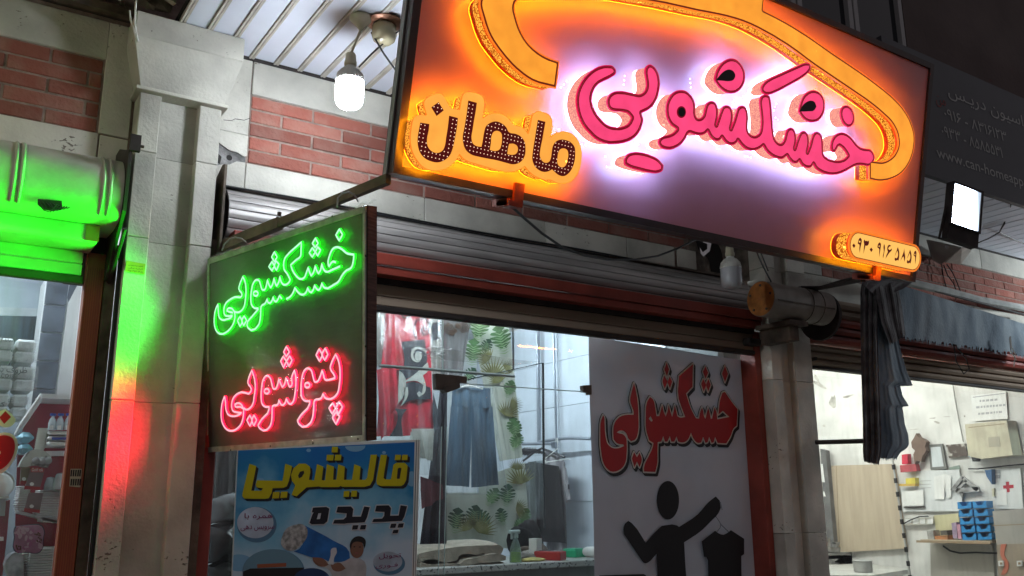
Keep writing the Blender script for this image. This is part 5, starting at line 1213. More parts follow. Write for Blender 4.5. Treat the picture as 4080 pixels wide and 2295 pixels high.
sheet('cloth', mt, [(90, 480), (290, 560), (290, 700), (110, 800)], LO, 4.24, 1.5, .02, dk, nu=14, label='maroon sleeve')
pl_b = thing('hanging_bag', 'cream cloth bag hanging below the crimson blanket', 'bag', tuple(at(1720, 1830, 4.12)))
sheet('cloth', M['white_cloth'], [(0, 20), (210, 20), (190, 330), (85, 300)], LO, 4.12, 1.5, .015, pl_b, nu=18)
sheet('clear_wrap', M['bag'], [(0, 0), (290, 0), (300, 480), (85, 470)], LO, 4.08, 2, .02, pl_b, nu=18)
# ---- rail, hangers, clothes by the side wall
M['steel'] = mat('grey steel tube', (.32, .35, .40), .35, metal=.6)
rl = thing('clothes_rail', 'grey steel clothes rail and posts along the tiled side wall', 'rail', tuple(atX(2250, 2250, 4.10)))
sp = SIDEP(4.10)
def sx(x, y, crop, X=4.10): return atX(*ip(x, y, crop), X)
MB().tube([sx(1745, 205, IN), sx(1758, 1400, IN)], .017, 8).build('post', M['steel'], rl)
MB().tube([sx(1910, 230, IN), sx(1940, 1360, IN), sx(1405, 300, LO)], .010, 8).build('post', M['steel'], rl)
MB().tube([sx(1075, 168, LO, 4.0), sx(1360, 165, LO, 4.0)], .012, 8).build('rail', M['steel'], rl)
MB().tube([sx(1240, 148, LO, 4.02), sx(1450, 115, LO, 4.02), sx(1530, 110, LO, 4.03), sx(1740, 117, LO, 4.04)], .012, 8).build('rail', M['steel'], rl)
plate(SIDEP(4.06), [(1355, 155), (1395, 150), (1398, 210), (1358, 212)], LO, -.01, .02, M['steel'], 'clamp', rl)
M['hanger_black'] = mat('black hanger', (.02, .02, .025), .4)
def hanger(label, x, y, s, m, wx=.0, grp=None):
    t = thing('clothes_hanger', label, 'hanger', tuple(sx(x, y, LO, 3.95)), grp)
    P = [(x, y-30*s), (x+12*s, y-46*s), (x+26*s, y-34*s), (x+14*s, y-16*s), (x+14*s, y)]
    MB().tube([sx(a, b, LO, 3.95) for a, b in P], .003, 5).build('hook', M['wirehook'], t)
    MB().tube([sx(x-170*s, y+120*s, LO, 3.95), sx(x-60*s, y+35*s, LO, 3.93), sx(x+10*s, y, LO, 3.95), sx(x+90*s, y+30*s, LO, 3.95), sx(x+230*s, y+85*s, LO, 3.97)], .009, 6).build('shoulder', m, t)
    return t
hanger('black plastic hanger with a plaid shirt on the clothes rail', 1255, 210, 1.0, M['hanger_black'])
for k in range(5):
    x = 1092+k*26
    hanger('dark hanger bunched with others at the inner end of the rail', x, 215+k*2, .42, M['hanger_black'], 0, 'hangers bunched on the laundry rail')
t = thing('wire_hanger', 'thin white wire hanger in front of the plaid shirt', 'hanger', tuple(sx(1420, 200, LO, 3.9)))
MB().tube([sx(1400, 150, LO, 3.9), sx(1402, 118, LO, 3.9), sx(1415, 110, LO, 3.9), sx(1418, 160, LO, 3.9), sx(1420, 210, LO, 3.9), sx(1290, 315, LO, 3.9), sx(1300, 345, LO, 3.9), sx(1520, 312, LO, 3.9), sx(1540, 320, LO, 3.9)], .003, 5).build('wire', M['white'], t)
def side_cloth(nm, m, corners, X, folds, amp, parent, seed=0., nu=24, nv=10):
    def g(u, v):
        p = bil(corners, u, v); w = amp*math.sin(u*folds*6.283+seed+v)
        return sx(p[0], p[1], LO, X)+np.array([w, 0, 0])
    return MB().grid(g, nu, nv).build(nm, m, parent, smooth=True)
M['plaid'] = mat('grey plaid shirt', (.20, .19, .21), .9, col2=(.34, .32, .33), vs=14, thr=(.45, .55), stretch=(1, 1, .3))
M['trouser'] = mat('black trousers', (.010, .010, .012), .9)
sh = thing('plaid_shirt', 'grey plaid short sleeved shirt hanging on the rail', 'shirt', tuple(sx(1480, 1250, LO, 3.98)))
side_cloth('body', M['plaid'], [(1290, 215), (1480, 320), (1500, 1240), (1300, 1260)], 3.99, 2, .012, sh)
side_cloth('sleeve', M['plaid'], [(1470, 330), (1500, 400), (1535, 700), (1490, 740)], 3.98, 1, .01, sh)
side_cloth('sleeve_cuff', M['black_cloth'], [(1490, 560), (1530, 560), (1536, 605), (1500, 610)], 3.975, .5, .004, sh)
ts = thing('black_trousers', 'black trousers folded over a hanger on the rail', 'trousers', tuple(sx(1390, 1130, LO, 3.95)))
side_cloth('cloth', M['trouser'], [(1200, 345), (1430, 385), (1505, 1130), (1180, 1110)], 3.955, 1.5, .01, ts)
js = thing('bagged_jacket', 'dark green jacket in a dusty bag on the rail', 'jacket', tuple(sx(1170, 1100, LO, 3.9)))
side_cloth('cloth', mat('olive black cloth', (.045, .05, .045), .9, var=.5, vs=6), [(1090, 360), (1210, 330), (1220, 1120), (1140, 1110)], 3.93, 1.5, .012, js)
side_cloth('garment_bag', M['bag'], [(1085, 340), (1290, 330), (1290, 900), (1120, 900)], 3.90, 2, .012, js)
# ---- counter and the things on it
M['counter'] = mat('speckled white counter', (.55, .55, .53), .3, col2=(.12, .12, .12), vs=60, thr=(.56, .62))
CZ = float(at(2040, 2247, 4.28)[2])
ct = thing('counter', 'speckled white stone counter along the inside of the laundry window', 'counter', (2.4, 4.3, .12))
MB().box(1.0, 3.5, 4.28, 4.86, CZ-.035, CZ, b=.004).build('top', M['counter'], ct)
MB().box(1.02, 3.48, 4.31, 4.84, .14, CZ-.036).build('front', mat('grey counter front', (.30, .31, .31), .5), ct)
def cp(x, y, Yd): return at(*ip(x, y, LO), Yd)
bk = thing('folded_blanket', 'beige blanket folded in thick layers on the counter', 'blanket', tuple(cp(480, 1400, 4.45)))
M['beige'] = mat('beige fleece', (.36, .31, .25), .95, var=.15, vs=20, bump=.5, bs=90)
def roll_layer(nm, pts, y0, y1, par, seed):
    L = [(cp(x, y, y0)[0], cp(x, y, y0)[2]) for x, y in pts]
    L = smooth_loop(L, n=5)
    q = MB(); n = len(L); ny = 10
    vs = []; fs = []
    for j in range(ny+1):
        t = j/ny; e = 1-.10*(2*t-1)**6
        for x, z in L: vs.append((x+.01*math.sin(t*5+seed+x*9), y0+(y1-y0)*t, CZ+(z-CZ)*e+.006*math.sin(x*17+t*6+seed)))
    for j in range(ny):
        for i in range(n): fs.append((j*n+i, j*n+(i+1) % n, (j+1)*n+(i+1) % n, (j+1)*n+i))
    fs += [tuple(range(n)), tuple(range(ny*n+n-1, ny*n-1, -1))]
    q.add(vs, fs); return q.build(nm, M['beige'], par, smooth='auto')
roll_layer('fold', [(70, 1330), (160, 1290), (330, 1310), (560, 1320), (720, 1330), (900, 1315), (945, 1360), (920, 1390), (700, 1410), (400, 1420), (120, 1410), (60, 1390)], 4.36, 4.8, bk, 0)
roll_layer('fold', [(480, 1330), (520, 1300), (640, 1275), (860, 1220), (905, 1240), (900, 1280), (760, 1320), (600, 1345), (520, 1360)], 4.33, 4.78, bk, 1)
roll_layer('fold', [(70, 1240), (160, 1190), (330, 1160), (560, 1150), (760, 1122), (850, 1125), (878, 1160), (860, 1205), (720, 1225), (680, 1215), (640, 1240), (560, 1235), (460, 1265), (450, 1300), (300, 1315), (120, 1310), (60, 1280)], 4.36, 4.78, bk, 2)
roll_layer('fold', [(460, 1280), (600, 1240), (660, 1245), (680, 1270), (560, 1295), (480, 1305)], 4.38, 4.7, bk, 3)
sb = thing('spray_bottle', 'clear spray bottle half full of green liquid on the counter', 'bottle', tuple(cp(1010, 1350, 4.36)))
c0 = cp(1010, 1345, 4.36); c0[2] = CZ; hk = (cp(1010, 1010, 4.36)-cp(1010, 1345, 4.36))[2]
M['clear_pl'] = film('clear bottle', (.86, .95, .92), .5, .1, haze=.18, hcol=(.55, .7, .68), streak=.1)
M['green_liq'] = mat('green liquid', (.22, .36, .02), .2)
rr = .034
MB().lathe([(0, 0), (rr, 0), (rr*1.02, hk*.12), (rr*.95, hk*.33), (rr*.75, hk*.5), (rr*.42, hk*.66), (rr*.34, hk*.74), (0, hk*.75)], c0, (0, 0, 1), 20).build('body', M['clear_pl'], sb, smooth=True)
MB().lathe([(0, .003), (rr*.9, .003), (rr*.93, hk*.12), (rr*.86, hk*.31), (0, hk*.32)], c0, (0, 0, 1), 20).build('liquid', M['green_liq'], sb, smooth='auto')
MB().box(c0[0]-.045, c0[0]+.028, c0[1]-.012, c0[1]+.012, c0[2]+hk*.84, c0[2]+hk*.95, b=.005).box(c0[0]-.012, c0[0]+.012, c0[1]-.011, c0[1]+.011, c0[2]+hk*.72, c0[2]+hk*.85).box(c0[0]-.03, c0[0]-.022, c0[1]-.006, c0[1]+.006, c0[2]+hk*.68, c0[2]+hk*.85).build('trigger_head', mat('frosted spray head', (.5, .6, .58), .4), sb)
def on_counter(nm, label, cat, x, y, Yd, sz, m, rot=0., extra=None):
    c = cp(x, y, Yd); t = thing(nm, label, cat, (c[0], Yd, CZ))
    w, d, h = sz; ca, sa = math.cos(rot), math.sin(rot)
    f = lambda X, Y, Z: (c[0]+X*ca-Y*sa, Yd+X*sa+Y*ca, CZ+Z)
    MB().box(-w/2, w/2, -d/2, d/2, 0.0, h, fn=f, b=.004).build('body', m, t)
    return t, f
t, f = on_counter('card_reader', 'red payment card reader leaning on the counter', 'card reader', 1345, 1310, 4.42, (.085, .17, .05), mat('red plastic', (.42, .02, .02), .35), .5)
MB().box(-.03, .03, -.01, .06, .0505, .053, fn=f).build('screen', M['black'], t)
MB().box(-.03, .03, -.07, -.02, .0505, .053, fn=f).build('keypad', mat('grey keys', (.2, .2, .2), .5), t)
MB().box(-.035, .035, .07, .12, .03, .12, fn=f).build('paper_roll', M['white'], t)
t, f = on_counter('green_box', 'small bright green box on the counter', 'box', 1580, 1270, 4.55, (.11, .10, .045), mat('green plastic', (.02, .42, .20), .4), .3)
MB().box(-.05, .05, -.045, .045, .0455, .05, fn=f).build('lid', mat('green lid', (.03, .5, .25), .4), t)
t, f = on_counter('paper_stack', 'untidy papers and receipts on the counter', 'papers', 1680, 1260, 4.62, (.16, .12, .03), M['paper'], .2)
MB().box(-.07, .09, -.05, .07, .031, .034, fn=f).build('sheet', M['white'], t)
c = cp(1695, 1290, 4.45)
t = thing('thread_cone', 'white thread cone lying on the counter', 'thread', (c[0], 4.45, CZ))
MB().lathe([(0, 0), (.02, 0), (.03, .02), (.034, .09), (.012, .1), (.012, .101), (0, .101)], (c[0], 4.47, CZ+.034), (.35, -.9, 0), 18).build('thread', M['white'], t, smooth='auto')
MB().lathe([(0, .102), (.011, .1022)], (c[0], 4.47, CZ+.034), (.35, -.9, 0), 14).build('core', M['dark'], t)
for lb, x, y, Yd, sz, cl in (('yellow folded cloth on the counter edge', 1160, 1340, 4.38, (.20, .10, .02), (.42, .36, .12)), ('brown crumpled cloth behind the card reader', 1190, 1270, 4.6, (.20, .16, .08), (.10, .075, .06)), ('grey crumpled rag beside the spray bottle', 1130, 1300, 4.52, (.16, .12, .05), (.22, .2, .18)), ('black ball of cloth between the curtain and the bottle', 1110, 1160, 4.7, (.22, .2, .20), (.012, .012, .014))):
    c = cp(x, y, Yd); t = thing('crumpled_cloth', lb, 'cloth', (c[0], Yd, CZ))
    bm = bmesh.new(); bmesh.ops.create_icosphere(bm, subdivisions=3, radius=.5)
    vs = [(c[0]+v.co.x*sz[0]*(1+.18*math.sin(v.co.y*9+v.co.z*7)), Yd+v.co.y*sz[1], CZ+max(0.0, (v.co.z+.42)*sz[2]*(1+.25*math.sin(v.co.x*11+v.co.y*5)))) for v in bm.verts]
    MB().add(vs, [tuple(v.index for v in fc_.verts) for fc_ in bm.faces]).build('cloth', mat('rag', cl, .95, var=.2, vs=30), t, smooth=True); bm.free()
# black furry heap behind the curtain foot
c = at(2010, 2150, 4.75)
# ---- bagged blankets at the lower left of the window
M['bag_dark'] = mat('dark blanket in bag', (.055, .05, .055), .25, spec=.8, var=.4, vs=5, bump=.6, bs=9, coat=.6)
BB = BB_
def pillow(lb, pts, Yd, dep, m, nm='bagged_blanket'):
    L = smooth_loop([(at(BB[0]+x/BB[2], BB[1]+y/BB[2], Yd)[0], at(BB[0]+x/BB[2], BB[1]+y/BB[2], Yd)[2]) for x, y in pts], n=4)
    cx_ = sum(p[0] for p in L)/len(L); cz_ = sum(p[1] for p in L)/len(L)
    t = thing(nm, lb, 'blanket', (cx_, Yd, cz_-.1)); q = MB(); n = len(L); vs = []; fs = []; R_ = 8
    for j in range(R_+1):
        a = j/R_*math.pi/2; s = math.cos(a); y = Yd-dep*math.sin(a)
        for x, z in L: vs.append((cx_+(x-cx_)*max(s, .02), y+.012*math.sin(x*31+z*23+j), cz_+(z-cz_)*max(s, .02)))
    for j in range(R_):
        for i in range(n): fs.append((j*n+i, j*n+(i+1) % n, (j+1)*n+(i+1) % n, (j+1)*n+i))
    q.add(vs, fs); q.build('bag', m, t, smooth=True)
pillow('grey blanket in a shiny plastic bag on top of the window pile', [(1570, 880), (1700, 830), (1820, 830), (1900, 900), (1850, 1010), (1700, 1040), (1570, 1060)], 4.0, .10, mat('grey bagged blanket', (.24, .23, .24), .2, spec=.8, var=.3, vs=5, bump=.6, bs=10, coat=.6))
pillow('black blanket in a shiny plastic bag in the middle of the window pile', [(1550, 1070), (1700, 1040), (1880, 1030), (1900, 1200), (1800, 1300), (1550, 1360)], 4.0, .10, M['bag_dark'])
pillow('dark blanket in a crinkled bag at the bottom of the window pile', [(1530, 1380), (1700, 1320), (1880, 1290), (1900, 1560), (1530, 1570)], 4.0, .10, M['bag_dark'])
t = thing('dark_drape', 'grey streaked drape behind the bagged blankets', 'curtain', tuple(at(870, 2000, 4.3)))
sheet('cloth', mat('streaked drape', (.13, .12, .12), .8, var=.6, vs=6, stretch=(3, 3, .3)), [(1560, 500), (1900, 500), (1860, 1000), (1540, 1000)], BB, 4.3, 3, .02, t)

# ================================================================== posters on the glass
PP = (930, 1750, 2.659)
pw = WALLP(3.818)
po = thing('blue_poster', 'blue carpet washing poster with yellow Persian headline and rolled carpet', 'poster', tuple(at(1300, 2295, 3.818)))
def poster_bg():
    m = bpy.data.materials.new('poster sky print'); m.use_nodes = True; nt = m.node_tree; N = nt.nodes; L = nt.links; p = N['Principled BSDF']; p.inputs['Roughness'].default_value = .35
    tc = N.new('ShaderNodeTexCoord'); sx_ = N.new('ShaderNodeSeparateXYZ'); L.new(tc.outputs['Object'], sx_.inputs[0])
    nz = N.new('ShaderNodeTexNoise'); nz.inputs['Scale'].default_value = 3.0; nz.inputs['Detail'].default_value = 6; L.new(tc.outputs['Object'], nz.inputs['Vector'])
    mr = N.new('ShaderNodeMapRange'); mr.inputs[1].default_value = .62; mr.inputs[2].default_value = .05; L.new(sx_.outputs[2], mr.inputs[0])
    ad = N.new('ShaderNodeMath'); ad.operation = 'MULTIPLY_ADD'; ad.inputs[1].default_value = 1.6; ad.inputs[2].default_value = -.8; L.new(nz.outputs[0], ad.inputs[0])
    a2 = N.new('ShaderNodeMath'); a2.operation = 'ADD'; L.new(mr.outputs[0], a2.inputs[0]); L.new(ad.outputs[0], a2.inputs[1])
    r = N.new('ShaderNodeValToRGB'); e = r.color_ramp.elements; e[0].color = (.006, .17, .50, 1); e[1].color = (.58, .70, .80, 1); e[1].position = .95; k = r.color_ramp.elements.new(.35); k.color = (.015, .24, .50, 1); k = r.color_ramp.elements.new(.6); k.color = (.20, .50, .68, 1)
    L.new(a2.outputs[0], r.inputs[0]); L.new(r.outputs[0], p.inputs['Base Color']); return m
plate(pw, [(45, 60), (1980, 5), (1925, 1900), (-40, 1900)], PP, -.004, .002, M['white'], 'backing', po)
plate(pw, [(50, 120), (1920, 30), (1880, 1900), (-30, 1900)], PP, .003, .003, poster_bg(), 'print', po)
for x0, x1 in ((1937, 1944), (1962, 1966)):
    plate(pw, [(x0, 5), (x1, 5), (x1-48, 1900), (x0-48, 1900)], PP, .0025, .0025, M['black'], 'border_line', po)
M['p_yel'] = mat('yellow ink', (.62, .52, .0), .45); M['p_blk'] = mat('black ink', (.012, .012, .02), .45); M['p_wht'] = mat('white ink', (.66, .66, .68), .45); M['p_mag'] = mat('plum ink', (.24, .02, .12), .45)
yel = [([(1555, 165), (1622, 165), (1585, 410), (1600, 425), (1662, 425), (1690, 270), (1720, 250), (1810, 250), (1840, 280), (1825, 430), (1800, 480), (1770, 497), (1560, 497), (1515, 480), (1508, 440)], [[(1735, 310), (1760, 300), (1775, 310), (1755, 420), (1725, 420)]]),
 ([(1710, 165), (1770, 165), (1762, 222), (1702, 222)], []), ([(1785, 165), (1842, 165), (1836, 222), (1776, 222)], []),
 ([(1448, 165), (1515, 165), (1475, 430), (1440, 490), (1380, 505), (1150, 505), (1130, 495), (1110, 507), (920, 507), (900, 500), (770, 510), (665, 605), (610, 590), (650, 490), (615, 440), (605, 380), (630, 310), (690, 258), (760, 258), (805, 290), (810, 350), (795, 430), (850, 435), (880, 265), (948, 290), (930, 435), (965, 435), (985, 265), (1060, 290), (1050, 430), (1085, 430), (1105, 265), (1175, 290), (1165, 430), (1250, 430), (1275, 265), (1342, 290), (1330, 430), (1390, 430), (1410, 410)], [[(680, 385), (700, 345), (740, 332), (745, 360), (720, 400), (690, 415)]]),
 ([(1040, 80), (1102, 80), (1098, 140), (1034, 140)], []), ([(985, 165), (1060, 165), (1050, 225), (978, 225)], []), ([(1075, 165), (1140, 165), (1132, 225), (1066, 225)], []),
 ([(1165, 550), (1225, 545), (1218, 610), (1158, 612)], []), ([(1245, 545), (1305, 542), (1300, 608), (1238, 610)], []),
 ([(165, 260), (238, 285), (185, 545), (290, 545), (310, 520), (240, 510), (230, 480), (245, 435), (515, 440), (545, 260), (618, 285), (585, 440), (560, 500), (525, 515), (410, 520), (400, 570), (370, 625), (330, 632), (110, 630), (88, 600), (95, 560)], []),
 ([(415, 560), (485, 555), (478, 625), (405, 628)], []), ([(500, 555), (570, 553), (562, 620), (492, 624)], [])]
blk = [([(838, 725), (980, 717), (1012, 735), (990, 870), (955, 898), (825, 902), (802, 885), (830, 800), (845, 775), (825, 775)], [[(895, 785), (925, 782), (912, 845), (878, 848)]]),
 ([(1100, 715), (1240, 712), (1265, 740), (1255, 820), (1345, 820), (1380, 712), (1440, 720), (1410, 830), (1385, 880), (1200, 890), (1170, 895), (1050, 893), (1065, 855), (1160, 850), (1190, 825), (1195, 785), (1085, 775)], []),
 ([(1260, 912), (1320, 910), (1308, 955), (1250, 958)], []), ([(1345, 910), (1402, 908), (1392, 955), (1333, 957)], []),
 ([(1510, 703), (1640, 700), (1665, 730), (1655, 810), (1745, 808), (1765, 700), (1835, 710), (1805, 820), (1780, 865), (1590, 875), (1465, 878), (1480, 845), (1570, 840), (1590, 815), (1595, 770), (1495, 765)], []),
 ([(1665, 895), (1722, 893), (1710, 938), (1652, 940)], []), ([(1745, 893), (1800, 890), (1790, 935), (1732, 937)], []), ([(1690, 960), (1745, 958), (1735, 995), (1678, 996)], [])]
qs, qy, qb, qw = MB(), MB(), MB(), MB()
for o_, hs in yel:
    LL = [pw.trace(o_, PP)]+[pw.trace(h, PP) for h in hs]
    qy.flat(pw, LL, .0058)
    for dx in (8, 18, 26): qs.flat(pw, [pw.trace([(x+dx, y+dx*.95) for x, y in o_], PP)], .0042+.0002*dx/26)
for o_, hs in blk:
    LL = [pw.trace(o_, PP)]+[pw.trace(h, PP) for h in hs]; qb.flat(pw, LL, .0056)
    g = offset_loops([LL[0]], [.0045], .0016, .0004)[0]
    if g: qw.flat(pw, g, .0046)
qs.build('headline_shadow', M['p_blk'], po); qy.build('headline', M['p_yel'], po); qw.build('name_outline', M['p_wht'], po); qb.build('name', M['p_blk'], po)
M['bubble'] = mat('bubble print', (.50, .58, .68), .35, var=.25, vs=6); M['bubble2'] = mat('bubble rim print', (.10, .22, .34), .35); M['bubble3'] = mat('pale bubble print', (.22, .46, .66), .35)
for c, rx, ry in (((1290, 70), 108, 62), ((797, 118), 24, 18), ((1596, 142), 20, 16), ((1890, 420), 60, 80), ((1880, 855), 62, 58), ((285, 470), 58, 60), ((60, 1310), 150, 90)):
    plate(pw, [(min(max(x, 48-.04*y), 1916-.022*y), max(y, 125-.048*x+8)) for x, y in ell(c[0], c[1], rx, ry, 36)], PP, .0034, .0034, M['bubble3'], 'bubble', po)
for c, rx, ry in (((242, 898), 210, 188), ((1645, 1310), 168, 120)):
    b0 = plate(pw, ell(c[0]+6, c[1]+8, rx, ry, 32), PP, .0036, .0036, M['bubble2'], 'bubble_badge', po)
    plate(pw, ell(c[0]-10, c[1]-14, rx*.92, ry*.88, 32), PP, .004, .004, M['bubble'], 'bubble_face', b0)
def ptext(s, x0, y0, x1, y1):
    a = pw.uv(*ip(x0, y1, PP)); b = pw.uv(*ip(x1, y0, PP)); q = MB(); text_into(q, pw, s, a[0], b[0], a[1], b[1], .0062); q.build('badge_text', M['p_mag'], po)
ptext('همره با', 110, 780, 410, 855); ptext('سرویس دهی', 70, 905, 430, 975); ptext('تحویل', 1535, 1200, 1770, 1275); ptext('فـوری', 1500, 1305, 1735, 1375)
M['p_roll'] = mat('blue carpet print', (.02, .14, .42), .4, var=.3, vs=12); M['p_pile'] = mat('grey pile print', (.38, .37, .35), .5, var=.45, vs=60); M['p_skin'] = mat('skin print', (.25, .12, .075), .5); M['p_hair'] = mat('dark hair print', (.015, .012, .012), .5); M['p_shirt'] = mat('white overall print', (.50, .48, .48), .5, var=.15, vs=20)
plate(pw, [(760, 915), (1060, 1075), (1225, 1190), (1235, 1260), (1180, 1290), (1060, 1300), (640, 1190), (700, 1160)], PP, .0044, .0044, M['p_roll'], 'carpet_print', po, True)
plate(pw, [(560, 950), (640, 910), (740, 905), (782, 950), (780, 1030), (720, 1120), (640, 1180), (550, 1165), (505, 1110), (520, 1020)], PP, .0048, .0048, M['p_pile'], 'carpet_end_print', po, True)
plate(pw, [(835, 1260), (960, 1270), (1060, 1330), (1180, 1290), (1240, 1260), (1330, 1260), (1390, 1300), (1400, 1500), (1060, 1500), (1020, 1390), (850, 1300)], PP, .005, .005, M['p_shirt'], 'porter_print', po, True)
plate(pw, [(835, 1250), (960, 1270), (1010, 1330), (960, 1350), (850, 1300)], PP, .0052, .0052, M['p_skin'], 'arm_print', po, True)
plate(pw, [(1030, 1330), (1130, 1310), (1190, 1370), (1130, 1400), (1050, 1380)], PP, .0054, .0054, M['p_skin'], 'arm_print', po, True)
plate(pw, [(1030, 1230), (1040, 1160), (1060, 1150), (1090, 1150), (1095, 1200), (1070, 1250), (1060, 1330), (1000, 1320)], PP, .0056, .0056, M['p_wht'], 'glove_print', po, True)
plate(pw, ell(1308, 1160, 72, 100), PP, .0054, .0054, M['p_skin'], 'face_print', po)
plate(pw, [(1235, 1150), (1245, 1080), (1290, 1035), (1350, 1030), (1398, 1065), (1400, 1120), (1385, 1160), (1375, 1110), (1320, 1085), (1265, 1100), (1245, 1170)], PP, .0058, .0058, M['p_hair'], 'hair_print', po, True)
for c in ((1282, 1140), (1340, 1142)): plate(pw, ell(c[0], c[1], 12, 6, 8), PP, .0058, .0058, M['p_hair'], 'eye_print', po)
plate(pw, ell(1305, 1205, 22, 6, 8), PP, .0058, .0058, mat('mouth print', (.35, .1, .1), .5), 'mouth_print', po)
plate(pw, [(max(x, 48-.04*y), y) for x, y in ell(425, 1400, 330, 235, 36)], PP, .0046, .0046, M['bubble2'], 'bubble_badge', po)
plate(pw, ell(420, 1392, 318, 225, 36), PP, .005, .005, mat('teal bubble print', (.16, .30, .38), .35), 'bubble_face', po)
plate(pw, [(105, 1400), (180, 1370), (745, 1360), (750, 1500), (90, 1500)], PP, .0054, .0054, M['p_hair'], 'machine_print', po)
plate(pw, [(250, 1325), (560, 1310), (560, 1350), (255, 1365)], PP, .0056, .0056, mat('orange roll print', (.36, .10, .04), .5), 'machine_print', po)
plate(pw, ell(830, 1480, 190, 115, 30), PP, .0056, .0056, mat('navy bubble print', (.02, .05, .14), .35), 'bubble_face', po)
# ---- white banner with the red word and the clothes figure
bn = thing('white_banner', 'white laundry banner with red Persian word and black figure holding a shirt', 'banner', tuple(at(2650, 2295, 3.815)))
pb_ = WALLP(3.815)
BN = (2360, 1420, 2.898); FG = (2420, 1880, 3.491)
M['banner'] = mat('white vinyl banner', (.50, .50, .535), .4, var=.06, vs=3, bump=.15, bs=4)
_n = M['banner'].node_tree; _t = _n.nodes.new('ShaderNodeBsdfTranslucent'); _t.inputs[0].default_value = (.55, .58, .68, 1); _m = _n.nodes.new('ShaderNodeMixShader'); _m.inputs[0].default_value = .09
_n.links.new(_n.nodes['Principled BSDF'].outputs[0], _m.inputs[1]); _n.links.new(_t.outputs[0], _m.inputs[2]); _n.links.new(_m.outputs[0], _n.nodes['Material Output'].inputs[0])
def bfn(u, v):
    p = bil([(2345, 1338), (2992, 1440), (3040, 2320), (2372, 2320)], u, v)
    return at(p[0], p[1], 3.822)+np.array([0, .004*math.sin(u*9+v*2)+.003*math.sin(v*7+u*3), 0])
MB().grid(bfn, 30, 24).build('sheet', M['banner'], bn, smooth=True)
ra = [
 ([(118, 680), (95, 740), (85, 900), (95, 1100), (130, 1250), (200, 1325), (290, 1320), (365, 1250), (390, 1120), (390, 1010), (385, 950), (355, 905), (310, 890), (275, 880), (300, 860), (350, 860), (385, 890), (410, 950), (440, 980), (490, 960), (520, 880), (525, 700), (520, 560), (500, 420), (475, 310), (445, 420), (430, 510), (450, 580), (470, 640), (470, 675), (400, 675), (310, 700), (250, 770), (235, 880), (240, 960), (280, 1005), (350, 1015), (360, 1035), (300, 1060), (220, 1055), (170, 1010), (145, 920), (135, 760), (130, 700)], []),
 ([(475, 1105), (450, 1180), (480, 1280), (508, 1215), (540, 1280), (565, 1190), (540, 1110), (508, 1165)], []),
 ([(660, 468), (625, 530), (610, 700), (615, 850), (650, 970), (700, 1000), (690, 1050), (640, 1160), (590, 1280), (590, 1330), (720, 1335), (745, 1220), (745, 1100), (748, 990), (790, 985), (812, 920), (830, 985), (860, 985), (888, 920), (905, 985), (940, 985), (965, 925), (985, 985), (1030, 995), (1090, 970), (1132, 880), (1160, 950), (1210, 1000), (1250, 995), (1272, 930), (1300, 1000), (1325, 990), (1342, 930), (1370, 1000), (1395, 990), (1410, 930), (1440, 1000), (1540, 1005), (1590, 920), (1625, 830), (1660, 800), (1670, 610), (1620, 550), (1525, 410), (1495, 420), (1465, 520), (1450, 670), (1500, 630), (1575, 700), (1435, 728), (1425, 640), (1405, 590), (1390, 650), (1375, 720), (1360, 720), (1345, 640), (1330, 590), (1315, 650), (1300, 720), (1285, 700), (1275, 640), (1260, 590), (1240, 640), (1225, 720), (1190, 715), (1130, 600), (1075, 430), (1150, 350), (1155, 90), (995, 230), (990, 490), (1020, 580), (1065, 700), (1000, 705), (975, 690), (945, 560), (930, 640), (915, 700), (895, 640), (875, 560), (860, 640), (840, 695), (820, 650), (800, 560), (780, 640), (765, 690), (735, 690), (720, 600), (695, 500)], [[(645, 720), (665, 690), (690, 740), (675, 755)]]),
 ([(852, 75), (825, 150), (855, 235), (880, 150)], []), ([(825, 220), (805, 290), (830, 375), (860, 290)], []), ([(885, 230), (862, 300), (890, 375), (915, 290)], []),
 ([(1300, 115), (1270, 180), (1300, 260), (1330, 190)], []), ([(1275, 260), (1250, 320), (1280, 410), (1305, 330)], []), ([(1333, 260), (1307, 330), (1330, 410), (1360, 330)], []), ([(1525, 115), (1490, 200), (1525, 300), (1560, 200)], [])]
M['b_red'] = mat('red vinyl', (.42, .012, .015), .35); M['b_line'] = mat('cream vinyl outline', (.66, .64, .58), .4); M['b_blk'] = mat('black vinyl', (.010, .010, .012), .4)
allo = []; q = MB(); holes = []
for o_, hs in ra:
    A = smooth_loop(pb_.trace(o_, BN), n=3, corner=45); allo.append(A); H = [smooth_loop(pb_.trace(h, BN), n=3, corner=45) for h in hs]
    q.flat(pb_, [A]+H, .0052)
q.build('word', M['b_red'], bn)
qo, qk = MB(), MB()
for A in allo:
    a, b = offset_loops([A], [.008, .0115], .003, .0006); qo.flat(pb_, a, .0036)
    for sh_, w in ((.0, .0010), (.003, .0013), (.006, .0016), (.009, .0019), (.012, .0022)): qk.flat(pb_, [[(u+sh_, v-sh_*1.1) for u, v in L] for L in b], w)
qk.build('word_shadow', M['b_blk'], bn); qo.build('word_outline', M['b_line'], bn)
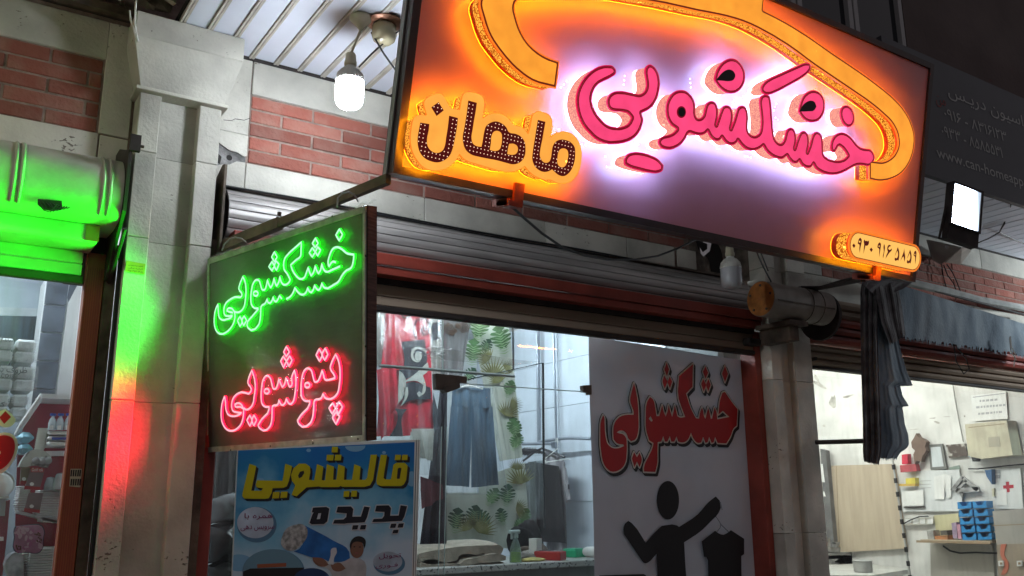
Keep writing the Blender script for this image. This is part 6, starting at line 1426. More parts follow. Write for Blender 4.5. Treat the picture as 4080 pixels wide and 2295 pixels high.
fg = [ell(835, 395, 155, 268, 36), [(285, 680), (235, 720), (215, 800), (225, 870), (490, 1260), (520, 1272), (550, 1265), (675, 1140), (690, 1460), (690, 1560), (1100, 1560), (1090, 1460), (1060, 980), (1310, 810), (1430, 690), (1540, 570), (1570, 500), (1555, 400), (1500, 342), (1400, 420), (1250, 590), (990, 765), (960, 745), (750, 750), (700, 795), (525, 985), (340, 720)], [(1305, 965), (1490, 820), (1560, 865), (1610, 875), (1660, 850), (1710, 810), (1895, 930), (1895, 1145), (1855, 1170), (1860, 1560), (1400, 1560), (1390, 1230), (1370, 1185), (1335, 1180)], [(-120, 1440), (500, 1420), (530, 1440), (540, 1560), (-120, 1560)]]
for L, nm, cr in zip(fg, ('figure_head', 'figure_body', 'figure_shirt', 'figure_board'), (60, 30, 20, 20)):
    MB().flat(pb_, [smooth_loop(pb_.trace(L, FG), n=3, corner=cr)], .0045).build(nm, M['b_blk'], bn)
q = MB()
for P in ([(1495, 610), (1550, 690), (1570, 730), (1680, 835)], [(1570, 730), (1560, 780), (1520, 830)], [(1565, 420), (1590, 530)]):
    q.tube([pb_.xyz(u, v, .004) for u, v in pb_.trace(P, FG)], .0016, 4)
q.build('figure_hanger', M['b_blk'], bn)

# ================================================================== packaging shop (left window)
MB().box(-2.4, .95, 3.96, 5.6, .12, .14).build('floor', M['floor_tile'], kind='structure')
MB().box(-2.4, .95, 3.80, 5.6, 3.0, 3.05).build('ceiling', M['plaster'], kind='structure')
MB().box(-2.45, -2.4, 3.9, 5.6, .12, 3.0).build('side_wall', M['greywall'], kind='structure')
bw = MB().box(-2.4, .95, 5.6, 5.65, .12, 3.0).build('back_wall', M['greywall'], kind='structure')
MB().box(.66, .95, 3.9, 5.6, .12, 3.0).build('side_wall', M['plaster'], kind='structure')
tube_lamp('lit fluorescent tube on the packaging shop ceiling', -.35, 4.6, 2.92, 1.2, M['tube_left'], 0)
L1 = (0, 1050, 2.23); L2 = (0, 1600, 2.085)
def boxpx(nm, label, cat, x0, y0, x1, y1, crop, Y, dep, m, grp=None, b=.006, part='body', parent=None):
    a = at(*ip(x0, y0, crop), Y); c = at(*ip(x1, y1, crop), Y)
    t = parent or thing(nm, label, cat, ((a[0]+c[0])/2, Y, min(a[2], c[2])), grp)
    MB().box(a[0], c[0], Y, Y+dep, c[2], a[2], b=b).build(part, m, t); return t
pb5 = WALLP(5.0)
col_ = thing('tiled_column', 'column of slate blue tiles with white joints inside the left shop', 'column', tuple(at(150, 1600, 5.0)))
plate(pb5, [(412, 120), (632, 130), (480, 1449), (250, 1449)], L1, -.25, 0, M['grout'], 'core', col_)
ys = [(130, 360), (372, 604), (616, 855), (866, 1105), (1116, 1449)]
for y0, y1 in ys:
    def xl(y): return 424-(y-130)*.128
    def xr(y): return 616-(y-130)*.128
    plate(pb5, [(xl(y0), y0), (xr(y0), y0+8), (xr(y1), y1+8), (xl(y1), y1)], L1, 0, .008, M['tile_dark'], 'tile', col_)
pb6 = WALLP(5.5)
plate(pb6, [(-60, 462), (355, 470), (300, 900), (-60, 900)], L1, 0, .02, mat('dark strip board', (.02, .03, .05), .4, var=.6, vs=8, stretch=(5, 1, .4)), 'dark_panel', bw)
plate(pb6, [(-60, 385), (365, 400), (352, 470), (-60, 460)], L1, 0, .02, mat('pale strip', (.30, .33, .36), .5, var=.3, vs=5), 'pale_panel', bw)
plate(WALLP(4.75), [(640, 105), (800, 150), (800, 1250), (500, 1180), (612, 340), (720, 130)], L1, -.01, 0, M['plaster'], 'white_return', bw)
plate(WALLP(4.8), [(632, 130), (715, 140), (612, 350), (600, 300)], L1, -.01, 0, M['tile_dark'], 'dark_corner', bw)
M['foam'] = mat('white foam', (.72, .75, .77), .5, var=.06, vs=20, bump=.2, bs=30)
M['wrap'] = film('crinkled wrap', (.95, .97, .98), .9, .12, haze=.06, streak=.4, sc=14, hcol=(.8, .83, .86), bump=1.0)
M['print_grey'] = mat('grey print', (.06, .07, .08), .6)
def pack(label, x1, y0, y1, rows, texts):
    Y = 4.55
    a = at(*ip(-60, y0, L1), Y); c = at(*ip(x1, y1, L1), Y)
    t = thing('foam_box_pack', label, 'packaging', ((a[0]+c[0])/2, Y, c[2]), 'wrapped packs of white foam boxes')
    h = (a[2]-c[2])/rows
    for r in range(rows):
        for k in range(2):
            w = (c[0]-a[0])/2; X0 = a[0]+k*w
            MB().box(X0+.004, X0+w-.004, Y, Y+.2, c[2]+r*h+.003, c[2]+(r+1)*h-.003, b=.010).build('foam_box', M['foam'], t)
    q = MB(); q.grid(lambda u, v: (a[0]-.004+(c[0]-a[0]+.01)*u, Y-.006-.006*abs(math.sin(u*17+v*9)), c[2]+(a[2]-c[2])*v), 16, 12); q.build('wrap', M['wrap'], t, smooth=True)
    pl = WALLP(Y-.016)
    for s, tx0, ty0, tx1, ty1, ar in texts:
        u = pl.uv(*ip(tx0, ty1, L1)); v = pl.uv(*ip(tx1, ty0, L1)); q = MB(); text_into(q, pl, s, u[0], v[0], u[1], v[1], .001, ar); q.build('print', M['print_grey'], t)
pack('wrapped pack of white foam boxes at the top of the pile', 312, 645, 888, 2, [('R.CO.IR', 10, 652, 148, 688, False)])
pack('wrapped pack of white foam boxes with large Persian print in the middle of the pile', 306, 893, 1140, 2, [('ظروف یکبار', -110, 920, 245, 972, True), ('R.CO.IR', -30, 985, 132, 1012, False)])
pack('wrapped pack of white foam boxes at the bottom of the pile', 240, 1145, 1385, 2, [('CO', 68, 1203, 120, 1232, False), ('کد', -40, 1228, 48, 1268, True)])
# shelf rack
M['crimson'] = mat('crimson rack panel', (.24, .012, .035), .45, var=.2, vs=4); M['shelf_w'] = mat('white shelf', (.68, .69, .70), .4)
rk = thing('shelf_rack', 'crimson shelf rack with white shelves packed with disposable dishes', 'shelf', tuple(at(180, 2295, 4.6)))
plate(WALLP(4.62), [(375, 1165), (700, 1180), (560, 2900), (120, 2900), (160, 1460)], L1, -.01, 0, M['crimson'], 'back_panel', rk)
q = MB(); a = at(*ip(375, 1158, L1), 4.6); 
plate(WALLP(4.35), [(370, 1155), (700, 1165), (700, 1208), (372, 1195)], L1, -.25, .0, M['shelf_w'], 'shelf', rk)
MB().tube([at(*ip(378, 1165, L1), 4.4), at(*ip(190, 1440, L1), 4.45), at(*ip(150, 1520, L1), 4.47)], .012, 6).build('side_edge', M['shelf_w'], rk)
for pts in ([(385, 412), (575, 408), (570, 450), (380, 448)], [(160, 905), (515, 1002), (505, 1020), (160, 930)], [(350, 960), (515, 962), (512, 1005), (355, 1003)]):
    plate(WALLP(4.36), pts, L2, -.2, 0, M['shelf_w'], 'shelf', rk)
for pts in ([(430, 455), (570, 455), (560, 520), (480, 498), (470, 552), (400, 565)], [(370, 1012), (520, 1010), (520, 1070), (400, 1040)]):
    plate(WALLP(4.40), pts, L2, -.01, 0, M['crimson'], 'divider', rk)
plate(WALLP(4.34), [(0, 780), (75, 780), (75, 805), (0, 805)], L2, -.2, 0, M['shelf_w'], 'shelf', rk); plate(WALLP(4.36), [(0, 806), (50, 806), (40, 950), (0, 950)], L2, -.02, 0, mat('grey tray front', (.35, .37, .40), .4), 'tray_front', rk)
plate(WALLP(4.38), [(40, 830), (85, 815), (60, 1100), (20, 1449), (-40, 1449), (0, 950)], L2, -.05, 0, M['crimson'], 'post', rk)
plate(WALLP(4.35), [(0, 1125), (30, 1125), (30, 1155), (0, 1158)], L2, -.2, 0, M['shelf_w'], 'shelf', rk)
def lathe_px(t, prof, x, y, crop, Y, part, m, axis=(0, 0, 1), seg=18):
    c = at(*ip(x, y, crop), Y); k = float(np.linalg.norm(at(*ip(x+100, y, crop), Y)-c)/100)
    return MB().lathe([(r*k, h*k) for r, h in prof], c, axis, seg).build(part, m, t, smooth='auto')
M['clearbottle'] = mat('clear plastic bottles', (.45, .52, .58), .15, spec=.7, var=.3, vs=12); M['bluecap'] = mat('blue cap', (.01, .05, .30), .4); M['bluepk'] = mat('sky blue pack', (.22, .48, .62), .3, var=.2, vs=14, bump=.3, bs=20); M['cupw'] = mat('ribbed white cups', (.66, .66, .62), .5, var=.1, vs=60, stretch=(.1, .1, 4))
for k, (x, lb) in enumerate(((428, 'clear blue capped bottle at the left of the top shelf'), (492, 'clear blue capped bottle in the middle of the top shelf'), (560, 'clear blue capped bottle beside the orange frame'))):
    t = thing('plastic_bottle', lb, 'bottle', tuple(at(*ip(x, 236, L2), 4.3)))
    lathe_px(t, [(0, 0), (32, 0), (34, 60), (26, 95), (12, 120), (12, 130), (0, 130)], x, 236, L2, 4.3, 'body', M['clearbottle']); lathe_px(t, [(0, 128), (26, 128), (26, 150), (0, 152)], x, 236, L2, 4.3, 'cap', M['bluecap'])
    plate(WALLP(4.255), [(x-16, 200), (x+16, 198), (x+16, 232), (x-16, 234)], L2, 0, 0, M['shelf_w'], 'label', t)
t = boxpx('bottle_pack', 'sky blue shrink wrapped pack left of the paper cups', 'packaging', 150, 250, 282, 345, L2, 4.42, .15, M['bluepk'], b=.02); boxpx('', '', '', 145, 347, 275, 435, L2, 4.42, .15, M['bluepk'], b=.02, parent=t)
t = thing('cup_stack', 'tall stack of paper cups beside the blue pack', 'cups', tuple(at(*ip(330, 420, L2), 4.35)))
for k in range(10): lathe_px(t, [(36+k*.6, k*20), (44+k*.6, k*20+18), (46+k*.6, k*20+21), (38+k*.6, k*20+21)], 325+k*2, 405, L2, 4.35, 'cup', M['cupw'])
for k, (y, lb) in enumerate(((262, 'white film roll box at the top of the stack'), (308, 'white and blue film roll box under another'), (352, 'white roll box with a grey label above the shelf'))):
    t = boxpx('roll_box', lb, 'box', 402-k*4, y-22, 590, y+18, L2, 4.3, .2, M['shelf_w']); plate(WALLP(4.294), [(430, y-12), (590, y-12), (590, y+10), (430, y+10)], L2, 0, .001, M['bluecap'] if k == 1 else M['cupw'], 'label', t)
t = thing('utensil_bag', 'clear bag of wrapped utensils over the shelf corner', 'bag', tuple(at(*ip(290, 540, L2), 4.28)))
L = smooth_loop(WALLP(4.28).trace([(155, 540), (190, 470), (260, 405), (330, 400), (390, 430), (425, 480), (390, 550), (300, 530), (200, 545)], L2)); pq = WALLP(4.28)
q = MB(); q.flat(pq, [L], .02); q.walls(pq, [L], -.06, .02); q.build('bag', mat('printed clear bag', (.50, .52, .50), .2, col2=(.12, .12, .12), vs=24, thr=(.5, .6), bump=.6, bs=18), t)
for x in (300, 350, 400): lathe_px(t, [(0, 0), (30, 2), (34, 14), (20, 20), (0, 20)], x, 495, L2, 4.24, 'round_tub', mat('grey tub', (.22, .22, .24), .4), (-.2, -1, .2))
for k, (pts, lb) in enumerate((([(175, 545), (250, 545), (235, 685), (165, 688)], 'olive pouch with a red base hanging behind others'), ([(262, 548), (375, 555), (330, 735), (200, 730)], 'brown pouch with a red banner hanging from the shelf'), ([(240, 755), (360, 760), (328, 925), (198, 915)], 'brown pouch hanging below the others'))):
    t = pthing(WALLP(4.26), 'hanging_pouch', lb, 'pouch', pts, L2); plate(WALLP(4.26-.01*k), pts, L2, -.012, 0, mat('pouch', (.16, .13, .09) if k == 0 else (.15, .11, .12), .3, var=.3, vs=10), 'pouch', t)
    x0, y0 = pts[3]; x1, y1 = pts[2]
    plate(WALLP(4.258-.01*k), [(x0+4, y0-30), (x1+4, y1-26), (x1, y1), (x0, y0)], L2, 0, .001, mat('red pouch base', (.30, .015, .02), .4), 'base_print', t)
    plate(WALLP(4.256-.01*k), ell((x0+x1)/2, y0-45, 18, 15, 10), L2, 0, .001, M['shelf_w'], 'seal_print', t)
    if k == 1:
        plate(WALLP(4.246), [(258, 548), (372, 556), (362, 588), (256, 586)], L2, 0, .001, mat('red banner', (.36, .02, .02), .4), 'banner_print', t)
        pl = WALLP(4.243); a = pl.uv(*ip(262, 580, L2)); b = pl.uv(*ip(360, 552, L2)); q = MB(); text_into(q, pl, 'Gold stik', a[0], b[0], a[1], b[1], .001, False); q.build('brand_print', M['shelf_w'], t)
def stack(label, x0, x1, y0, y1, n, Y, skew=0, m='shelf_w'):
    a = at(*ip(x0, y0, L2), Y); c = at(*ip(x1, y1, L2), Y); t = thing('dish_stack', label, 'dishes', ((a[0]+c[0])/2, Y, c[2]))
    h = (a[2]-c[2])/n
    for k in range(n):
        o_ = random.uniform(-.003, .003); MB().box(a[0]+o_, c[0]+o_, Y, Y+.16, c[2]+k*h+h*.22, c[2]+(k+1)*h, b=min(h*.3, .004)).build('dish', M[m], t)
stack('stack of white foam plates left of the hanging pouches', 162, 235, 700, 910, 14, 4.33); stack('wide stack of white foam trays on the lower shelf', 330, 520, 735, 960, 16, 4.32); stack('stack of white trays below the flowered cushion', 250, 480, 1220, 1640, 20, 4.30); stack('thin stack of white cups left of the lowest trays', 185, 245, 1260, 1640, 20, 4.33)
t = thing('clear_lid_stack', 'nested clear plastic lids leaning above the trays', 'lids', tuple(at(*ip(490, 730, L2), 4.28)))
lathe_px(t, [(0, 150), (40, 140), (60, 70), (64, 0), (70, 0)], 495, 730, L2, 4.3, 'lid', M['clearbottle']); lathe_px(t, [(0, 120), (34, 110), (46, 50), (50, 0)], 410, 735, L2, 4.32, 'lid', M['clearbottle'])
t = thing('silver_tray', 'round silver foil tray on the glass at the edge of the window', 'tray', tuple(at(*ip(0, 770, L2), 4.2)))
lathe_px(t, [(0, 10), (70, 8), (105, 0), (120, -6), (128, -3), (120, 4)], 2, 683, L2, 4.2, 'tray', mat('foil tray', (.72, .76, .78), .25, metal=.7), (.15, -1, .3), 40)
t = thing('flower_cushion', 'square pink flower printed pad with a dark edge hanging in the window', 'cushion', tuple(at(*ip(240, 1255, L2), 4.2)))
L = [(130, 1035), (240, 1022), (350, 1030), (368, 1060), (362, 1150), (352, 1230), (330, 1255), (230, 1258), (130, 1250), (112, 1225), (118, 1130), (118, 1060)]
plate(WALLP(4.2), L, L2, -.02, .0, mat('navy piping', (.02, .02, .05), .7), 'edge', t, True)
plate(WALLP(4.198), [(242+(x-242)*.95, 1140+(y-1140)*.95) for x, y in L], L2, 0, .006, mat('pink fabric', (.36, .17, .27), .8, var=.3, vs=12), 'fabric', t, True)
q1, q2, q3 = MB(), MB(), MB(); random.seed(11); pf_ = WALLP(4.188)
for k in range(34):
    cx, cy = random.uniform(140, 345), random.uniform(1050, 1235); 
    (q1 if k % 3 else q2).flat(pf_, [pf_.trace(ell(cx, cy, random.uniform(14, 26), random.uniform(9, 16), 9, random.uniform(0, 3)), L2)], .0002*k)
for cx, cy in ((310, 1095), (330, 1150), (150, 1210)):
    for k in range(9): q3.flat(pf_, [pf_.trace(ell(cx+random.uniform(-24, 24), cy+random.uniform(-22, 22), 8, 7, 7), L2)], .008)
q1.build('petal_print', mat('pale petal', (.52, .34, .42), .8), t); q2.build('petal_print', mat('mauve petal', (.40, .14, .28), .8), t); q3.build('berry_print', mat('brown berry', (.14, .06, .05), .8), t)
t = thing('plastic_bag', 'clear bag of small goods at the bottom corner of the left window', 'bag', tuple(at(*ip(120, 1449, L2), 4.3)))
L = smooth_loop(WALLP(4.3).trace([(50, 1310), (110, 1255), (190, 1270), (190, 1500), (70, 1500)], L2)); q = MB(); q.flat(WALLP(4.3), [L], .03); q.walls(WALLP(4.3), [L], -.08, .03); q.build('bag', mat('crinkled clear bag', (.42, .45, .50), .2, var=.4, vs=20, bump=1, bs=14), t)
# red window lettering, cut vinyl on the left pane
wl = thing('window_lettering', 'red and cream Persian letter stuck on the left window pane', 'lettering', tuple(at(30, 1900, 3.826)))
pv = WALLP(3.826)
for pts, ins in (([(42, 60), (110, 118), (130, 150), (100, 200), (60, 215), (20, 210), (-30, 150), (-10, 90)], [(45, 78), (92, 128), (35, 186), (-5, 132)]), ([(0, 262), (60, 258), (120, 285), (148, 350), (140, 430), (100, 510), (40, 580), (-30, 620), (-60, 300)], [(0, 285), (60, 282), (105, 305), (124, 360), (115, 430), (80, 500), (30, 550), (-30, 580), (-50, 320)])):
    o_ = plate(pv, pts, L2, 0, .001, M['b_line'], 'outline', wl, True); plate(pv, ins, L2, .001, .002, M['b_red'], 'letter', wl, len(ins) > 5)
plate(pv, ell(0, 423, 6, 14, 10), L2, .002, .003, M['b_line'], 'counter', wl)

# ================================================================== workshop (right window)
b_, l_, r_ = room(4.68, 7.92, 7.4, 3.1, (M['wall_cream'], M['wall_cream'], M['floor_tile']))
tube_lamp('lit fluorescent tube over the workshop bench', 6.2, 5.0, 3.03, 1.2, M['tube_warm'])
tube_lamp('second lit fluorescent tube deeper in the workshop', 6.4, 6.5, 3.03, 1.2, M['tube_warm'])
tube_lamp('lit fluorescent tube just inside the workshop window', 6.2, 4.12, 2.95, 1.2, M['tube_warm'], 0)
gw = thing('workshop_window', 'dusty glass shopfront of the workshop with slotted uprights behind', 'shop window', (6, 3.85, .12))
MB().box(4.70, 9, 3.843, 3.85, .3, 2.46).build('pane', M['glass'], gw)
RR_ = (3200, 1480, 1.778)
S = SIDEP(7.90)
def splate(nm, label, cat, pts, dep, m, part='body', grp=None, w=0.0):
    t = pthing(S, nm, label, cat, pts, RR_, w, grp); plate(S, pts, RR_, w, w+dep, m, part, t); return t
def sub(t, pts, w0, dep, m, part, sm=False): return plate(S, pts, RR_, w0, w0+dep, m, part, t, sm)
M['ply'] = mat('plywood', (.46, .38, .28), .7, var=.08, vs=3, stretch=(1, 6, .6)); M['ply_d'] = mat('plywood seam', (.30, .22, .14), .8)
t = splate('plywood_board', 'tall tan plywood board leaning on the workshop wall', 'board', [(160, 668), (640, 655), (730, 1255), (215, 1285)], .03, M['ply'])
sub(t, [(232, 670), (236, 670), (262, 1270), (256, 1270)], .03, .001, M['ply_d'], 'seam')
M['sheet_w'] = mat('white paper', (.76, .76, .74), .6, var=.05, vs=8); M['grey_print'] = mat('pale grey print', (.40, .41, .42), .7)
t = splate('metal_pillar', 'narrow dark grey metal pillar with white labels left of the plywood', 'pillar', [(120, 548), (160, 560), (222, 1250), (165, 1250)], .06, mat('dark grey steel', (.13, .13, .13), .5, var=.3, vs=6), w=.03)
for a, b in ((655, 785), (850, 885)): sub(t, [(105+a*.02, a), (138+(a-655)*.06, a), (146+(b-655)*.06, b), (118+b*.02-10, b)], .091, .001, M['sheet_w'], 'label')
t = splate('notice_sheet', 'laminated white notice with three grey lines taped high on the workshop wall', 'notice', [(1190, 170), (1435, 140), (1450, 335), (1200, 352)], .004, M['sheet_w'], 'sheet')
sub(t, [(1200, 180), (1428, 152), (1430, 158), (1203, 186)], .004, .001, M['grey_print'], 'frame_line')
for y, x0, x1 in ((205, 1250, 1360), (248, 1225, 1420), (295, 1240, 1390)):
    q = MB(); x = x0
    while x < x1:
        w_ = random.uniform(10, 26); dy = -(x-1300)*.085
        q.flat(S, [S.trace([(x, y+dy-7), (x+w_, y+dy-9), (x+w_, y+dy+6), (x, y+dy+8)], RR_, .005)], .005); x += w_+7
    q.build('text_line', M['grey_print'], t)
M['beige_box'] = mat('grimy beige enamel', (.50, .46, .34), .5, var=.15, vs=6)
t = splate('electrical_box', 'grimy beige electrical cabinet under the notice', 'cabinet', [(1145, 375), (1440, 345), (1485, 592), (1262, 620), (1170, 600)], .16, M['beige_box'])
sub(t, [(1310, 468), (1390, 460), (1396, 532), (1315, 537)], .16, .003, mat('faded label', (.38, .35, .27), .6), 'label'); sub(t, [(1170, 395), (1425, 368), (1428, 373), (1173, 400)], .16, .002, M['ply_d'], 'door_seam')
t = splate('framed_mirror', 'small mirror in a dark frame on the workshop wall', 'mirror', [(882, 520), (985, 512), (1017, 690), (903, 698)], .02, mat('dark grey frame', (.16, .16, .15), .5), 'frame')
sub(t, [(903, 538), (972, 532), (995, 672), (916, 678)], .02, .002, mat('pale mirror', (.62, .66, .68), .2), 'glass')
t = splate('dark_photo', 'dark photograph with pale figures beside the mirror', 'picture', [(1010, 520), (1150, 510), (1165, 600), (1032, 612)], .015, mat('dark picture', (.07, .05, .04), .4, col2=(.42, .40, .36), vs=18, thr=(.52, .62)), 'print')
M['pegw'] = mat('white hardboard', (.66, .68, .68), .5, var=.06, vs=5)
t = splate('white_pinboard', 'white hardboard panel with pinned receipts over the workshop bench', 'board', [(800, 705), (1105, 695), (1132, 990), (706, 992), (694, 830), (802, 822)], .015, M['pegw'], 'board')
for k, pts in enumerate(([(925, 745), (1010, 725), (1020, 850), (930, 850)], [(928, 770), (1000, 760), (1006, 868), (932, 872)], [(930, 800), (1002, 790), (1005, 885), (934, 890)], [(932, 830), (1000, 825), (1000, 905), (930, 905)], [(1010, 730), (1045, 740), (1048, 890), (1020, 895)], [(700, 850), (850, 840), (855, 950), (705, 955)])): sub(t, pts, .016+.004*k, .002, M['sheet_w'], 'receipt')
for y in (775, 800, 825): sub(t, [(825, y), (905, y-4), (905, y), (825, y+4)], .016, .001, M['grey_print'], 'pencil_line')
sub(t, [(712, 958), (780, 960), (850, 950), (860, 965), (780, 970), (712, 966)], .016, .02, M['darkiron'], 'chain')
t = splate('green_tag', 'small grey green tag above the pinboard', 'tag', [(1030, 680), (1105, 664), (1108, 690), (1032, 696)], .01, mat('grey green', (.22, .28, .24), .5))
t = pthing(S, 'angle_tool', 'silver set square tool hanging on the wall above the blue bins', 'tool', [(1045, 840), (1125, 740), (1240, 830)], RR_, .02)
M['silver'] = mat('worn silver', (.34, .34, .34), .4, metal=.5, var=.4, vs=14)
for pts in ([(1042, 838), (1120, 738), (1140, 752), (1065, 848)], [(1068, 850), (1150, 765), (1165, 775), (1085, 862)], [(1130, 742), (1245, 830), (1225, 850), (1120, 762)], [(1070, 830), (1240, 815), (1245, 850), (1090, 865)], [(1105, 855), (1135, 850), (1125, 898)]): plate(S, pts, RR_, .02, .04, M['silver'], 'bar', t)
for lb, pts, cl, nm in (('red plastic cup hanging left of the pinboard', [(698, 590), (738, 584), (742, 655), (700, 658)], (.50, .02, .05), 'red_cup'), ('red cloth bag hanging over the yellow box', [(685, 665), (795, 655), (806, 705), (690, 715)], (.36, .06, .07), 'red_bag'), ('brown brush hanging in the corner by the ragged awning', [(765, 500), (785, 470), (800, 438), (815, 465), (850, 480), (872, 500), (862, 530), (872, 560), (845, 600), (835, 640), (805, 632), (790, 655), (780, 590), (792, 560), (770, 540)], (.15, .095, .07), 'brown_brush'), ('bright yellow box on the small yellow ledge', [(725, 758), (792, 752), (795, 795), (728, 800)], (.60, .50, .08), 'yellow_box'), ('narrow yellow ledge left of the pinboard', [(676, 796), (795, 795), (792, 812), (678, 812)], (.55, .36, .08), 'yellow_ledge'), ('bright blue cup hanging under the electrical cabinet', [(1168, 545), (1258, 540), (1252, 600), (1172, 604)], (.06, .34, .55), 'blue_cup'), ('black knob hanging below the blue cup', [(1190, 604), (1235, 602), (1228, 636), (1200, 638)], (.03, .03, .03), 'dark_bobbin'), ('dark trigger tool beside the electrical cabinet', [(1275, 600), (1288, 480), (1305, 475), (1300, 540), (1285, 610)], (.05, .05, .05), 'trigger_tool'), ('dark blue funnel hanging left of the first aid sheet', [(1285, 700), (1335, 694), (1337, 800), (1300, 745)], (.03, .10, .22), 'blue_funnel'), ('white switch sockets in a row under the pinboard', [(715, 1040), (920, 1030), (922, 1082), (720, 1090)], (.55, .54, .48), 'socket_row')):
    t = splate(nm, lb, nm.split('_')[-1], pts, .06 if nm != 'socket_row' else .015, mat(nm.replace('_', ' '), cl, .5, var=.15, vs=12), w=.02)
    if nm == 'socket_row':
        for x in (725, 778, 825, 880): sub(t, [(x, 1046), (x+38, 1044), (x+39, 1078), (x+2, 1080)], .035, .004, M['sheet_w'], 'socket')
        MB().tube([S.xyz(*S.uv(*ip(x, y, RR_)), .06) for x, y in ((730, 1082), (790, 1050), (850, 1028), (915, 1025))], .006, 6).build('cord', M['rubber'], t)
t = splate('yellow_sheet', 'pale yellow sheet behind the small goods on the shelf', 'sheet', [(925, 1020), (1098, 1005), (1120, 1155), (945, 1165)], .004, mat('pale yellow paper', (.58, .54, .33), .7))
sh_ = pthing(S, 'wall_shelf', 'thin wooden wall shelf carrying the blue bins', 'shelf', [(800, 1195), (1320, 1210), (1320, 1222), (805, 1208)], RR_, .2)
plate(S, [(830, 1190), (1335, 1200), (1335, 1216), (830, 1206)], RR_, .0, .20, M['ply'], 'plank', sh_); plate(S, [(800, 1196), (1325, 1206), (1325, 1224), (802, 1212)], RR_, .195, .21, M['ply_d'], 'front_edge', sh_)
M['bin'] = mat('blue plastic bin', (.02, .20, .46), .35, var=.1, vs=10); M['bin_shade'] = mat('shaded bin inside', (.012, .09, .22), .5)  # darker blue puts the shade inside the bins into the colour
rows = ['top', 'second', 'third', 'fourth', 'bottom']
for r in range(5):
    for c in range(2):
        x0 = 1092+c*108+r*9; x1 = x0+98; y0 = 925+r*56-c*4; y1 = y0+48
        t = pthing(S, 'storage_bin', '%s blue storage bin in the %s column on the wall shelf' % (rows[r], ('pinboard side', 'glare side')[c]), 'bin', [(x0, y0), (x1, y0), (x1, y1), (x0, y1)], RR_, .03, 'stacked blue storage bins')
        plate(S, [(x0, y0), (x1, y0-4), (x1+3, y1-4), (x0+3, y1)], RR_, .03, .05, M['bin_shade'], 'back', t)
        for pts in ([(x0, y0), (x0+12, y0), (x0+15, y1), (x0+3, y1)], [(x1-12, y0-3), (x1, y0-4), (x1+3, y1-4), (x1-9, y1-3)], [(x0+3, y1-10), (x1+3, y1-14), (x1+3, y1-2), (x0+3, y1+2)]): plate(S, pts, RR_, .05, .15, M['bin'], 'wall', t)
        plate(S, [(x0+2, y0+2), (x0+14, y0+2), (x0+32, y1-20), (x1-30, y1-23), (x1-14, y0-2), (x1-2, y0-2), (x1+2, y1-4), (x0+4, y1)], RR_, .15, .165, M['bin'], 'front', t)
for lb, pts, cl in (('small metal vice on the wall shelf', [(875, 1130), (920, 1125), (928, 1195), (885, 1196)], (.35, .34, .32)), ('orange and black spool on the wall shelf', [(930, 1165), (1020, 1160), (1025, 1196), (935, 1197)], (.42, .18, .07)), ('dark tin on top of the orange spool', [(970, 1128), (1018, 1125), (1022, 1158), (975, 1160)], (.08, .07, .06)), ('lilac packet leaning beside the blue bins', [(1050, 1075), (1085, 1068), (1092, 1180), (1062, 1182)], (.34, .26, .36)), ('pink packet leaning beside the blue bins', [(1088, 1085), (1112, 1082), (1122, 1185), (1098, 1186)], (.50, .26, .33))):
    splate('shelf_item', lb, 'shelf goods', pts, .1, mat('shelf goods', cl, .5, var=.3, vs=16), w=.04)
t = splate('first_aid_sheet', 'white first aid sheet with a red cross on the workshop wall', 'sign', [(1335, 692), (1538, 684), (1560, 975), (1368, 972)], .01, M['pegw'], 'sheet')
M['cross'] = mat('red cross print', (.42, .02, .04), .5)
sub(t, [(1436, 782), (1458, 780), (1459, 804), (1490, 802), (1491, 826), (1462, 828), (1464, 855), (1440, 857), (1438, 830), (1418, 831), (1416, 808), (1437, 806)], .011, .001, M['cross'], 'cross'); sub(t, [(1362, 850), (1440, 835), (1446, 945), (1372, 950)], .012, .003, M['sheet_w'], 'paper_slip')
for y in (700, 735): sub(t, [(1338, y), (1395, y-4), (1397, y+22), (1340, y+25)], .012, .002, mat('grey tag', (.42, .44, .46), .6), 'tag')
sub(t, [(1335, 830), (1348, 828), (1350, 885), (1338, 886)], .012, .03, mat('cream knob', (.6, .57, .42), .5), 'tape_roll')
t = splate('grey_cupboard', 'grey cupboard fronts under the first aid sheet', 'cupboard', [(1340, 990), (1580, 970), (1600, 1220), (1370, 1225)], .25, mat('grey cupboard', (.33, .31, .28), .5, var=.1, vs=3), w=.0)
sub(t, [(1340, 1090), (1590, 1078), (1590, 1084), (1340, 1096)], .25, .002, M['ply_d'], 'door_seam')
t = splate('brown_cupboard', 'brown lower cupboard with white square knobs and a red ribbon', 'cupboard', [(1372, 1226), (1600, 1218), (1620, 1500), (1385, 1500)], .26, mat('brown cupboard', (.30, .24, .18), .5, var=.12, vs=4), w=.0)
for x in (1400, 1530): sub(t, [(x-18, 1342), (x+18, 1340), (x+20, 1378), (x-16, 1380)], .26, .02, M['sheet_w'], 'knob'); sub(t, [(x-8, 1352), (x+8, 1351), (x+9, 1368), (x-7, 1369)], .28, .004, M['ply_d'], 'knob_centre')
sub(t, [(1400, 1225), (1440, 1222), (1425, 1300), (1455, 1360), (1420, 1440), (1400, 1440), (1425, 1360), (1398, 1300)], .262, .004, mat('faded red ribbon', (.52, .16, .10), .6), 'ribbon', True)
t = splate('grey_hardboard', 'plain grey board standing below the wall shelf', 'board', [(900, 1215), (1340, 1225), (1360, 1500), (905, 1500)], .01, mat('grey board', (.44, .41, .36), .6, var=.08, vs=3))
MB().tube([S.xyz(*S.uv(*ip(x, y, RR_)), .04) for x, y in ((1010, 1235), (1060, 1270), (1130, 1285), (1240, 1280), (1360, 1285), (1600, 1290))], .008, 6).build('cord', M['rubber'], t)
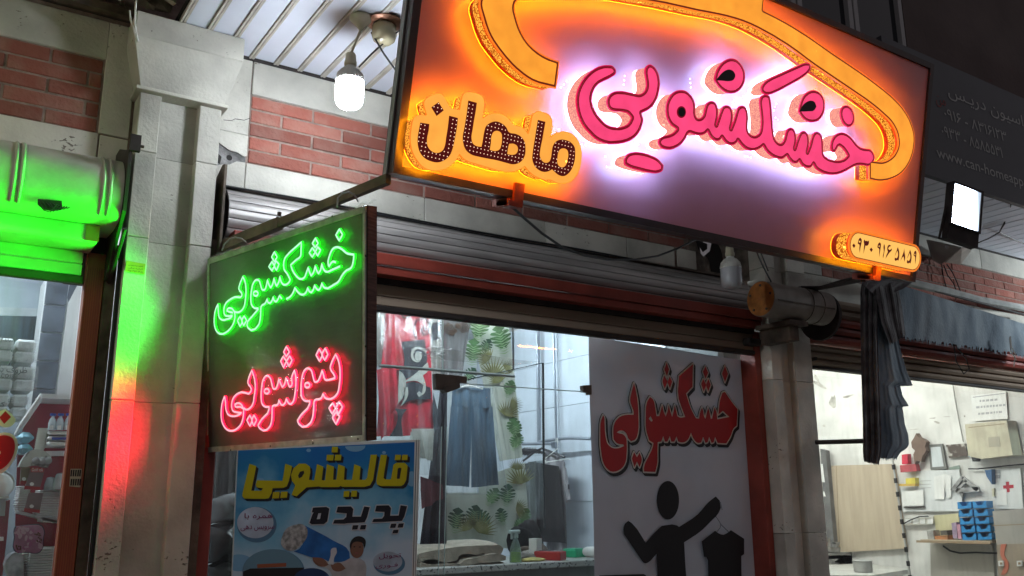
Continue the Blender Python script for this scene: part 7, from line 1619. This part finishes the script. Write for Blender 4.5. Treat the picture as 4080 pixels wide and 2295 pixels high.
t = thing('wall_cable', 'thin grey cable running down the workshop wall', 'cable', tuple(S.xyz(*S.uv(*ip(1140, 500, RR_)), .01)))
MB().tube([S.xyz(*S.uv(*ip(x, y, RR_)), .01) for x, y in ((1065, 90), (1085, 220), (1110, 350), (1140, 500))], .006, 5).build('cable', mat('grey cable', (.28, .27, .25), .6), t)
t = thing('wall_cable', 'thin dark cable looped from the pinboard to the first aid sheet', 'cable', tuple(S.xyz(*S.uv(*ip(1300, 690, RR_)), .02)))
MB().tube([S.xyz(*S.uv(*ip(x, y, RR_)), .02) for x, y in ((1180, 690), (1250, 690), (1330, 682), (1450, 668), (1600, 655))], .006, 5).build('cable', M['rubber'], t)
for lb, ps_ in (('slotted steel upright left of the blue bins', ((632, 620), (765, 1500))), ('slotted steel upright in front of the blue bins', ((1205, 105), (1372, 1500)))):
    a = at(*ip(*ps_[0], RR_), 4.6); b = at(*ip(*ps_[1], RR_), 4.6)
    t = thing('slotted_upright', lb, 'upright', tuple(b)); bar_between(MB(), a, b, .012, .012).build('strip', mat('clear strip', (.48, .48, .46), .3), t)
    n = 9 if ps_[0][1] > 300 else 14
    for k in range(n):
        p = a+(b-a)*((k+.6)/n); d = (b-a)/np.linalg.norm(b-a)
        bar_between(MB(), p-d*.02, p+d*.02, .02, .02).build('slot', M['black'], t)
# bench with pot
bz = float(at(*ip(450, 1390, RR_), 5.4)[2])
bn_ = thing('work_bench', 'pale grey work bench top with machine parts in the workshop', 'bench', tuple(at(*ip(450, 1430, RR_), 5.4)))
q = MB(); c4 = [atZ(*ip(x, y, RR_), bz) for x, y in ((150, 1372), (420, 1358), (760, 1400), (480, 1445), (150, 1440))]
q.add([tuple(p) for p in c4]+[(p[0], p[1], p[2]-.04) for p in c4], [(0, 1, 2, 3, 4), (9, 8, 7, 6, 5)]+[(i, (i+1) % 5, 5+(i+1) % 5, 5+i) for i in range(5)]); q.build('top', mat('pale bench', (.52, .52, .49), .5, var=.1, vs=5), bn_)
MB().box(c4[0][0], c4[3][0], c4[3][1]+.02, c4[1][1]-.02, .14, bz-.042).build('body', mat('bench body', (.35, .33, .3), .6), bn_)
pc = atZ(*ip(427, 1422, RR_), bz); k_ = float(np.linalg.norm(np.cross(ray(*ip(427, 1422, RR_))/np.linalg.norm(ray(*ip(427, 1422, RR_))), [0, 0, 1])))
sc_ = float(np.linalg.norm(pc-CAMP))/FPX/RR_[2]
t = thing('metal_pot', 'dented grey metal pot on the work bench', 'pot', tuple(pc))
MB().lathe([(0, 0), (52*sc_, 0), (57*sc_, 6*sc_), (58*sc_, 66*sc_), (63*sc_, 70*sc_), (61*sc_, 72*sc_), (54*sc_, 66*sc_), (53*sc_, 10*sc_), (0, 8*sc_)], tuple(pc), (0, 0, 1), 28).build('pot', mat('dull aluminium', (.36, .36, .35), .45, metal=.5, var=.2, vs=10), t, smooth='auto')
mc = thing('bench_machine', 'grey machine bed with clamps and dark tools behind the pot', 'machine', tuple(at(*ip(450, 1370, RR_), 5.9)))
pm = WALLP(5.9)
for pts, m, d in (([(165, 1275), (270, 1285), (760, 1238), (762, 1290), (600, 1310), (170, 1330)], 'grey_sheet', .25), ([(165, 1305), (600, 1295), (605, 1345), (170, 1365)], 'silver', .2), ([(160, 1240), (265, 1245), (262, 1285), (162, 1285)], 'silver', .15), ([(225, 1210), (262, 1208), (258, 1222), (250, 1245), (236, 1245), (236, 1222)], 'silver', .05), ([(290, 1300), (420, 1318), (560, 1310), (610, 1290), (668, 1300), (670, 1345), (580, 1355), (520, 1385), (300, 1370), (220, 1350)], 'darkiron', .12), ([(160, 1180), (190, 1180), (192, 1240), (162, 1240)], 'silver', .1)):
    plate(pm, pts, RR_, -d, .0, M[m], 'machine_part', mc)
MB().tube([at(*ip(x, y, RR_), 5.9) for x, y in ((622, 1245), (622, 1185), (640, 1172), (660, 1185), (663, 1245))], .008, 6).build('bent_rod', M['silver'], mc)
MB().tube([at(*ip(x, y, RR_), 5.9) for x, y in ((662, 1155), (666, 1190), (720, 1195))], .006, 6).build('bent_rod', M['silver'], mc)
# stains on the white wall
q = MB(); random.seed(5)
M['stain'] = mat('wall scuff', (.42, .40, .36), .8, var=.3, vs=20)
for x, y, a, b, r in ((110, 95, 60, 10, .5), (310, 175, 50, 9, -.2), (205, 215, 30, 55, 0), (90, 50, 40, 8, .9), (140, 385, 14, 8, .3), (910, 330, 30, 4, -.1), (940, 360, 26, 8, .3), (780, 410, 40, 3, -.1), (1010, 320, 30, 3, 0), (1137, 317, 8, 8, 0)):
    L = S.trace([(x+math.cos(t_)*a*random.uniform(.6, 1.1)*math.cos(r)-math.sin(t_)*b*math.sin(r), y+math.cos(t_)*a*math.sin(r)+math.sin(t_)*b*random.uniform(.6, 1.1)) for t_ in np.linspace(0, 6.28, 13)[:-1]], RR_)
    q.flat(SIDEP(7.917), [smooth_loop(L, n=2)], 0)
q.build('wall_scuffs', M['stain'], r_, kind='stuff')

# ================================================================== ragged awning cloth
aw = thing('ragged_awning', 'torn dark blue cloth awning bunched over a rod beside the workshop window', 'awning', tuple(at(3480, 1200, 3.3)))
def cloth_mat():
    m = mat('faded tarpaulin', (.30, .37, .42), .85, col2=(.10, .15, .20), vs=4, thr=(.38, .62), bump=.5, bs=90, stretch=(1, 1, .5)); return m
M['tarp'] = cloth_mat(); M['tarp2'] = mat('dirty black cloth', (.12, .115, .12), .9, var=.5, vs=8, bump=.4, bs=50)
def cloth_strip(nm, left, right, Y0, Y1, folds, amp, m, nu, seed=0., rag=0, label=None, nv=40):
    """cloth between two traced edges (top to bottom), with vertical folds; edges keep their tears"""
    def arc(P):
        P = np.array(P, float); s = np.r_[0, np.cumsum(np.hypot(*np.diff(P, axis=0).T))]; return P, s/s[-1]
    LP, ls_ = arc(left); RP, rs_ = arc(right)
    def samp(P, s, t): return (np.interp(t, s, P[:, 0]), np.interp(t, s, P[:, 1]))
    q = MB()
    def fn(u, v):
        a = samp(LP, ls_, v); b = samp(RP, rs_, v); x = a[0]+(b[0]-a[0])*u; y = a[1]+(b[1]-a[1])*u
        if rag and v > .999: y += rag*(random.random()-.35)
        Y = Y0+(Y1-Y0)*u+amp*(math.sin(u*folds*6.283+seed+.6*math.sin(v*3+seed))+.45*math.sin(u*folds*14.7+seed*2+v*2.3)+.22*math.sin(u*folds*37+v*5))
        return at(x, y, Y)
    q.grid(fn, nu, nv); return q.build(nm, m, aw, smooth=True, label=label)
cloth_strip('hanging_fall', [(3494, 1150), (3490, 1250), (3488, 1400), (3490, 1600), (3496, 1700), (3500, 1828)], [(3560, 1150), (3572, 1280), (3583, 1370), (3588, 1393), (3613, 1480), (3638, 1537), (3588, 1539), (3596, 1576), (3622, 1618), (3596, 1621), (3605, 1688), (3619, 1733), (3622, 1772), (3613, 1786), (3588, 1803), (3572, 1826)], 3.29, 3.30, 1.1, .010, M['tarp'], 40, .8, rag=16, nv=90)
cloth_strip('bunched_folds', [(3436, 1112), (3428, 1160), (3428, 1300), (3432, 1500), (3438, 1700), (3438, 1800), (3442, 1838)], [(3512, 1105), (3500, 1160), (3496, 1300), (3502, 1500), (3510, 1700), (3512, 1790), (3502, 1852)], 3.30, 3.25, 3.2, .006, M['tarp2'], 90, 0, rag=8, label='black bunched folds')
cloth_strip('torn_valance', [(3565, 1128), (3585, 1200), (3600, 1270), (3606, 1346)], [(4112, 1300), (4112, 1330), (4112, 1380), (4112, 1418)], 3.28, 3.55, 1.7, .012, M['tarp'], 220, 1.9, rag=26)
cloth_strip('draped_fold', [(3478, 1118), (3490, 1180), (3510, 1280), (3545, 1372)], [(3572, 1122), (3588, 1190), (3600, 1270), (3608, 1336)], 3.24, 3.26, 2.0, .006, M['tarp2'], 60, 1.3, rag=12, label='black fold over the corner')
cloth_strip('top_hood', [(3434, 1128), (3438, 1114), (3462, 1100), (3500, 1094)], [(3500, 1190), (3560, 1165), (3600, 1150), (3640, 1122)], 3.235, 3.255, 1.4, .008, M['tarp2'], 50, .3, label='black hood over the rod')
for P, r in (([(3250, 1762), (3345, 1760), (3445, 1757)], .014), ([(3258, 1150), (3350, 1122), (3445, 1098)], .012)):
    MB().tube([at(x, y, 3.6-.28*i/2) for i, (x, y) in enumerate(P)], r, 8).build('frame_rod', M['darkiron'], aw)
MB().tube([at(3445, 1100, 3.31), at(3600, 1125, 3.34), at(3800, 1178, 3.46), at(4110, 1262, 3.62)], .010, 8).build('frame_rod', M['darkiron'], aw)
MB().tube([at(3600, 1120, 3.33), at(3750, 1155, 3.44), at(3900, 1195, 3.55), at(4120, 1235, 3.68)], .03, 8).build('rolled_canvas', mat('pale rolled canvas', (.42, .44, .42), .8, var=.2, vs=8), aw)
for P in ([(4025, 1340), (4030, 1380), (4045, 1410), (4040, 1460)], [(4022, 1345), (4028, 1400), (4050, 1435)], [(3800, 1370), (3810, 1440), (3840, 1490), (3862, 1470), (3850, 1430), (3815, 1385)]):
    MB().tube([at(x, y, 3.4) for x, y in P], .004, 5).build('loose_thread', M['rubber'] if P[0][0] < 3900 else M['white'], aw)
